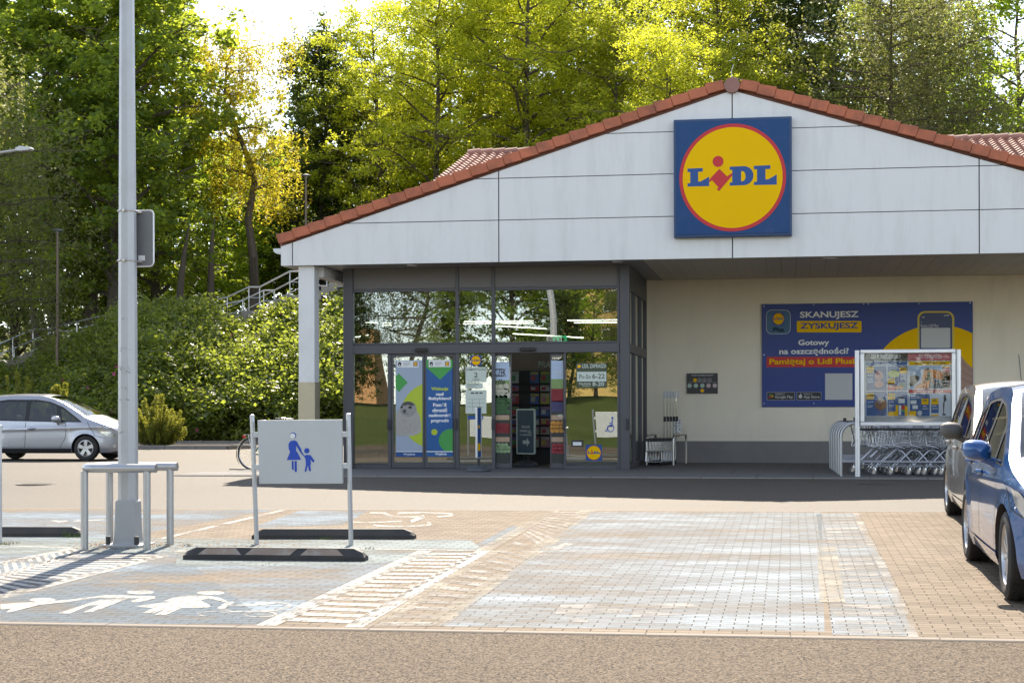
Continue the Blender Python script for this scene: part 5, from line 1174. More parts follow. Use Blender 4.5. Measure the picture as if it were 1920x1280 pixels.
# ---- trolley shelter hoops and trolleys
YT0, YT1 = 30.75, 36.6
def hoop(x0, x1, Y, h, r, name, label, group, mid=True):
    root = empty(name, (x0, Y, SLAB), label, 'barrier', group)
    mb = MB(); rr = 0.24; pts = [(x0,Y,SLAB-0.01)]
    for k in range(9): a = R(180-90*k/8); pts.append((x0+rr+rr*math.cos(a), Y, SLAB+h-rr+rr*math.sin(a)))
    for k in range(9): a = R(90-90*k/8); pts.append((x1-rr+rr*math.cos(a), Y, SLAB+h-rr+rr*math.sin(a)))
    pts.append((x1,Y,SLAB-0.01)); mb.tube(pts, r, 12); mb.build('hoop', STEEL, root, smooth=True)
    if mid: mb = MB(); mb.tube([(x0,Y,SLAB+0.26),(x1,Y,SLAB+0.26)],0.02,8); mb.build('cross_rail', STEEL, root)
    return root
hx0, hx1 = PX(1577,YT0), PX(1577,YT0)+4.6
pos_ = ('foremost','second','third','fourth','fifth','sixth')
for i in range(6): hoop(hx0-0.02*i, hx1, YT0+i*0.82, 0.96, 0.024, 'trolley_rail', 'steel trolley bay rail with curved ends, %s of the six counted from the kerb' % pos_[i], 'trolley bay rails')
def make_trolley(sx, label, group):
    """handle at -x, nose at +x"""
    root = empty('shopping_trolley', (0,0,0), label, 'trolley', group)
    W0, W1, z0, z1 = 0.25, 0.20, 0.52, 0.90
    WIRE = CHROME; wr = 0.0032
    def cor(t, s, w):  # t 0..1 along, s side -1..1, w height 0..1
        x = -0.42 + 0.86*t + (0.04*w if t < .5 else 0.08*(w-1)*0 + 0.06*w)
        zb = z0 + 0.10*t; zt = z1 - 0.04*t
        return Vector((x, s*(W0+(W1-W0)*t)*(0.88+0.12*w), zb+(zt-zb)*w))
    mb = MB()
    for s in (-1,1):
        for k in range(17): t = k/16; mb.tube([cor(t,s,0),cor(t,s,1)], wr, 4)
        for w in (0,0.2,0.45,0.7,1.0): mb.tube([cor(0,s,w),cor(1,s,w)], wr*(1.6 if w in (0,1.0) else 1.0), 4)
    for k in range(9):
        s = -1+2*k/8; mb.tube([cor(0,s,0),cor(1,s,0),cor(1,s,1)], wr, 4)
    for k in range(9): t = k/8; mb.tube([cor(t,-1,0),cor(t,1,0)], wr, 4)
    for w in (0.25,0.5,0.75,1.0): mb.tube([cor(1,-1,w),cor(1,1,w)], wr*1.3, 4)
    mb.build('basket', WIRE, root, local=True)
    mb = MB()
    for s in (-1,1):
        mb.tube([(-0.55,s*0.24,1.00),(-0.44,s*0.245,0.93),(-0.36,s*0.245,0.56),(-0.15,s*0.245,0.50)], 0.011, 8)
        mb.tube([(-0.38,s*0.26,0.13),(-0.30,s*0.26,0.20),(-0.05,s*0.24,0.45),(0.02,s*0.235,0.47),(0.10,s*0.23,0.44),(0.34,s*0.18,0.16),(0.42,s*0.18,0.13)], 0.017, 8)
        mb.tube([(-0.38,s*0.26,0.17),(0.42,s*0.18,0.16)], 0.009, 6)
    mb.tube([(0.10,-0.23,0.44),(0.10,0.23,0.44)],0.010,6); mb.tube([(-0.38,-0.26,0.17),(-0.38,0.26,0.17)],0.010,6)
    mb.build('chassis', CHROME, root, smooth=True, local=True)
    mb = MB(); mb.tube([(-0.56,-0.27,1.00),(-0.56,0.27,1.00)],0.019,10); mb.cbox((-0.55,-0.12,1.02),(0.06,0.07,0.06)); mb.build('handle', mat('trolley_handle',(0.02,0.025,0.035),0.4), root, bevel=0.004, local=True)
    mb = MB(); mb.cbox((-0.33,0,0.80),(0.02,0.34,0.16),Matrix.Rotation(R(-12),3,'Y')); mb.build('child_seat', mat('seat_flap_grey',(0.34,0.35,0.36),0.5), root, local=True)
    for (x, s) in ((-0.38,-0.26),(-0.38,0.26),(0.42,-0.18),(0.42,0.18)):
        mb = MB(); mb.tube([(x,s,0.14),(x+0.0,s,0.10),(x-0.03,s,0.062)],[0.018,0.022,0.014],8)
        mb.cbox((x-0.02,s-0.022,0.085),(0.05,0.006,0.07)); mb.cbox((x-0.02,s+0.022,0.085),(0.05,0.006,0.07)); cs = mb.build('caster', CHROME, root, local=True)
        mb = MB(); M_ = Matrix.Translation((x-0.03,s,0.064)) @ Matrix.Rotation(R(90),4,'X'); mb.lathe([(0.02,-0.015),(0.055,-0.014),(0.064,-0.006),(0.064,0.006),(0.055,0.014),(0.02,0.015)], M_, 18); w = mb.build('wheel', mat('grey_rubber_wheel',(0.10,0.10,0.105),0.6,0,0.15), cs, local=True, smooth=True)
        mb = MB(); mb.lathe([(0.0001,-0.018),(0.03,-0.017),(0.03,0.017),(0.0001,0.018)], M_, 12); mb.build('hub', GREYP, cs, local=True)
    return root
tr0 = make_trolley(1, 'chrome shopping trolley nested in the rows behind the leaflet case', 'nested shopping trolleys')
KIDS_ROOT = tr0
def place_tr(x, y, rz, first=[True], zt_=SLAB+0.004):
    o = tr0 if first[0] else copy_tree(tr0); first[0] = False
    o.location = (x, y, zt_); o.rotation_euler = (0, 0, rz); return o
rs = random.Random(4)
for row, (y, n_, dx0) in enumerate(((31.15,9,0.55),(31.97,9,0.20),(32.79,8,0.75),(33.61,8,0.45),(34.43,6,0.9))):
    for i in range(n_): place_tr(hx0+0.45+dx0+i*0.30+rs.uniform(-0.01,0.01), y+rs.uniform(-0.02,0.02), rs.uniform(-0.03,0.03))
# ---- child trolleys with flag poles, hoop beside them, information card
def make_kid():
    root = empty('child_trolley', (0,0,0), 'small chrome child trolley with a tall clear flag pole in the nested stack', 'trolley', 'nested child trolleys with flag poles')
    mb = MB(); wr = 0.0028; z0, z1 = 0.30, 0.52
    c3 = lambda s, t, w: Vector((s*0.17*(0.92+0.08*w), -0.24+0.46*t, z0+(z1-z0)*w))
    for k in range(9):
        s = -1+2*k/8
        for t in (0,1): mb.tube([c3(s,t,0),c3(s,t,1)], wr, 4)
        mb.tube([c3(s,0,0),c3(s,1,0)], wr, 4)
    for k in range(9):
        for s in (-1,1): mb.tube([c3(s,k/8,0),c3(s,k/8,1)], wr, 4)
    for w in (0,0.33,0.66,1):
        mb.tube([c3(-1,0,w),c3(1,0,w),c3(1,1,w),c3(-1,1,w)], wr*1.4, 4, closed=True)
    mb.build('basket', CHROME, root, local=True)
    mb = MB()
    for s in (-1,1): mb.tube([(s*0.18,0.30,0.60),(s*0.18,0.22,0.52),(s*0.18,0.2,0.10),(s*0.18,-0.25,0.08)],0.008,6); mb.tube([(s*0.18,-0.25,0.08),(s*0.17,-0.20,0.30)],0.007,6)
    mb.build('chassis', CHROME, root, local=True)
    mb = MB(); mb.cbox((0,0,0.075),(0.32,0.40,0.012)); mb.cbox((0,-0.01,0.315),(0.30,0.42,0.008)); mb.build('tray', GREYP, root, local=True)
    mb = MB(); mb.tube([(-0.19,-0.27,0.57),(0.19,-0.27,0.57)],0.016,8); mb.cbox((0,-0.25,0.545),(0.36,0.06,0.03)); mb.build('handle', DARKP, root, local=True)
    for (x, y) in ((-0.18,-0.24),(0.18,-0.24),(-0.18,0.2),(0.18,0.2)):
        mb = MB(); mb.lathe([(0.0001,-0.012),(0.04,-0.012),(0.045,0),(0.04,0.012),(0.0001,0.012)], Matrix.Translation((x,y,0.046)) @ Matrix.Rotation(R(90),4,'Y'), 14); mb.build('wheel', DARKP, root, local=True)
    mb = MB(); mb.cyl((0.20,0.16,0.40),(0.20,0.16,1.60),0.011,8); p_ = mb.build('flag_pole', glass_mat('clear_pole',(0.80,0.82,0.80),0.6,0.12), root, local=True)
    mb = MB(); mb.box((0.185,0.156,1.47),(0.255,0.164,1.62)); mb.build('flag', mat('flag_grey',(0.55,0.56,0.57),0.4), p_, local=True)
    mb = MB(); mb.box((0.185,0.154,0.95),(0.245,0.166,1.06)); mb.build('pole_band', BLACKP, p_, local=True)
    return root
kt = make_kid(); qx = P(1229, 868, 36.6).x
for i in range(5):
    o = kt if i == 0 else copy_tree(kt); o.location = (qx+i*0.055, 36.3+i*0.17, SLAB+0.003)
def ushape(x, Y, w, h, label):
    root = empty('hoop_barrier', (x,Y,SLAB), label, 'barrier'); mb = MB(); rr = 0.12
    pts = [(x,Y,SLAB-0.01)] + [(x+ (rr-rr*math.cos(R(90*k/6)))*0.3, Y+rr-rr*math.cos(R(90*k/6)), SLAB+h-rr+rr*math.sin(R(90*k/6))) for k in range(7)]
    x1, y1 = x+w, Y+1.3
    pts += [(x1, y1-rr+rr*math.sin(R(90*k/6)), SLAB+h-rr+rr*math.cos(R(90*k/6))) for k in range(7)] + [(x1,y1,SLAB-0.01)]
    mb.tube(pts, 0.024, 10); mb.build('hoop', STAIN, root, smooth=True); return root
ushape(P(1262,868,36.2).x, 36.2, 0.20, 0.66, 'short steel hoop right of the child trolleys by the wall')
ushape(P(1212,868,36.2).x, 36.2, 0.10, 0.66, 'short steel hoop left of the child trolleys by the glass')
ic = empty('info_card', P(1270,811,37.3), 'small white information card standing on the hoop by the wall', 'card')
cb = board('card', 1263, 784, 1277, 812, 37.3, 0.006, WHITEP, ic, 1270)
pr = Print(plane_fn(37.294,0.0012,1270)); pr.polys([rect(1265,787,1266.5,788.5),rect(1273.5,786.5,1275.5,789),rect(1273,791,1275.5,794),rect(1266,792.5,1271,793.3),rect(1264.5,797,1266.5,799),rect(1273,797.5,1275,799),rect(1266.5,803,1268,805),rect(1273,803,1275.5,805.5),rect(1268,799,1271,799.6)]); pr.build('small_print', INKG, cb)
mb = MB(); mb.box((P(1268,812,37.3).x,37.25,P(1268,818,37.3).z),(P(1274,812,37.3).x,37.32,P(1268,811,37.3).z)); mb.build('card_foot', WOODP, ic)
ub = P(1201,860,37.4); um = MB(); um.tube([(ub.x-0.03,37.3,SLAB+0.02),(ub.x,37.55,SLAB+0.55)],[0.03,0.045],10); um.tube([(ub.x,37.55,SLAB+0.55),(ub.x+0.005,37.58,SLAB+0.62)],[0.02,0.02],8)
tag(um.build('doormat_roll', mat('dark_navy_cloth',(0.03,0.04,0.07),0.8), smooth=True), 'dark rolled mat leaning in the corner beside the child trolleys', 'mat')
# ================================================================== cars
def paint(name, col, flake=0.5, rough=0.28, dusty=None, damt=0.35):
    m = mat(name, col, rough, flake, 0.05, 1.5, 0, 60, 0.5, 1.0, dirt=dusty, dirt_amt=damt, dscale=1.6); return m
CARGLASS = glass_mat('car_glass', (0.50,0.56,0.54), 0.95, 0.06)
TYRE = mat('tyre_rubber', (0.022,0.021,0.021), 0.8, 0, 0.3, 12, 0.3, 70, dirt=(0.09,0.075,0.06), dirt_amt=0.5)
ALLOY = mat('alloy_wheel', (0.55,0.55,0.56), 0.3, 0.85, 0.1, 10)
TRIM = mat('black_car_trim', (0.02,0.02,0.021), 0.5, 0, 0.1)
SEATM = mat('seat_cloth', (0.055,0.06,0.065), 0.9, 0, 0.2, 8)
HEADL = mat('headlamp_clear', (0.62,0.63,0.62), 0.12, 0.55, 0.15, 9, 0, 60, 0.5, 1.0)
def spline(pts, x):
    """monotone cubic through (x, v) points"""
    n = len(pts)
    if x <= pts[0][0]: return pts[0][1]
    if x >= pts[-1][0]: return pts[-1][1]
    for i in range(n-1):
        if pts[i][0] <= x <= pts[i+1][0]: break
    def sl(k):
        if k == 0 or k == n-1: 
            a, b = (0,1) if k == 0 else (n-2,n-1); return (pts[b][1]-pts[a][1])/(pts[b][0]-pts[a][0])
        d0 = (pts[k][1]-pts[k-1][1])/(pts[k][0]-pts[k-1][0]); d1 = (pts[k+1][1]-pts[k][1])/(pts[k+1][0]-pts[k][0])
        return 0 if d0*d1 <= 0 else 2*d0*d1/(d0+d1)
    h = pts[i+1][0]-pts[i][0]; t = (x-pts[i][0])/h; m0, m1 = sl(i)*h, sl(i+1)*h
    return (2*t**3-3*t*t+1)*pts[i][1] + (t**3-2*t*t+t)*m0 + (-2*t**3+3*t*t)*pts[i+1][1] + (t**3-t*t)*m1
def fill2d(outline, holes):
    cu = bpy.data.curves.new('outline', 'CURVE'); cu.dimensions = '2D'; cu.fill_mode = 'BOTH'
    for pl in [outline]+holes:
        s = cu.splines.new('POLY'); s.points.add(len(pl)-1); s.use_cyclic_u = True
        for p, (x, y) in zip(s.points, pl): p.co = (x, y, 0, 1)
    o = bpy.data.objects.new('outline', cu); COL.objects.link(o); dg = bpy.context.evaluated_depsgraph_get()
    me = bpy.data.meshes.new_from_object(o.evaluated_get(dg)); bpy.data.objects.remove(o); bpy.data.curves.remove(cu); return me
class Car:
    def __init__(s, sp): s.sp = sp; s.L = sp['L']; s.W = sp['W']
    def top(s, x): return spline(s.sp['top'], x)
    def halfw(s, x, z):
        """half width of the body side at station x, height z"""
        sp = s.sp; hl = s.L/2; e = abs(x)/hl
        w = s.W/2 * (1 - 0.05*e**2 - sp.get('nose',0.30)*e**9)
        b = spline(sp['belt'], x)
        # lower body bulge
        if z < b:
            zm = 0.62; k = (z-zm)/0.55; w *= 1 - 0.045*k*k
            if z < 0.34: w -= 0.05*((0.34-z)/0.2)**1.5
            sh = b-0.10
            cr = sp.get('crease')
            if cr: w += 0.014*math.exp(-((z-cr-0.05*x/hl)/0.05)**2)
        else:
            k = (b-0.62)/0.55; w *= 1-0.045*k*k
            d = z-b; H = max(0.05, s.sp['H']-b); w -= d*sp.get('tumble',0.36)+ 0.10*max(0,(d/H-0.72))**2*8*H
        for cx in (sp['wf'], sp['wr']):   # wheel arch flare
            r = math.hypot(x-cx, z-sp['R']); w += 0.020*math.exp(-((r-sp['R']*1.16)/0.07)**2)
        return max(0.08, w)
    def side_mesh(s, name, polys, m, parent, off=0.0, side=-1, grid=0.11, smooth=True):
        """flat outline with holes, cut into a grid, wrapped onto the body side"""
        mbm = bmesh.new()
        for outline, holes in polys:
            me = fill2d(outline, holes); mbm.from_mesh(me); bpy.data.meshes.remove(me)
        bmesh.ops.remove_doubles(mbm, verts=mbm.verts, dist=1e-5)
        xs = [v.co.x for v in mbm.verts]; zs = [v.co.y for v in mbm.verts]
        for k in range(int(min(xs)/grid)-1, int(max(xs)/grid)+2):
            bmesh.ops.bisect_plane(mbm, geom=mbm.verts[:]+mbm.edges[:]+mbm.faces[:], plane_co=(k*grid,0,0), plane_no=(1,0,0))
        g2 = grid*0.7
        for k in range(int(min(zs)/g2)-1, int(max(zs)/g2)+2):
            bmesh.ops.bisect_plane(mbm, geom=mbm.verts[:]+mbm.edges[:]+mbm.faces[:], plane_co=(0,k*g2,0), plane_no=(0,1,0))
        bmesh.ops.remove_doubles(mbm, verts=mbm.verts, dist=1e-5)
        for v in mbm.verts:
            x, z = v.co.x, v.co.y; v.co = (x, side*(s.halfw(x, z)+off), z)
        mbm.normal_update()
        bmesh.ops.recalc_face_normals(mbm, faces=mbm.faces[:])
        tot = sum((f.normal.y*f.calc_area() for f in mbm.faces))
        if tot*side < 0: bmesh.ops.reverse_faces(mbm, faces=mbm.faces[:])
        me = bpy.data.meshes.new(name); mbm.to_mesh(me); mbm.free(); me.materials.append(m)
        if smooth: me.polygons.foreach_set('use_smooth', [True]*len(me.polygons))
        o = link(name, me, parent); KIDS.setdefault(parent.name, []).append(o); return o
def shrink(pl, d):
    cx = sum(p[0] for p in pl)/len(pl); out = []; n = len(pl)
    a = sum(pl[i][0]*pl[(i+1)%n][1]-pl[(i+1)%n][0]*pl[i][1] for i in range(n)); sg = 1 if a > 0 else -1
    for i in range(n):
        p0, p1, p2 = [Vector(pl[k]) for k in (i-1, i, (i+1)%n)]
        e1 = (p1-p0).normalized(); e2 = (p2-p1).normalized(); n1 = Vector((-e1.y,e1.x))*sg; n2 = Vector((-e2.y,e2.x))*sg
        b = (n1+n2); b = b.normalized() if b.length > 1e-6 else n1; c_ = max(0.35, b.dot(n1)); out.append(tuple(p1+b*d/c_))
    return out
def roundpoly(pl, r, n=4):
    out = []; m_ = len(pl)
    for i in range(m_):
        p0, p1, p2 = [Vector(pl[k]) for k in (i-1, i, (i+1)%m_)]
        d0 = (p0-p1); d2 = (p2-p1); rr = min(r, d0.length*0.45, d2.length*0.45); a = p1+d0.normalized()*rr; b = p1+d2.normalized()*rr
        for k in range(n+1): t = k/n; out.append(tuple((1-t)**2*a + 2*t*(1-t)*p1 + t*t*b))
    return out
def make_wheel(root, cx, y, R_, side, sp, label=None):
    M_ = Matrix.Translation((cx, y, R_)) @ Matrix.Rotation(R(90)*(1 if side<0 else -1),4,'X')     # local +Z points outwards
    w = sp['tw']/2; rim = R_*sp.get('rimk',0.66)
    mb = MB(); mb.lathe([(rim-0.004,-w*0.9),(rim+0.02,-w),(R_-0.03,-w),(R_-0.006,-w*0.86),(R_,-w*0.7),(R_,w*0.7),(R_-0.006,w*0.86),(R_-0.03,w*0.99),(rim+0.035,w*1.02),(rim+0.012,w*0.96),(rim-0.004,w*0.86)], M_, 44)
    # tread grooves
    for k in (-0.45,-0.15,0.15,0.45): mb.lathe([(R_+0.0006,w*k-0.004),(R_+0.0008,w*k+0.004)], M_, 44)
    for k in range(44):
        a = 2*math.pi*k/44
        for s_ in (-1,1):
            pt = lambda aa, zz_: M_ @ Vector(((R_+0.004)*math.cos(aa),(R_+0.004)*math.sin(aa),zz_)); pi_ = lambda aa, zz_: M_ @ Vector(((R_-0.004)*math.cos(aa),(R_-0.004)*math.sin(aa),zz_))
            z0_, z1_ = (w*0.18*s_, w*0.72*s_); q = [(a,z0_),(a+0.085,z0_),(a+0.125,z1_),(a+0.04,z1_)]
            mb.add([pt(*t) for t in q]+[pi_(*t) for t in q], [(0,1,2,3),(0,4,5,1),(1,5,6,2),(2,6,7,3),(3,7,4,0)])
    wh = mb.build('wheel', TYRE, root, smooth=True, local=True)
    mb = MB(); mb.lathe([(rim+0.006,w*0.88),(rim-0.012,w*0.90),(rim-0.03,w*0.62),(rim-0.035,-w*0.7),(rim,-w*0.85)], M_, 40)
    ns = sp.get('spokes',5); tw_ = sp.get('spoke_w',0.06)
    for k in range(ns):
        a = 2*math.pi*(k+0.25)/ns
        for (r0,r1,wa,wb,z0_,z1_) in ((0.03,rim-0.01,tw_*0.8,tw_*1.15,w*0.55,w*0.80),):
            ca, sa = math.cos(a), math.sin(a); f = lambda r, t, z: M_ @ Vector((r*ca-t*sa, r*sa+t*ca, z))
            mb.add([f(r0,-wa/2,z0_+0.02),f(r0,wa/2,z0_+0.02),f(r1,wb/2,z1_),f(r1,-wb/2,z1_),f(r0,-wa/2-0.008,z0_-0.04),f(r0,wa/2+0.008,z0_-0.04),f(r1,wb/2+0.01,z1_-0.06),f(r1,-wb/2-0.01,z1_-0.06)], [(0,1,2,3),(0,4,5,1),(1,5,6,2),(2,6,7,3),(3,7,4,0)])
    mb.lathe([(0.0001,w*0.66),(0.03,w*0.65),(0.055,w*0.58),(0.065,w*0.4)], M_, 20)
    mb.build('rim', ALLOY, wh, smooth=True, local=True)
    mb = MB(); mb.lathe([(0.0001,w*0.1),(rim-0.05,w*0.1)], M_, 24); mb.build('brake_disc', mat('brake_disc_steel',(0.10,0.095,0.09),0.5,0.6), wh, local=True)
def build_car(name, sp, loc, rz, label, both=True):
    root = empty(name, loc, label, 'car', None, rz); C_ = Car(sp); P_ = sp['paint']; L, W, R_ = sp['L'], sp['W'], sp['R']; hl = L/2
    zb = sp.get('sill',0.20); xf, xr_ = sp['wf'], sp['wr']; ra = R_*1.17
    # outline of the side
    def arc(cx):
        h = zb - R_; a = math.asin(max(-1,min(1,h/ra))); return [(cx+ra*math.cos(math.pi-a-(math.pi-2*a)*k/22), R_+ra*math.sin(math.pi-a-(math.pi-2*a)*k/22)) for k in range(23)]
    topx = []
    N_ = 90
    for k in range(N_+1): x = hl-2*hl*k/N_; topx.append((x, C_.top(x)))
    out = [(-hl, sp['rear_z'])] + [(-hl+0.05, zb+0.06), (-hl+0.20, zb)] + arc(xr_) + arc(xf) + [(hl-0.25, zb), (hl-0.04, zb+0.05), (hl, sp['front_z'])] + topx[1:-1]
    out[-1] = out[-1]
    win = [roundpoly(p, 0.05) for p in sp['windows']]; dlo = roundpoly(sp['dlo'], 0.06)
    for side in (-1, 1):
        C_.side_mesh('body_side', [(out, [dlo])], P_, root, 0.0, side)
        C_.side_mesh('window_frame', [(dlo, [shrink(w_, 0.0) for w_ in win])], TRIM if not sp.get('bright') else TRIM, root, -0.004, side, 0.14)
        for w_ in win: C_.side_mesh('side_window', [(w_, [])], CARGLASS, root, -0.010, side, 0.16)
        for pl in sp['gaps']: C_.side_mesh('door_gap', [(q, []) for q in stroke(pl, 0.011)], TRIM, root, 0.0025, side, 0.12)
        if sp.get('moulding'):
            for (x0,x1,z0,z1) in sp['moulding']: C_.side_mesh('side_moulding', [(roundpoly([(x0,z0),(x1,z0),(x1,z1),(x0,z1)],0.015), [])], P_, root, 0.014, side, 0.2)
        if sp.get('sillm'): C_.side_mesh('sill_trim', [([(xr_+ra+0.02,zb-0.01),(xf-ra-0.02,zb-0.01),(xf-ra+0.0,zb+0.10),(xr_+ra,zb+0.10)], [])], TRIM if sp['sillm']=='dark' else P_, root, 0.010, side, 0.14)
        if sp.get('headlight'): C_.side_mesh('headlight', [(roundpoly(sp['headlight'],0.05), [])], HEADL, root, 0.006, side, 0.06)
        if sp.get('indicator'): x0, z0 = sp['indicator']; C_.side_mesh('side_indicator', [(ell(x0,z0,0.035,0.022,12), [])], mat('indicator_clear',(0.6,0.5,0.35),0.2), root, 0.010, side, 0.3)
        for (hx, hz_) in sp['handles']:
            y = C_.halfw(hx, hz_); mb = MB(); mb.tube([(hx-0.10,side*(y+0.012),hz_-0.004),(hx-0.07,side*(y+0.040),hz_),(hx+0.07,side*(y+0.042),hz_+0.004),(hx+0.10,side*(y+0.012),hz_+0.004)],[0.012,0.018,0.019,0.013],10); mb.build('door_handle', P_, root, smooth=True, local=True)
            C_.side_mesh('handle_recess', [(ell(hx,hz_-0.005,0.075,0.035,16), [])], TRIM, root, 0.003, side, 0.3)
        # mirror
        mx, mz = sp['mirror']; y = C_.halfw(mx, mz)
        mb = MB(); n = 14; prof = [(-0.10,0.55),(-0.085,0.80),(-0.04,0.97),(0.02,1.0),(0.07,0.86),(0.105,0.55),(0.118,0.12)]
        vv = []; yw, hw = sp.get('mirror_size',(0.115,0.085))
        for (dx, s_) in prof:
            for k in range(n):
                a = 2*math.pi*k/n; ex = 0.75; ca, sa = math.cos(a), math.sin(a)
                vv.append((mx+dx, side*(y+0.155+yw*s_*math.copysign(abs(ca)**ex,ca)), mz+0.04+hw*s_*math.copysign(abs(sa)**ex,sa)+0.01*ca))
        kf = [(i*n+j, i*n+(j+1)%n, (i+1)*n+(j+1)%n, (i+1)*n+j) for i in range(len(prof)-1) for j in range(n)] + [tuple(range(n)), tuple((len(prof)-1)*n+j for j in range(n))]
        mb.add(vv, kf); mb.tube([(mx-0.01,side*(y-0.01),mz-0.075),(mx+0.0,side*(y+0.05),mz-0.045),(mx,side*(y+0.12),mz-0.015)],[0.045,0.038,0.035],10)
        mr2 = mb.build('mirror', sp.get('mirror_mat',P_), root, smooth=True, local=True)
        mb = MB(); mb.add([(mx-0.102,side*(y+0.155+yw*0.48*math.cos(2*math.pi*k/14)),mz+0.04+hw*0.48*math.sin(2*math.pi*k/14)) for k in range(14)],[tuple(range(14))]); mb.build('mirror_glass', mat('mirror_silver',(0.6,0.62,0.65),0.04,1.0), mr2, local=True)
        # arch liner
        for cx in (xf, xr_):
            mb = MB(); q = [(cx+ra*1.0*math.cos(math.pi*k/20), R_+ra*math.sin(math.pi*k/20)) for k in range(21)]; q = [(q[0][0], zb)]+q+[(q[-1][0], zb)]
            yo = [C_.halfw(p[0],p[1]) for p in q]
            for i in range(len(q)-1): mb.add([(q[i][0],side*(yo[i]-0.002),q[i][1]),(q[i+1][0],side*(yo[i+1]-0.002),q[i+1][1]),(q[i+1][0],side*0.45,q[i+1][1]),(q[i][0],side*0.45,q[i][1])],[(0,1,2,3)])
            mb.build('arch_liner', DARKP, root, fix=False, local=True)
            make_wheel(root, cx, side*(W/2-sp['tw']/2-0.012), R_, side, sp)
    # loft across the car: nose, bonnet, windscreen, roof, tail
    prof = [(hl-0.25, zb)] + [(hl-0.04, zb+0.05), (hl, sp['front_z'])] + topx[1:-1] + [(-hl, sp['rear_z']), (-hl+0.05, zb+0.06), (-hl+0.20, zb)]
    ns = 20; V = []; crown = sp.get('crown',0.055)
    nrm = []
    for i in range(len(prof)):
        a = Vector(prof[max(0,i-1)]); b = Vector(prof[min(len(prof)-1,i+1)]); t = (b-a).normalized(); nrm.append(Vector((t.y,-t.x)))
    for i, (x, z) in enumerate(prof):
        w = C_.halfw(x, z); n_ = nrm[i]; front = max(0, n_.x); cr = crown + (sp.get('bumper_crown',0.13)-crown)*front**2 if x > 0 else crown + 0.05*max(0,-n_.x)**2
        for j in range(ns+1):
            s_ = -1+2*j/ns; d = cr*(1-abs(s_)**2.6); V.append((x+n_.x*d, w*s_, z+n_.y*d))
    ws, rw = sp['windscreen'], sp['rear_window']
    F = {'body_top': [], 'windscreen': [], 'rear_window': [], 'bumper_trim': []}
    for i in range(len(prof)-1):
        xm = (prof[i][0]+prof[i+1][0])/2; zm = (prof[i][1]+prof[i+1][1])/2
        for j in range(ns):
            f = (i*(ns+1)+j, i*(ns+1)+j+1, (i+1)*(ns+1)+j+1, (i+1)*(ns+1)+j); key = 'body_top'
            inn = 1 <= j <= ns-2
            if ws[0] < xm < ws[1] and zm > 0.8 and inn: key = 'windscreen'
            if rw[0] < xm < rw[1] and zm > 0.9 and inn: key = 'rear_window'
            F[key].append(f)
    for key, fs in F.items():
        if not fs: continue
        used = sorted({i for f in fs for i in f}); mp = {o_: k for k, o_ in enumerate(used)}
        mb = MB(); mb.add([V[i] for i in used], [tuple(mp[i] for i in f) for f in fs])
        o = mb.build('body' if key == 'body_top' else key, P_ if key == 'body_top' else CARGLASS, root, smooth=True, local=True)
        if key == 'body_top':
            try: o.data.set_sharp_from_angle(angle=R(60))
            except Exception: pass
    # windscreen border
    # grille, plate, lower intake on the nose
    fx = hl + sp.get('bumper_crown',0.13)
    mb = MB(); mb.cbox((fx-0.035,0,sp['front_z']+0.16),(0.06,0.75,0.13)); mb.build('grille', DARKP, root, bevel=0.02, local=True)
    mb = MB(); mb.cbox((fx-0.045,0,zb+0.14),(0.06,1.0,0.12)); mb.build('air_intake', DARKP, root, bevel=0.02, local=True)
    mb = MB(); mb.cbox((fx+0.005,0,sp['front_z']-0.06),(0.012,0.52,0.11)); mb.build('number_plate', WHITEP, root, local=True)
    for s_ in (-1,1):
        if sp.get('fog'): mb = MB(); mb.cbox((hl-0.115,s_*(C_.halfw(hl-0.1,zb+0.16)+0.004),zb+0.16),(0.07,0.02,0.09),Matrix.Rotation(R(-35)*s_,3,'Z')); mb.build('fog_lamp', HEADL, root, bevel=0.01, local=True)
        mb = MB(); mb.cbox((-hl+0.06,s_*(C_.halfw(-hl+0.06,0.95)-0.02),0.95),(0.14,0.06,0.24)); mb.build('tail_lamp', mat('red_lens',(0.55,0.02,0.015),0.2), root, bevel=0.02, local=True)
    # floor, cabin
    mb = MB(); mb.box((-hl+0.25,-W/2+0.20,zb-0.02),(hl-0.3,W/2-0.20,zb+0.10)); mb.box((xr_+ra,-W/2+0.09,zb+0.0),(xf-ra,W/2-0.09,zb+0.10)); mb.build('underbody', DARKP, root, local=True)
    mb = MB(); x1 = sp['cowl']; mb.box((x1-0.55,-W/2+0.22,0.55),(x1+0.15,W/2-0.22,0.92)); mb.build('dashboard', SEATM, root, bevel=0.06, local=True)
    for sx in sp['seats']:
        for s_ in (-0.36,0.36):
            mb = MB(); mb.cbox((sx,s_,0.48),(0.52,0.48,0.18)); mb.cbox((sx-0.27,s_,0.82),(0.16,0.46,0.62),Matrix.Rotation(R(-12),3,'Y')); mb.cbox((sx-0.37,s_,1.22),(0.09,0.27,0.19),Matrix.Rotation(R(-8),3,'Y')); mb.build('car_seat', SEATM, root, bevel=0.05, local=True)
    mb = MB(); M_ = Matrix.Translation((x1-0.62,0.36,0.98)) @ Matrix.Rotation(R(-65),4,'Y'); mb.tube([M_ @ Vector((0.18*math.cos(a),0.18*math.sin(a),0)) for a in [2*math.pi*k/20 for k in range(20)]],0.014,6,closed=True); mb.tube([M_ @ Vector((-0.17,0,0)), M_ @ Vector((0,0,-0.03)), M_ @ Vector((0.17,0,0))],0.02,6); mb.build('steering_wheel', DARKP, root, local=True)
    return root, C_

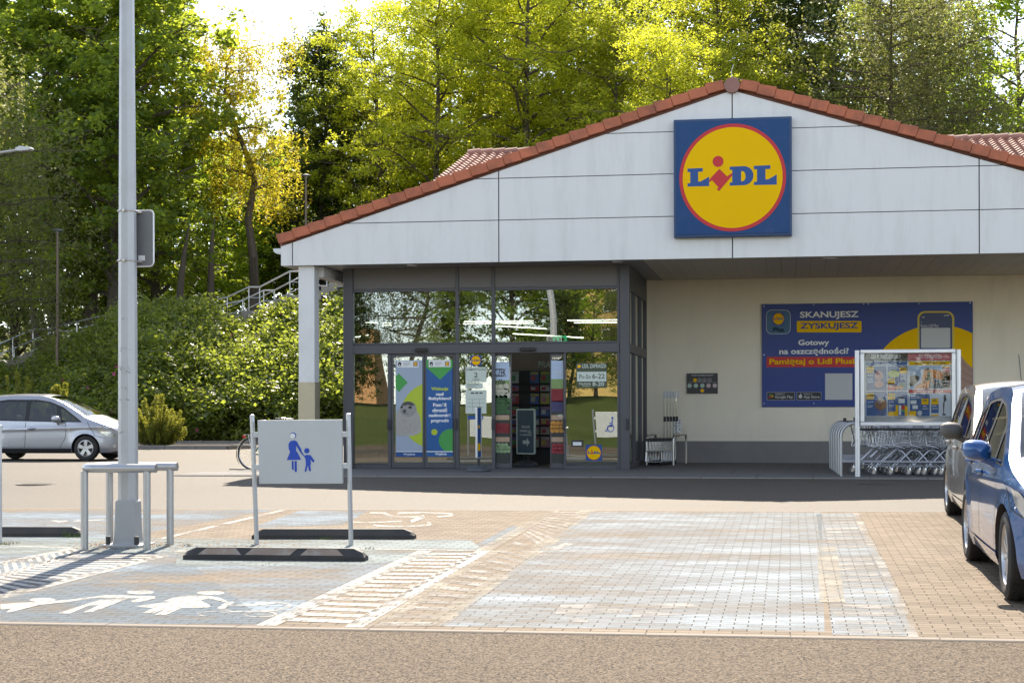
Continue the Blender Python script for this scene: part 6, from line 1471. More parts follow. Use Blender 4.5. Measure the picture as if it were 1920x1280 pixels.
SILVER = paint('silver_car_paint', (0.42,0.43,0.47), 0.55, 0.30, (0.40,0.39,0.38), 0.3)
van_top = [(-2.03,0.62),(-2.0,0.95),(-1.93,1.12),(-1.80,1.38),(-1.62,1.545),(-1.2,1.60),(-0.6,1.625),(-0.1,1.615),(0.30,1.545),(0.60,1.43),(1.0,1.215),(1.22,1.08),(1.42,1.00),(1.70,0.90),(1.90,0.80),(1.99,0.70),(2.03,0.58)]
spv = dict(L=4.06, W=1.70, H=1.62, R=0.31, wf=1.25, wr=-1.38, tw=0.19, spokes=5, spoke_w=0.085, paint=SILVER, top=van_top, belt=[(-2.03,1.02),(-1,0.985),(0.6,0.955),(1.3,0.90),(2.03,0.80)], rear_z=0.50, front_z=0.46, nose=0.36, bumper_crown=0.07,
  dlo=[(-1.86,1.06),(-1.25,1.0),(0.35,0.965),(1.16,0.955),(1.10,1.00),(0.62,1.33),(0.25,1.47),(-0.1,1.52),(-0.9,1.525),(-1.45,1.45),(-1.72,1.26)],
  windows=[[(-1.78,1.08),(-1.33,1.05),(-1.33,1.43),(-1.52,1.38),(-1.68,1.24)],[(-1.24,1.045),(-0.36,1.01),(-0.38,1.48),(-0.9,1.49),(-1.24,1.44)],[(-0.26,1.005),(0.52,0.985),(0.42,1.36),(0.18,1.46),(-0.26,1.485)],[(0.62,0.985),(1.07,0.975),(0.62,1.28),(0.545,1.30)]],
  gaps=[[(-0.33,1.0),(-0.335,0.55),(-0.36,0.32)],[(0.72,0.97),(0.745,0.75),(0.72,0.55),(0.62,0.40),(0.58,0.30)],[(-1.28,1.03),(-1.26,0.85),(-1.10,0.62),(-0.95,0.45),(-0.9,0.32)],[(-0.33,1.50),(-0.32,1.0)],[(1.28,0.97),(1.5,0.62),(1.75,0.55)]],
  moulding=[(-1.05,-0.37,0.545,0.59),(-0.31,0.67,0.535,0.58)], sillm='dark', headlight=[(1.52,0.86),(1.70,0.84),(1.93,0.66),(1.96,0.585),(1.80,0.60),(1.62,0.70)], indicator=(0.83,0.775), fog=True,
  handles=[(-0.16,0.80),(-1.05,0.83)], mirror=(0.55,0.99), windscreen=(0.16,1.24), rear_window=(-1.95,-1.6), cowl=1.0, seats=[0.1,-0.85], crease=0.80)
q = P(165, 861, 38.7)
build_car('silver_minivan', spv, (q.x-1.33, 38.7+0.85, 0.5), R(0), 'silver five-door minivan driving past the hedge behind the lamp post')
BLUE = paint('blue_car_paint', (0.006,0.080,0.27), 0.2, 0.28, (0.07,0.15,0.29), 0.35)
hb_top = [(-2.20,0.66),(-2.17,0.98),(-2.05,1.18),(-1.80,1.42),(-1.45,1.54),(-0.8,1.595),(-0.3,1.60),(0.15,1.555),(0.5,1.44),(0.95,1.20),(1.20,1.06),(1.45,0.98),(1.75,0.90),(2.0,0.78),(2.12,0.66),(2.20,0.54)]
spb = dict(L=4.40, W=1.82, H=1.60, R=0.335, wf=1.36, wr=-1.44, tw=0.225, rimk=0.70, spokes=10, spoke_w=0.035, paint=BLUE, top=hb_top, belt=[(-2.2,1.06),(-1,1.03),(0.4,0.99),(1.3,0.93),(2.2,0.80)], rear_z=0.50, front_z=0.44, nose=0.34,
  dlo=[(-1.62,1.10),(-1.0,1.055),(0.4,1.015),(1.10,0.985),(0.95,1.09),(0.52,1.35),(0.15,1.47),(-0.4,1.515),(-1.05,1.48),(-1.45,1.34)],
  windows=[[(-1.50,1.12),(-1.02,1.085),(-1.02,1.44),(-1.38,1.33)],[(-0.94,1.08),(-0.24,1.05),(-0.26,1.485),(-0.6,1.48),(-0.94,1.45)],[(-0.15,1.05),(0.55,1.02),(0.50,1.31),(0.13,1.44),(-0.15,1.475)],[(0.62,1.02),(0.98,1.0),(0.88,1.09),(0.60,1.26)]],
  gaps=[[(-0.2,1.03),(-0.2,0.6),(-0.26,0.34)],[(0.86,0.99),(0.90,0.8),(0.84,0.55),(0.74,0.34)],[(-1.10,1.05),(-1.08,0.9),(-0.98,0.66),(-0.86,0.48),(-0.82,0.34)],[(1.30,0.94),(1.62,0.70),(2.05,0.62)]],
  sillm='paint', headlight=[(1.58,0.86),(1.78,0.84),(2.05,0.68),(2.08,0.62),(1.9,0.64),(1.70,0.74)], indicator=(1.98,0.50), handles=[(0.0,0.90),(-0.98,0.945)], mirror=(0.62,1.06), mirror_size=(0.12,0.085), windscreen=(0.20,1.20), rear_window=(-2.1,-1.7), cowl=0.95, seats=[0.05,-0.9], crease=0.86)
GREYC = paint('champagne_car_paint', (0.36,0.345,0.32), 0.5, 0.30, (0.42,0.39,0.34), 0.5)
spg = dict(spb); spg.update(paint=GREYC, mirror_mat=mat('grey_plastic_mirror',(0.085,0.083,0.08),0.6,0,0.15,8,0.1,80), handles=[(0.0,0.885),(-0.98,0.92)], spokes=7, spoke_w=0.05, tumble=0.30, mirror_size=(0.125,0.095), indicator=(0.98,0.80), crease=None, sillm='paint')
YB1 = 13.62 + 1.36*1.03
def put(name, sp, xside, yfront_wheel, label, sc_=1.0):
    yc = yfront_wheel + sp['wf']*sc_; x = xside + sp['W']/2*sc_
    o, c_ = build_car(name, sp, (x, yc, gz(x, yc)+0.006), R(-90), label)
    o.scale = (sc_,)*3; o.rotation_euler = (math.atan(0.016)*0, 0, R(-90)); return o
b_ = put('blue_hatchback', spb, 1.66, 13.66, 'metallic blue hatchback nearest the camera at the right edge of the paving', 1.05)
g_ = put('champagne_hatchback', spg, 1.98, 19.25, 'dusty champagne hatchback with black mirrors parked behind the blue car', 1.05)
for o in (b_, g_):
    o.rotation_mode = 'XYZ'; o.matrix_world = Matrix.Translation(o.location) @ Matrix.Rotation(math.atan(0.016),4,'X') @ Matrix.Rotation(R(-90),4,'Z') @ Matrix.Diagonal((1.05,1.05,1.05,1))
mb = MB(); ax_ = Vector((P(1916,724,22.6).x, 22.6, P(1916,724,22.6).z)); mb.tube([ax_, ax_+Vector((-0.03,0.06,0.42))],0.006,6); mb.cyl(ax_-Vector((0,0,0.06)),ax_,0.014); 
bpy.context.view_layer.update()
an = mb.build('aerial', DARKP, None); an.parent = g_; an.matrix_parent_inverse = g_.matrix_world.inverted()
# ================================================================== trees, thicket, hillside furniture
def leaf_mat(name, c0, c1, trans, tk=0.5, rough=0.55, spec=0.35):
    """leaf: diffuse and light passing through, hue varying from leaf to leaf and clump to clump"""
    m = bpy.data.materials.new(name); m.use_nodes = True; nt = m.node_tree; N = nt.nodes; L = nt.links; N.clear()
    o = N.new('ShaderNodeOutputMaterial'); d = N.new('ShaderNodeBsdfPrincipled'); t = N.new('ShaderNodeBsdfTranslucent'); mx = N.new('ShaderNodeMixShader')
    ge = N.new('ShaderNodeNewGeometry'); tc = N.new('ShaderNodeTexCoord'); nz = N.new('ShaderNodeTexNoise'); nz.inputs['Scale'].default_value = 0.55; nz.inputs['Detail'].default_value = 3
    L.new(tc.outputs['Object'], nz.inputs['Vector'])
    ad = N.new('ShaderNodeMath'); ad.operation = 'MULTIPLY_ADD'; ad.inputs[1].default_value = 0.55; L.new(ge.outputs['Random Per Island'], ad.inputs[0])
    s2 = N.new('ShaderNodeMath'); s2.operation = 'MULTIPLY_ADD'; s2.inputs[1].default_value = 1.3; s2.inputs[2].default_value = -0.42; L.new(nz.outputs['Fac'], s2.inputs[0]); L.new(s2.outputs[0], ad.inputs[2])
    def mixc(a, b):
        q = N.new('ShaderNodeMix'); q.data_type = 'RGBA'; q.inputs[6].default_value = (*a,1); q.inputs[7].default_value = (*b,1); L.new(ad.outputs[0], q.inputs[0]); return q.outputs[2]
    L.new(mixc(c0, c1), d.inputs['Base Color']); d.inputs['Roughness'].default_value = rough; d.inputs['Specular IOR Level'].default_value = spec
    L.new(mixc(tuple(x*0.75 for x in trans), tuple(min(1,x*1.3) for x in trans)), t.inputs[0])
    mx.inputs[0].default_value = tk; L.new(d.outputs[0], mx.inputs[1]); L.new(t.outputs[0], mx.inputs[2]); L.new(mx.outputs[0], o.inputs[0])
    return m
LEAF_MAPLE = leaf_mat('maple_leaf', (0.050,0.100,0.036), (0.105,0.155,0.045), (0.50,0.60,0.05), 0.52)
LEAF_ASH = leaf_mat('yellow_green_leaf', (0.075,0.105,0.020), (0.14,0.155,0.026), (0.76,0.84,0.055), 0.64)
LEAF_OLIVE = leaf_mat('olive_leaf', (0.060,0.080,0.020), (0.12,0.125,0.026), (0.62,0.66,0.055), 0.60)
LEAF_GOLD = leaf_mat('golden_leaf', (0.14,0.13,0.015), (0.20,0.175,0.02), (0.76,0.66,0.05), 0.58)
LEAF_BIRCH = leaf_mat('birch_leaf', (0.075,0.088,0.048), (0.125,0.135,0.066), (0.34,0.36,0.09), 0.45)
LEAF_LIGHT = leaf_mat('light_green_leaf', (0.065,0.11,0.022), (0.12,0.165,0.03), (0.60,0.75,0.07), 0.62)
LEAF_DARK = leaf_mat('dark_leaf', (0.030,0.054,0.022), (0.060,0.090,0.028), (0.20,0.25,0.04), 0.42)
LEAF_ROSE = leaf_mat('rose_leaf', (0.060,0.105,0.032), (0.21,0.225,0.085), (0.46,0.54,0.06), 0.48, 0.40, 0.5)
LEAF_PINE = leaf_mat('pine_needle', (0.12,0.15,0.025), (0.21,0.215,0.04), (0.45,0.45,0.06), 0.45)
BARK = mat('grey_brown_bark', (0.085,0.068,0.052), 0.95, 0, 0.35, 5, 0.6, 18)
rng = np.random.default_rng(42)
def quads_mesh(name, V, m):
    """V: (N,4,3) leaf corners -> one mesh"""
    n = len(V); me = bpy.data.meshes.new(name); me.vertices.add(n*4); me.vertices.foreach_set('co', V.reshape(-1).astype(np.float32))
    me.loops.add(n*4); me.loops.foreach_set('vertex_index', np.arange(n*4, dtype=np.int32))
    me.polygons.add(n); me.polygons.foreach_set('loop_start', np.arange(0, n*4, 4, dtype=np.int32))
    me.materials.append(m); me.update(calc_edges=True); me.validate(); return me
def leaves(centers, size, aspect=0.55, flat=0.0, droop=0.0, jitter=0.35):
    n = len(centers)
    nrm = rng.normal(size=(n,3)); nrm[:,2] = np.abs(nrm[:,2])*(1+flat)+flat; nrm /= np.linalg.norm(nrm, axis=1)[:,None]
    a = rng.normal(size=(n,3)); a[:,2] -= droop; a -= nrm*(a*nrm).sum(1)[:,None]; a /= np.linalg.norm(a, axis=1)[:,None]; b = np.cross(nrm, a)
    s = size*(1+jitter*rng.uniform(-1,1,n))[:,None]
    return np.stack([centers-a*s*0.5, centers+b*s*aspect*0.5-a*s*0.06+nrm*s*0.08, centers+a*s*0.5-nrm*s*0.05, centers-b*s*aspect*0.5-a*s*0.06+nrm*s*0.08], axis=1)
def tree_mesh(kind, H, crown_r, base, leafm, n_clump, per, leaf_s, clump_r, seed, trunk_r=0.22, aspect=0.55, crook=0.25, weep=0.0, top_r=0.25, shape='round', droop=0.3, flatk=0.6, limbs=26):
    global rng
    rng = np.random.default_rng(seed); rs = random.Random(seed); mb = MB()
    tp = []; x = y = 0; n = 9
    for i in range(n):
        z = H*0.94*i/(n-1); tp.append(Vector((x, y, z))); x += rs.gauss(0, crook)*H/30; y += rs.gauss(0, crook)*H/30
    def trunk(z):
        f = min(max(z/(H*0.94),0),0.9999)*(n-1); i = int(f); return tp[i].lerp(tp[i+1], f-i)
    mb.tube(tp, [trunk_r*(1.25 if i == 0 else (1-0.9*i/(n-1))) for i in range(n)], 8)
    pts = []
    for i in range(limbs):
        u = (i+0.5)/limbs; z0 = H*(base+(0.93-base)*u**0.9); az = i*2.39996+rs.uniform(-.5,.5)
        if shape == 'round': rad = crown_r*math.sin(math.pi*min(1,(0.22+0.74*u)))**0.75
        elif shape == 'column': rad = crown_r*(1-0.75*u**2.2)
        elif shape == 'sparse': rad = crown_r*(0.35+0.65*abs(math.sin(u*7+1)))*(0.55+0.6*u if u < 0.75 else 0.9)
        else: rad = crown_r*(0.75+0.25*math.sin(u*3.1))*(1-top_r*u)
        rad *= rs.uniform(0.72,1.12); rise = rs.uniform(0.15,0.55)*rad*(1.0 if weep == 0 else 0.5) 
        p0 = trunk(z0); q = [p0]; m_ = 5
        for k in range(1, m_+1):
            t = k/m_; q.append(p0+Vector((math.cos(az+0.25*math.sin(3*t+i))*rad*t, math.sin(az+0.25*math.sin(3*t+i))*rad*t, rise*math.sin(t*1.7)+rs.uniform(-.1,.1)*rad*0.3)))
        r0 = trunk_r*0.42*(1-0.6*u); mb.tube(q, [r0*(1-0.85*k/m_) for k in range(m_+1)], 5)
        for k in range(2, m_+1):
            pts.append(q[k]); 
            for sgn in (-1,1):
                L_ = rad*rs.uniform(0.22,0.42); a2 = az+sgn*rs.uniform(0.5,1.2); e = q[k]+Vector((math.cos(a2)*L_, math.sin(a2)*L_, rs.uniform(-0.15,0.5)*L_))
                mb.tube([q[k], e], [r0*0.32, r0*0.08], 4); pts.append(e); pts.append(q[k].lerp(e, 0.55))
    pts.append(tp[-1]); pts += [tp[-1]+Vector((rs.gauss(0,.3),rs.gauss(0,.3),rs.uniform(0,H*0.05))) for _ in range(4)]
    P_ = np.array([tuple(p) for p in pts])
    idx_ = rng.integers(0, len(P_), n_clump); C_ = P_[idx_] + rng.normal(size=(n_clump,3))*clump_r*np.array([1.15,1.15,0.9])
    cs = clump_r*rng.uniform(0.55,1.15,n_clump)
    cent = np.repeat(C_, per, axis=0); rad_ = np.repeat(cs, per)
    off = rng.normal(size=(len(cent),3)); off[:,2] *= 0.6
    cent = cent + off*rad_[:,None]*0.43
    if weep:
        drop = np.abs(rng.normal(size=len(cent)))*weep; st = rng.integers(0, 7, len(cent)); ph = np.repeat(rng.uniform(0,6.28,(n_clump,7)), per, axis=0).reshape(-1,7)[np.arange(len(cent)), st]
        cr = np.repeat(cs, per)*0.75; cent[:,0] = np.repeat(C_[:,0],per)+np.cos(ph)*cr+rng.normal(size=len(cent))*0.05; cent[:,1] = np.repeat(C_[:,1],per)+np.sin(ph)*cr+rng.normal(size=len(cent))*0.05; cent[:,2] = np.repeat(C_[:,2],per)-drop
    V = leaves(cent, leaf_s, aspect, flatk, droop)
    return mb, V
TREES = {}
def new_tree(kind, m, label, group=None, **k):
    mb, V = tree_mesh(kind, leafm=m, **k)
    root = empty('tree' if True else kind, (0,0,0), label, 'tree', group)
    mb.build('trunk', BARK, root, smooth=True, local=True)
    o = link('crown', quads_mesh('crown', V, m), root); KIDS.setdefault(root.name, []).append(o); TREES[kind] = [root, False]; return root
def plant(kind, px, Y, label, sc_=1.0, rz=0.0, dz=-0.15, group=None, zz_=None, py=None, wide=1.0):
    root, used = TREES[kind]
    o = root if not used else copy_tree(root); TREES[kind][1] = True
    x = PX(px, Y); z = hz(x, Y)+dz if zz_ is None else zz_
    o.location = (x, Y, z); o.rotation_euler = (0, 0, rz); o.scale = (sc_*wide, sc_*wide, sc_); o['label'] = label
    if group: o['group'] = group
    elif 'group' in o: del o['group']
    return o
new_tree('maple', LEAF_MAPLE, '-', H=19.0, crown_r=4.1, base=0.13, n_clump=470, per=56, leaf_s=0.24, clump_r=0.80, seed=1, trunk_r=0.30, aspect=0.85, droop=0.2, limbs=34)
new_tree('ash', LEAF_ASH, '-', H=19.0, crown_r=4.6, base=0.10, n_clump=560, per=60, leaf_s=0.20, clump_r=0.72, seed=2, trunk_r=0.26, aspect=0.42, droop=0.8, limbs=36)
new_tree('olive', LEAF_OLIVE, '-', H=19.0, crown_r=4.4, base=0.10, n_clump=540, per=60, leaf_s=0.20, clump_r=0.72, seed=3, trunk_r=0.26, aspect=0.45, droop=0.8, limbs=36, shape='column')
new_tree('gold', LEAF_GOLD, '-', H=15.0, crown_r=3.0, base=0.42, n_clump=260, per=70, leaf_s=0.19, clump_r=0.62, seed=14, trunk_r=0.27, aspect=0.30, crook=0.95, droop=1.6, weep=0.75, limbs=15, shape='sparse')
new_tree('birch', LEAF_BIRCH, '-', H=19.0, crown_r=4.6, base=0.25, n_clump=520, per=80, leaf_s=0.15, clump_r=0.75, seed=5, trunk_r=0.25, aspect=0.6, weep=2.1, droop=1.4, limbs=36)
new_tree('light', LEAF_LIGHT, '-', H=17.0, crown_r=4.2, base=0.08, n_clump=420, per=42, leaf_s=0.27, clump_r=0.80, seed=6, trunk_r=0.22, aspect=0.6, limbs=30)
new_tree('dark', LEAF_DARK, '-', H=18.0, crown_r=3.4, base=0.06, n_clump=560, per=44, leaf_s=0.26, clump_r=0.75, seed=7, trunk_r=0.25, aspect=0.55, shape='column', limbs=36)
# left wood
plant('birch', -75, 62, 'weeping birch with pale hanging twigs at the left edge of the view', 0.86, 0.4, zz_=1.2)
plant('maple', 92, 73, 'big dark maple beyond the left park lamp', 1.06, 0.3)
plant('maple', 222, 72, 'big maple whose crown rises behind the tall lamp post', 1.05, 2.0)
plant('maple', 296, 79, 'maple with a sunlit yellow green rim beside the gap of sky', 0.98, 4.1)
plant('dark', 30, 78, 'dark narrow tree between the weeping birch and the big maple', 1.08, 1.0)
plant('dark', 205, 84, 'dark narrow tree hidden between the two big maples', 1.1, 2.2)
plant('light', 385, 87, 'light green tree filling the gap between the sunlit maple and the golden tree', 0.74, 1.7)
plant('gold', 468, 76.5, 'thin crooked tree with sparse golden foliage in the gap of sky', 1.03, 0.9, dz=-0.2)
plant('light', 425, 92, 'light green tree low behind the golden crooked tree', 0.72, 0.9)
plant('light', 530, 94, 'small light green tree between golden tree and dark column', 0.68, 3.0)
plant('light', 560, 99, 'light green tree filling the gap left of the dark column tree', 0.66, 2.5)
plant('olive', 845, 101, 'olive tree farthest back above the left roof ridge', 1.0, 0.6)
plant('olive', 1060, 103, 'olive tree farthest back right of the tall yellow green trees', 1.05, 2.9)
plant('ash', 655, 97, 'yellow green tree farthest back beside the dark column tree', 0.82, 4.4)
plant('maple', 1700, 104, 'dark round tree farthest back behind the weeping birches', 1.05, 3.3)
plant('dark', 608, 92, 'dark column shaped tree right of the golden crooked tree', 0.98, 0.4)
# row behind the shop
plant('ash', 700, 90, 'bright yellow green tree left of the main roof', 0.90, 0.2)
plant('ash', 800, 84, 'bright yellow green tree whose crown touches the left end of the main roof', 0.98, 1.4, zz_=6.5)
plant('ash', 905, 90, 'tall yellow green tree behind the left roof ridge', 1.10, 2.6)
plant('ash', 1012, 85, 'tall yellow green tree above the middle of the left verge', 1.06, 3.9)
plant('olive', 1095, 92, 'olive green tree between the yellow trees and the gable', 1.12, 0.8)
plant('olive', 1175, 84, 'olive green tree above the upper left verge', 1.02, 2.2)
plant('ash', 1268, 79, 'yellow tipped tree in front of the darker ones left of the ridge cap', 0.74, 4.8, zz_=6.0)
plant('olive', 1330, 88, 'tall olive tree directly behind the ridge cap', 1.08, 5.2)
plant('olive', 1425, 82, 'olive tree with yellow tips right above the gable', 0.97, 1.1)
plant('ash', 1545, 76, 'low yellow green tree peeping over the right verge', 0.52, 0.3, zz_=5.0)
plant('dark', 1500, 90, 'dark tree between the olive tree and the weeping birch', 1.12, 3.3)
plant('birch', 1640, 82, 'large weeping birch with dark hanging curtains right of the gable', 1.02, 1.9, zz_=5.5)
plant('birch', 1768, 86, 'second weeping birch joined to the large one on its right', 1.0, 3.5, zz_=5.5)
plant('light', 1905, 92, 'light green tree with sky showing through at the right edge', 1.12, 2.2)
plant('dark', 1400, 98, 'dark tree farthest back behind the ridge cap', 1.2, 0.1)
plant('dark', 760, 100, 'dark tree farthest back behind the yellow green trees', 0.80, 0.9)
plant('maple', 1200, 100, 'dark round tree farthest back left of the gable', 1.08, 0.7)
plant('maple', 950, 102, 'dark round tree farthest back behind the left roof ridge', 1.05, 1.9)
# trees and a house across the road, behind the viewer; they show in the shop windows
for i, (kind, x, y, s_, lb) in enumerate((('birch',-23,-33,0.80,'weeping tree across the road mirrored in the left upper window'),('maple',-17.5,-38,0.80,'round tree across the road mirrored above the middle pane'),('light',-11.5,-31,0.55,'round tree across the road mirrored in the right upper window'),('birch',-29,-36,0.75,'weeping tree far left across the road mirrored at the glass edge'),('light',16,-40,0.8,'light green tree across the road mirrored at the right glass edge'),('maple',30,-42,0.95,'round tree across the road far to the right'),('olive',-48,-44,0.9,'olive tree across the road far to the left'),('light',-15,-46,0.7,'small light tree across the road between the weeping and round trees'),('dark',-26,-29,0.45,'small dark tree across the road mirrored in the left lower panes'),('maple',-20,-30,0.42,'small round tree across the road mirrored behind the door posters'),('dark',-13,-27,0.42,'small dark tree across the road mirrored in the right lower pane'),('maple',-34.5,-33,0.5,'round tree across the road in front of the orange block'),('maple',-30,-31,0.45,'small round tree across the road mirrored at the left glass edge'),('birch',-8.5,-29,0.45,'small weeping tree across the road mirrored near the right glass post'),('dark',9,-50,0.9,'dark tree across the road behind the round trees'))):
    root, used = TREES[kind]; o = copy_tree(root); o.location = (x, y, gz(x, y)-0.3); o.rotation_euler = (0,0,i*1.3); o.scale = (s_,)*3; o['label'] = lb
hb = empty('apartment_block', (-8,-72,gz(-8,-70)), 'yellow apartment block across the road mirrored in the right upper window', 'building')
YEL_W = mat('yellow_facade', (0.55,0.38,0.13), 0.85, 0, 0.08, 1)
mb = MB(); mb.box((-19,-78,1.5),(2,-66,15)); mb.build('wall', YEL_W, hb)
mb = MB(); mb.box((-19.4,-78.4,15),(2.4,-65.6,15.6)); mb.build('roof', GREYP, hb)
for fl in range(3):
    for k in range(6):
        mb = MB(); x = -18+k*3.4; z = 6.6+fl*3; mb.box((x,-66.0,z),(x+1.5,-65.93,z+1.6)); w_ = mb.build('window', WHITEP, hb); mb = MB(); mb.box((x+0.1,-65.93,z+0.1),(x+1.4,-65.90,z+1.5)); mb.build('pane', BLACKP, w_)
    mb = MB(); mb.box((-12.0,-66,5.6+fl*3),(-8.5,-64.7,6.6+fl*3)); mb.build('balcony', GREYP, hb)
h2 = empty('apartment_block', (-38,-70,gz(-38,-70)), 'orange apartment block across the road mirrored at the left of the upper windows', 'building')
mb = MB(); mb.box((-44,-69,1.5),(-34.0,-66,8.8)); mb.build('wall', mat('orange_facade',(0.50,0.27,0.12),0.85,0,0.08,1), h2)
for fl in range(1):
    for k in range(3):
        mb = MB(); x = -43+k*3.3; z = 4.6+fl*2.7; mb.box((x,-66.0,z),(x+1.5,-65.93,z+1.5)); mb.build('window', BLACKP, h2)

# ---- thicket of roses on the bank
rng = np.random.default_rng(8)
rs = random.Random(8); C_ = []; S_ = []
def crest(px):
    """photo height of the thicket's upper edge"""
    return spline([(-200,720),(0,702),(60,684),(125,640),(190,596),(250,552),(300,532),(345,540),(385,572),(420,586),(460,590),(540,596),(600,560),(640,535),(720,520)], px)
for _ in range(4200):
    x = rs.uniform(-46, -11.5); y = rs.uniform(58.0, 66.3); base_ = hz(x, y)
    if x > -14 and rs.random() < (x+14)/3: continue
    u = x*CT+y*ST; d = -x*ST+y*CT; px = CX+FPX*u/d
    ztop = CAMZ+(horizon(px)-crest(px))/FPX*d + 0.45*math.sin(x*1.9+y)+0.32*math.sin(x*4.3-y*1.7)-0.05
    t = (y-58.0)/8.3
    hmax = min(max(0.9, (ztop-base_)*min(1, 0.28+1.0*t)), ztop-base_) if ztop > base_ else 0
    hmax = min(hmax, 3.5 if 190 < px < 400 else 2.6)
    if hmax < 0.25: continue
    C_.append((x, y, base_+rs.uniform(0.15, hmax))); S_.append(rs.uniform(0.25,0.55))
    if rs.random() < 0.9 and math.sin(x*2.3+1.7*y)+math.sin(x*5.1-y*2.2) > -1.1: C_.append((x, y, base_+hmax*rs.uniform(0.8,1.0))); S_.append(rs.uniform(0.25,0.5))
# shoots standing above the thicket
for (px, Y, h) in ((268,64,3.2),(300,64,2.9),(335,65,2.4),(470,63,2.0),(405,60,2.6),(155,60,2.2),(185,61,1.6),(520,61,1.6),(700,62,3.0),(610,62,3.6),(630,64,4.2),(618,61,2.5),(640,63,3.0),(290,65.5,3.0),(360,65.5,2.2)):
    x = PX(px, Y)
    for i in range(7): C_.append((x+rs.gauss(0,0.35), Y+rs.gauss(0,0.3), hz(x,Y)+h*(i+0.6)/7)); S_.append(0.30)
C_ = np.array(C_); S_ = np.array(S_)
per = 42; cent = np.repeat(C_, per, axis=0)+rng.normal(size=(len(C_)*per,3))*np.repeat(S_, per)[:,None]*np.array([0.7,0.7,0.5])
th = link('rose_thicket', quads_mesh('rose_thicket', leaves(cent, 0.155, 0.66, 0.5, 0.1, 0.55), LEAF_ROSE)); tag(th, 'dense thicket of wild rose bushes covering the bank', 'thicket', kind='stuff')
mb = MB()
for _ in range(70):
    i = rs.randrange(len(C_)); c0 = C_[i]; p = Vector((c0[0], c0[1]-S_[i]*0.6, c0[2]+S_[i]*0.3)); r = 0.06
    for k in range(5): a = 1.2566*k; mb.add([p, p+Vector((r*math.cos(a-.5),-0.02,r*math.sin(a-.5))), p+Vector((r*1.3*math.cos(a),-0.03,r*1.3*math.sin(a))), p+Vector((r*math.cos(a+.5),-0.02,r*math.sin(a+.5)))],[(0,1,2,3)])
tag(mb.build('rose_blossoms', mat('rose_pink',(0.50,0.07,0.22),0.6,0,0.2), fix=False), 'scattered pink blossoms on the rose thicket', 'blossoms', kind='stuff')
# ---- far woods closing the view between the trunks
rng = np.random.default_rng(77)
n_ = 2600; xx = rng.uniform(-78, 30, n_); yy = rng.uniform(92, 118, n_); zt_ = np.array([hz(a, b) for a, b in zip(xx, yy)])
hmax = np.where(xx < -24, 12.5, np.where(xx < -12, 8.0, 12.0))+2*np.sin(xx*0.4); zz_ = zt_+rng.uniform(0, 1, n_)**0.8*hmax
cent = np.repeat(np.stack([xx,yy,zz_],1), 26, axis=0)+rng.normal(size=(n_*26,3))*1.0
fw_ = link('far_woods', quads_mesh('far_woods', leaves(cent, 0.5, 0.7, 0.3, 0.2), LEAF_DARK)); tag(fw_, 'dark undergrowth of the wood behind the standing trees', 'woods', kind='stuff')
# extra trunks of the wood
def bare(px, Y, r, lean, lb):
    x = PX(px, Y); z = hz(x, Y)-0.2; mb = MB(); mb.tube([(x,Y,z),(x+lean*0.3,Y,z+3),(x+lean*0.6,Y,z+4.5),(x+lean*0.8,Y+0.4,z+6)],[r*1.3,r,r*0.7,r*0.12],8)
    r_ = empty('tree', (x,Y,z), lb, 'tree'); mb.build('trunk', BARK, r_, smooth=True)
bare(70,72,0.2,-0.4,'slim dark trunk under the crown left of the park lamp'); bare(332,72,0.17,0.6,'slim leaning trunk right of the tall lamp post'); bare(395,74,0.16,0.1,'slim upright trunk between lamp post and stair rails'); bare(165,74,0.32,0.5,'thick dark trunk right of the park lamp')
# ---- dwarf pines on the island
def dwarf_pine(px, Y, w, h, label, zb_):
    x = PX(px, Y); root = empty('dwarf_pine', (x, Y, zb_), label, 'shrub'); rs2 = random.Random(int(px*7)+3); mb = MB(); cl = []; ax = []
    for i in range(95):
        a = rs2.uniform(0,6.28); rr = math.sqrt(rs2.random()); ex = Vector((math.cos(a)*rr*w, math.sin(a)*rr*w*0.6, h*(1-0.70*rr*rr)*rs2.choice((0.55,0.7,0.85,1.0,1.25))))
        mid = ex*0.5+Vector((0,0,-0.05*h)); mb.tube([(x,Y,zb_),tuple(Vector((x,Y,zb_))+mid),tuple(Vector((x,Y,zb_))+ex)],[0.02,0.014,0.006],5)
        d = (ex-mid).normalized()+Vector((0,0,0.7)); d.normalize()
        for t in np.linspace(0.45,1.0,9): q = Vector((0,0,0)).lerp(mid, min(1,t*2)) if t < 0.5 else mid.lerp(ex,(t-0.5)*2); cl.append(q); ax.append(d)
        
        for t in (0.06,0.12,0.18,0.24): cl.append(ex+d*t); ax.append(d)
    mb.build('stem', BARK, root)
    C2 = np.repeat(np.array([tuple(c_) for c_ in cl]), 24, axis=0); A2 = np.repeat(np.array([tuple(a_) for a_ in ax]), 24, axis=0)
    d = rng.normal(size=C2.shape)*0.62+A2*0.75; d /= np.linalg.norm(d,axis=1)[:,None]; s = np.cross(d, rng.normal(size=C2.shape)); s /= np.linalg.norm(s,axis=1)[:,None]; Ln = 0.11; wd = 0.010
    V = np.stack([C2, C2+d*Ln*0.5+s*wd, C2+d*Ln, C2+d*Ln*0.5-s*wd], axis=1)
    o = link('foliage', quads_mesh('foliage', V, LEAF_PINE), root); KIDS.setdefault(root.name, []).append(o)
dwarf_pine(295, 51.2, 0.95, 1.15, 'bright green dwarf pine on the island right of the lamp post', 0.55)
dwarf_pine(30, 51.2, 1.0, 1.75, 'dwarf pine peeping over the roof of the silver car', 0.55)
dwarf_pine(118, 51.3, 0.9, 1.45, 'lower dwarf pine behind the windscreen of the silver car', 0.55)
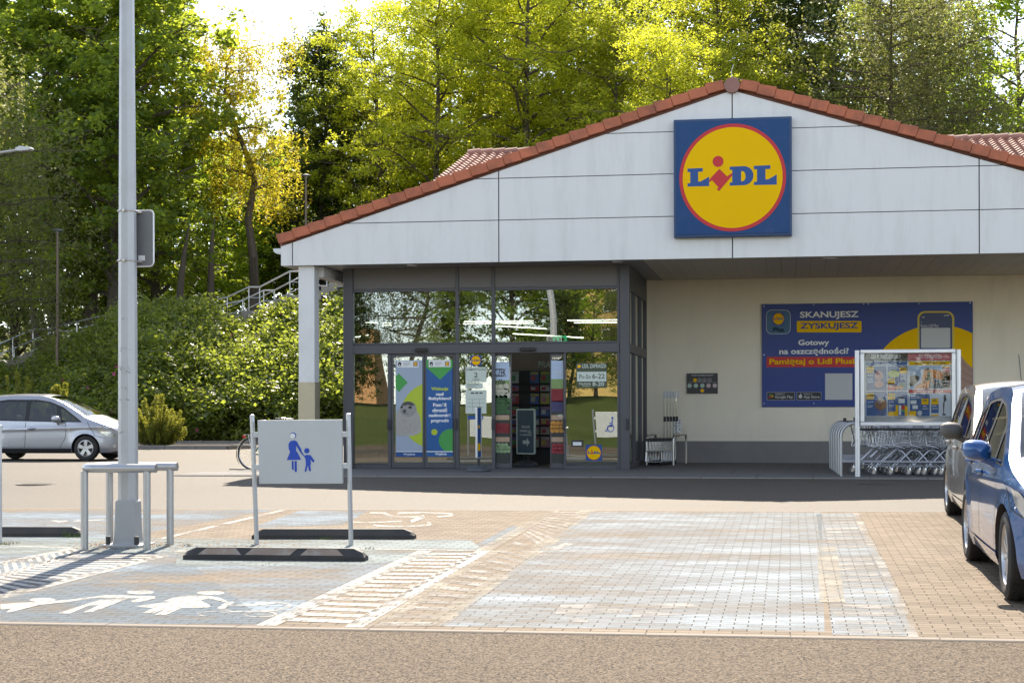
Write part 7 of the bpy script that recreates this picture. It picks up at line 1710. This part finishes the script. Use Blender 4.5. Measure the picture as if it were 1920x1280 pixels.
# ---- stairs with rails on the bank
YS0, YS1 = 66.6, 68.6
path = [(-120,700),(5,652),(80,619),(108,619),(215,592),(375,574),(440,560),(480,541),(500,541),(556,512),(600,512),(660,480)]
STONE = mat('stair_concrete', (0.30,0.27,0.23), 0.9, 0, 0.2, 2, 0.3, 30)
sr = empty('hillside_stairs', P(300,600,67.5), 'concrete stairs climbing the bank between tubular handrails', 'stairs')
mb = MB()
for (x0,y0),(x1,y1) in zip(path, path[1:]):
    a, b = P(x0,y0,67.5), P(x1,y1,67.5); rise = b.z-a.z; n = max(1, int(round(abs(rise)/0.16)))
    for i in range(n):
        u0, u1 = a.x+(b.x-a.x)*i/n, a.x+(b.x-a.x)*(i+1)/n; z = a.z+rise*(i+1)/n-1.0+0.02; mb.box((u0,66.5,z-0.4),(u1-0.002,68.7,z))
mb.build('steps', STONE, sr)
RAILM = mat('handrail_steel', (0.62,0.63,0.64), 0.35, 0.85, 0.06)
for Y, dy in ((YS0,1),(YS1,0)):
    mb = MB(); top = [P(px, py, 67.5) for px, py in path]
    mb.tube([(p.x, Y, p.z) for p in top], 0.034, 8); mb.build('handrail', RAILM, sr, smooth=True)
    mb = MB(); mb.tube([(p.x, Y, p.z-0.45) for p in top], 0.022, 6); mb.build('mid_rail', RAILM, sr)
    for i in range(len(top)-1):
        for t in ((0.0,0.5) if (top[i+1]-top[i]).length > 1.6 else (0.0,)):
            p = top[i].lerp(top[i+1], t); mb = MB(); mb.cyl((p.x,Y,p.z-1.05),(p.x,Y,p.z),0.024,6); mb.build('rail_post', RAILM, sr)
# ---- park lamps and the street light reaching in
BRZ = mat('bronze_pole', (0.155,0.115,0.085), 0.5, 0.4, 0.1)
def park_lamp(px, py0, py1, Y, label):
    a, b = P(px, py1, Y), P(px+0.6, py0, Y); root = empty('park_lamp', (a.x,Y,a.z), label, 'lamp', 'park lamps on the bank')
    mb = MB(); mb.tube([(a.x,Y,a.z-1.0),(b.x,Y,b.z)],[0.065,0.045],10); mb.build('pole', BRZ, root, smooth=True)
    mb = MB(); mb.lathe([(0.0001,0.10),(0.08,0.10),(0.20,0.07),(0.225,0.04),(0.20,0.012),(0.06,0.0),(0.05,-0.06),(0.0001,-0.06)], Matrix.Translation((b.x,Y,b.z)), 20); mb.build('lamp_head', mat('lamp_head_grey',(0.20,0.21,0.22),0.4,0.4), root, smooth=True)
park_lamp(108, 434, 640, 61.5, 'slim bronze park lamp left of the tall lamp post')
park_lamp(574, 331, 470, 72.0, 'slim bronze park lamp above the left eave of the shop')
st = P(-75, 300, 44); sl = empty('street_light', (st.x,44,0.5), 'arm of a street light reaching in at the left edge', 'street light')
mb = MB(); a = P(0,286.5,44); b = P(34,281.5,44); mb.tube([(st.x,44,0.4),(st.x,44,a.z-0.3)],[0.09,0.06],10); mb.tube([(st.x,44,a.z-0.35),(st.x+0.08,44,a.z-0.12),(a.x,44,a.z),(b.x,44,b.z)],0.032,8); mb.build('pole', POLE, sl, smooth=True)
mb = MB(); x0_, x1_ = P(33,281,44), P(67,279,44); mb.prism([(0,-0.05),(0.10,-0.075),(0.40,-0.06),(0.47,-0.02),(0.44,0.035),(0.12,0.07),(0,0.03)], lambda u, v, d: (x0_.x+u, d, x0_.z+v+0.02), 43.88, 44.12); mb.build('lamp_head', POLE, sl, bevel=0.015)
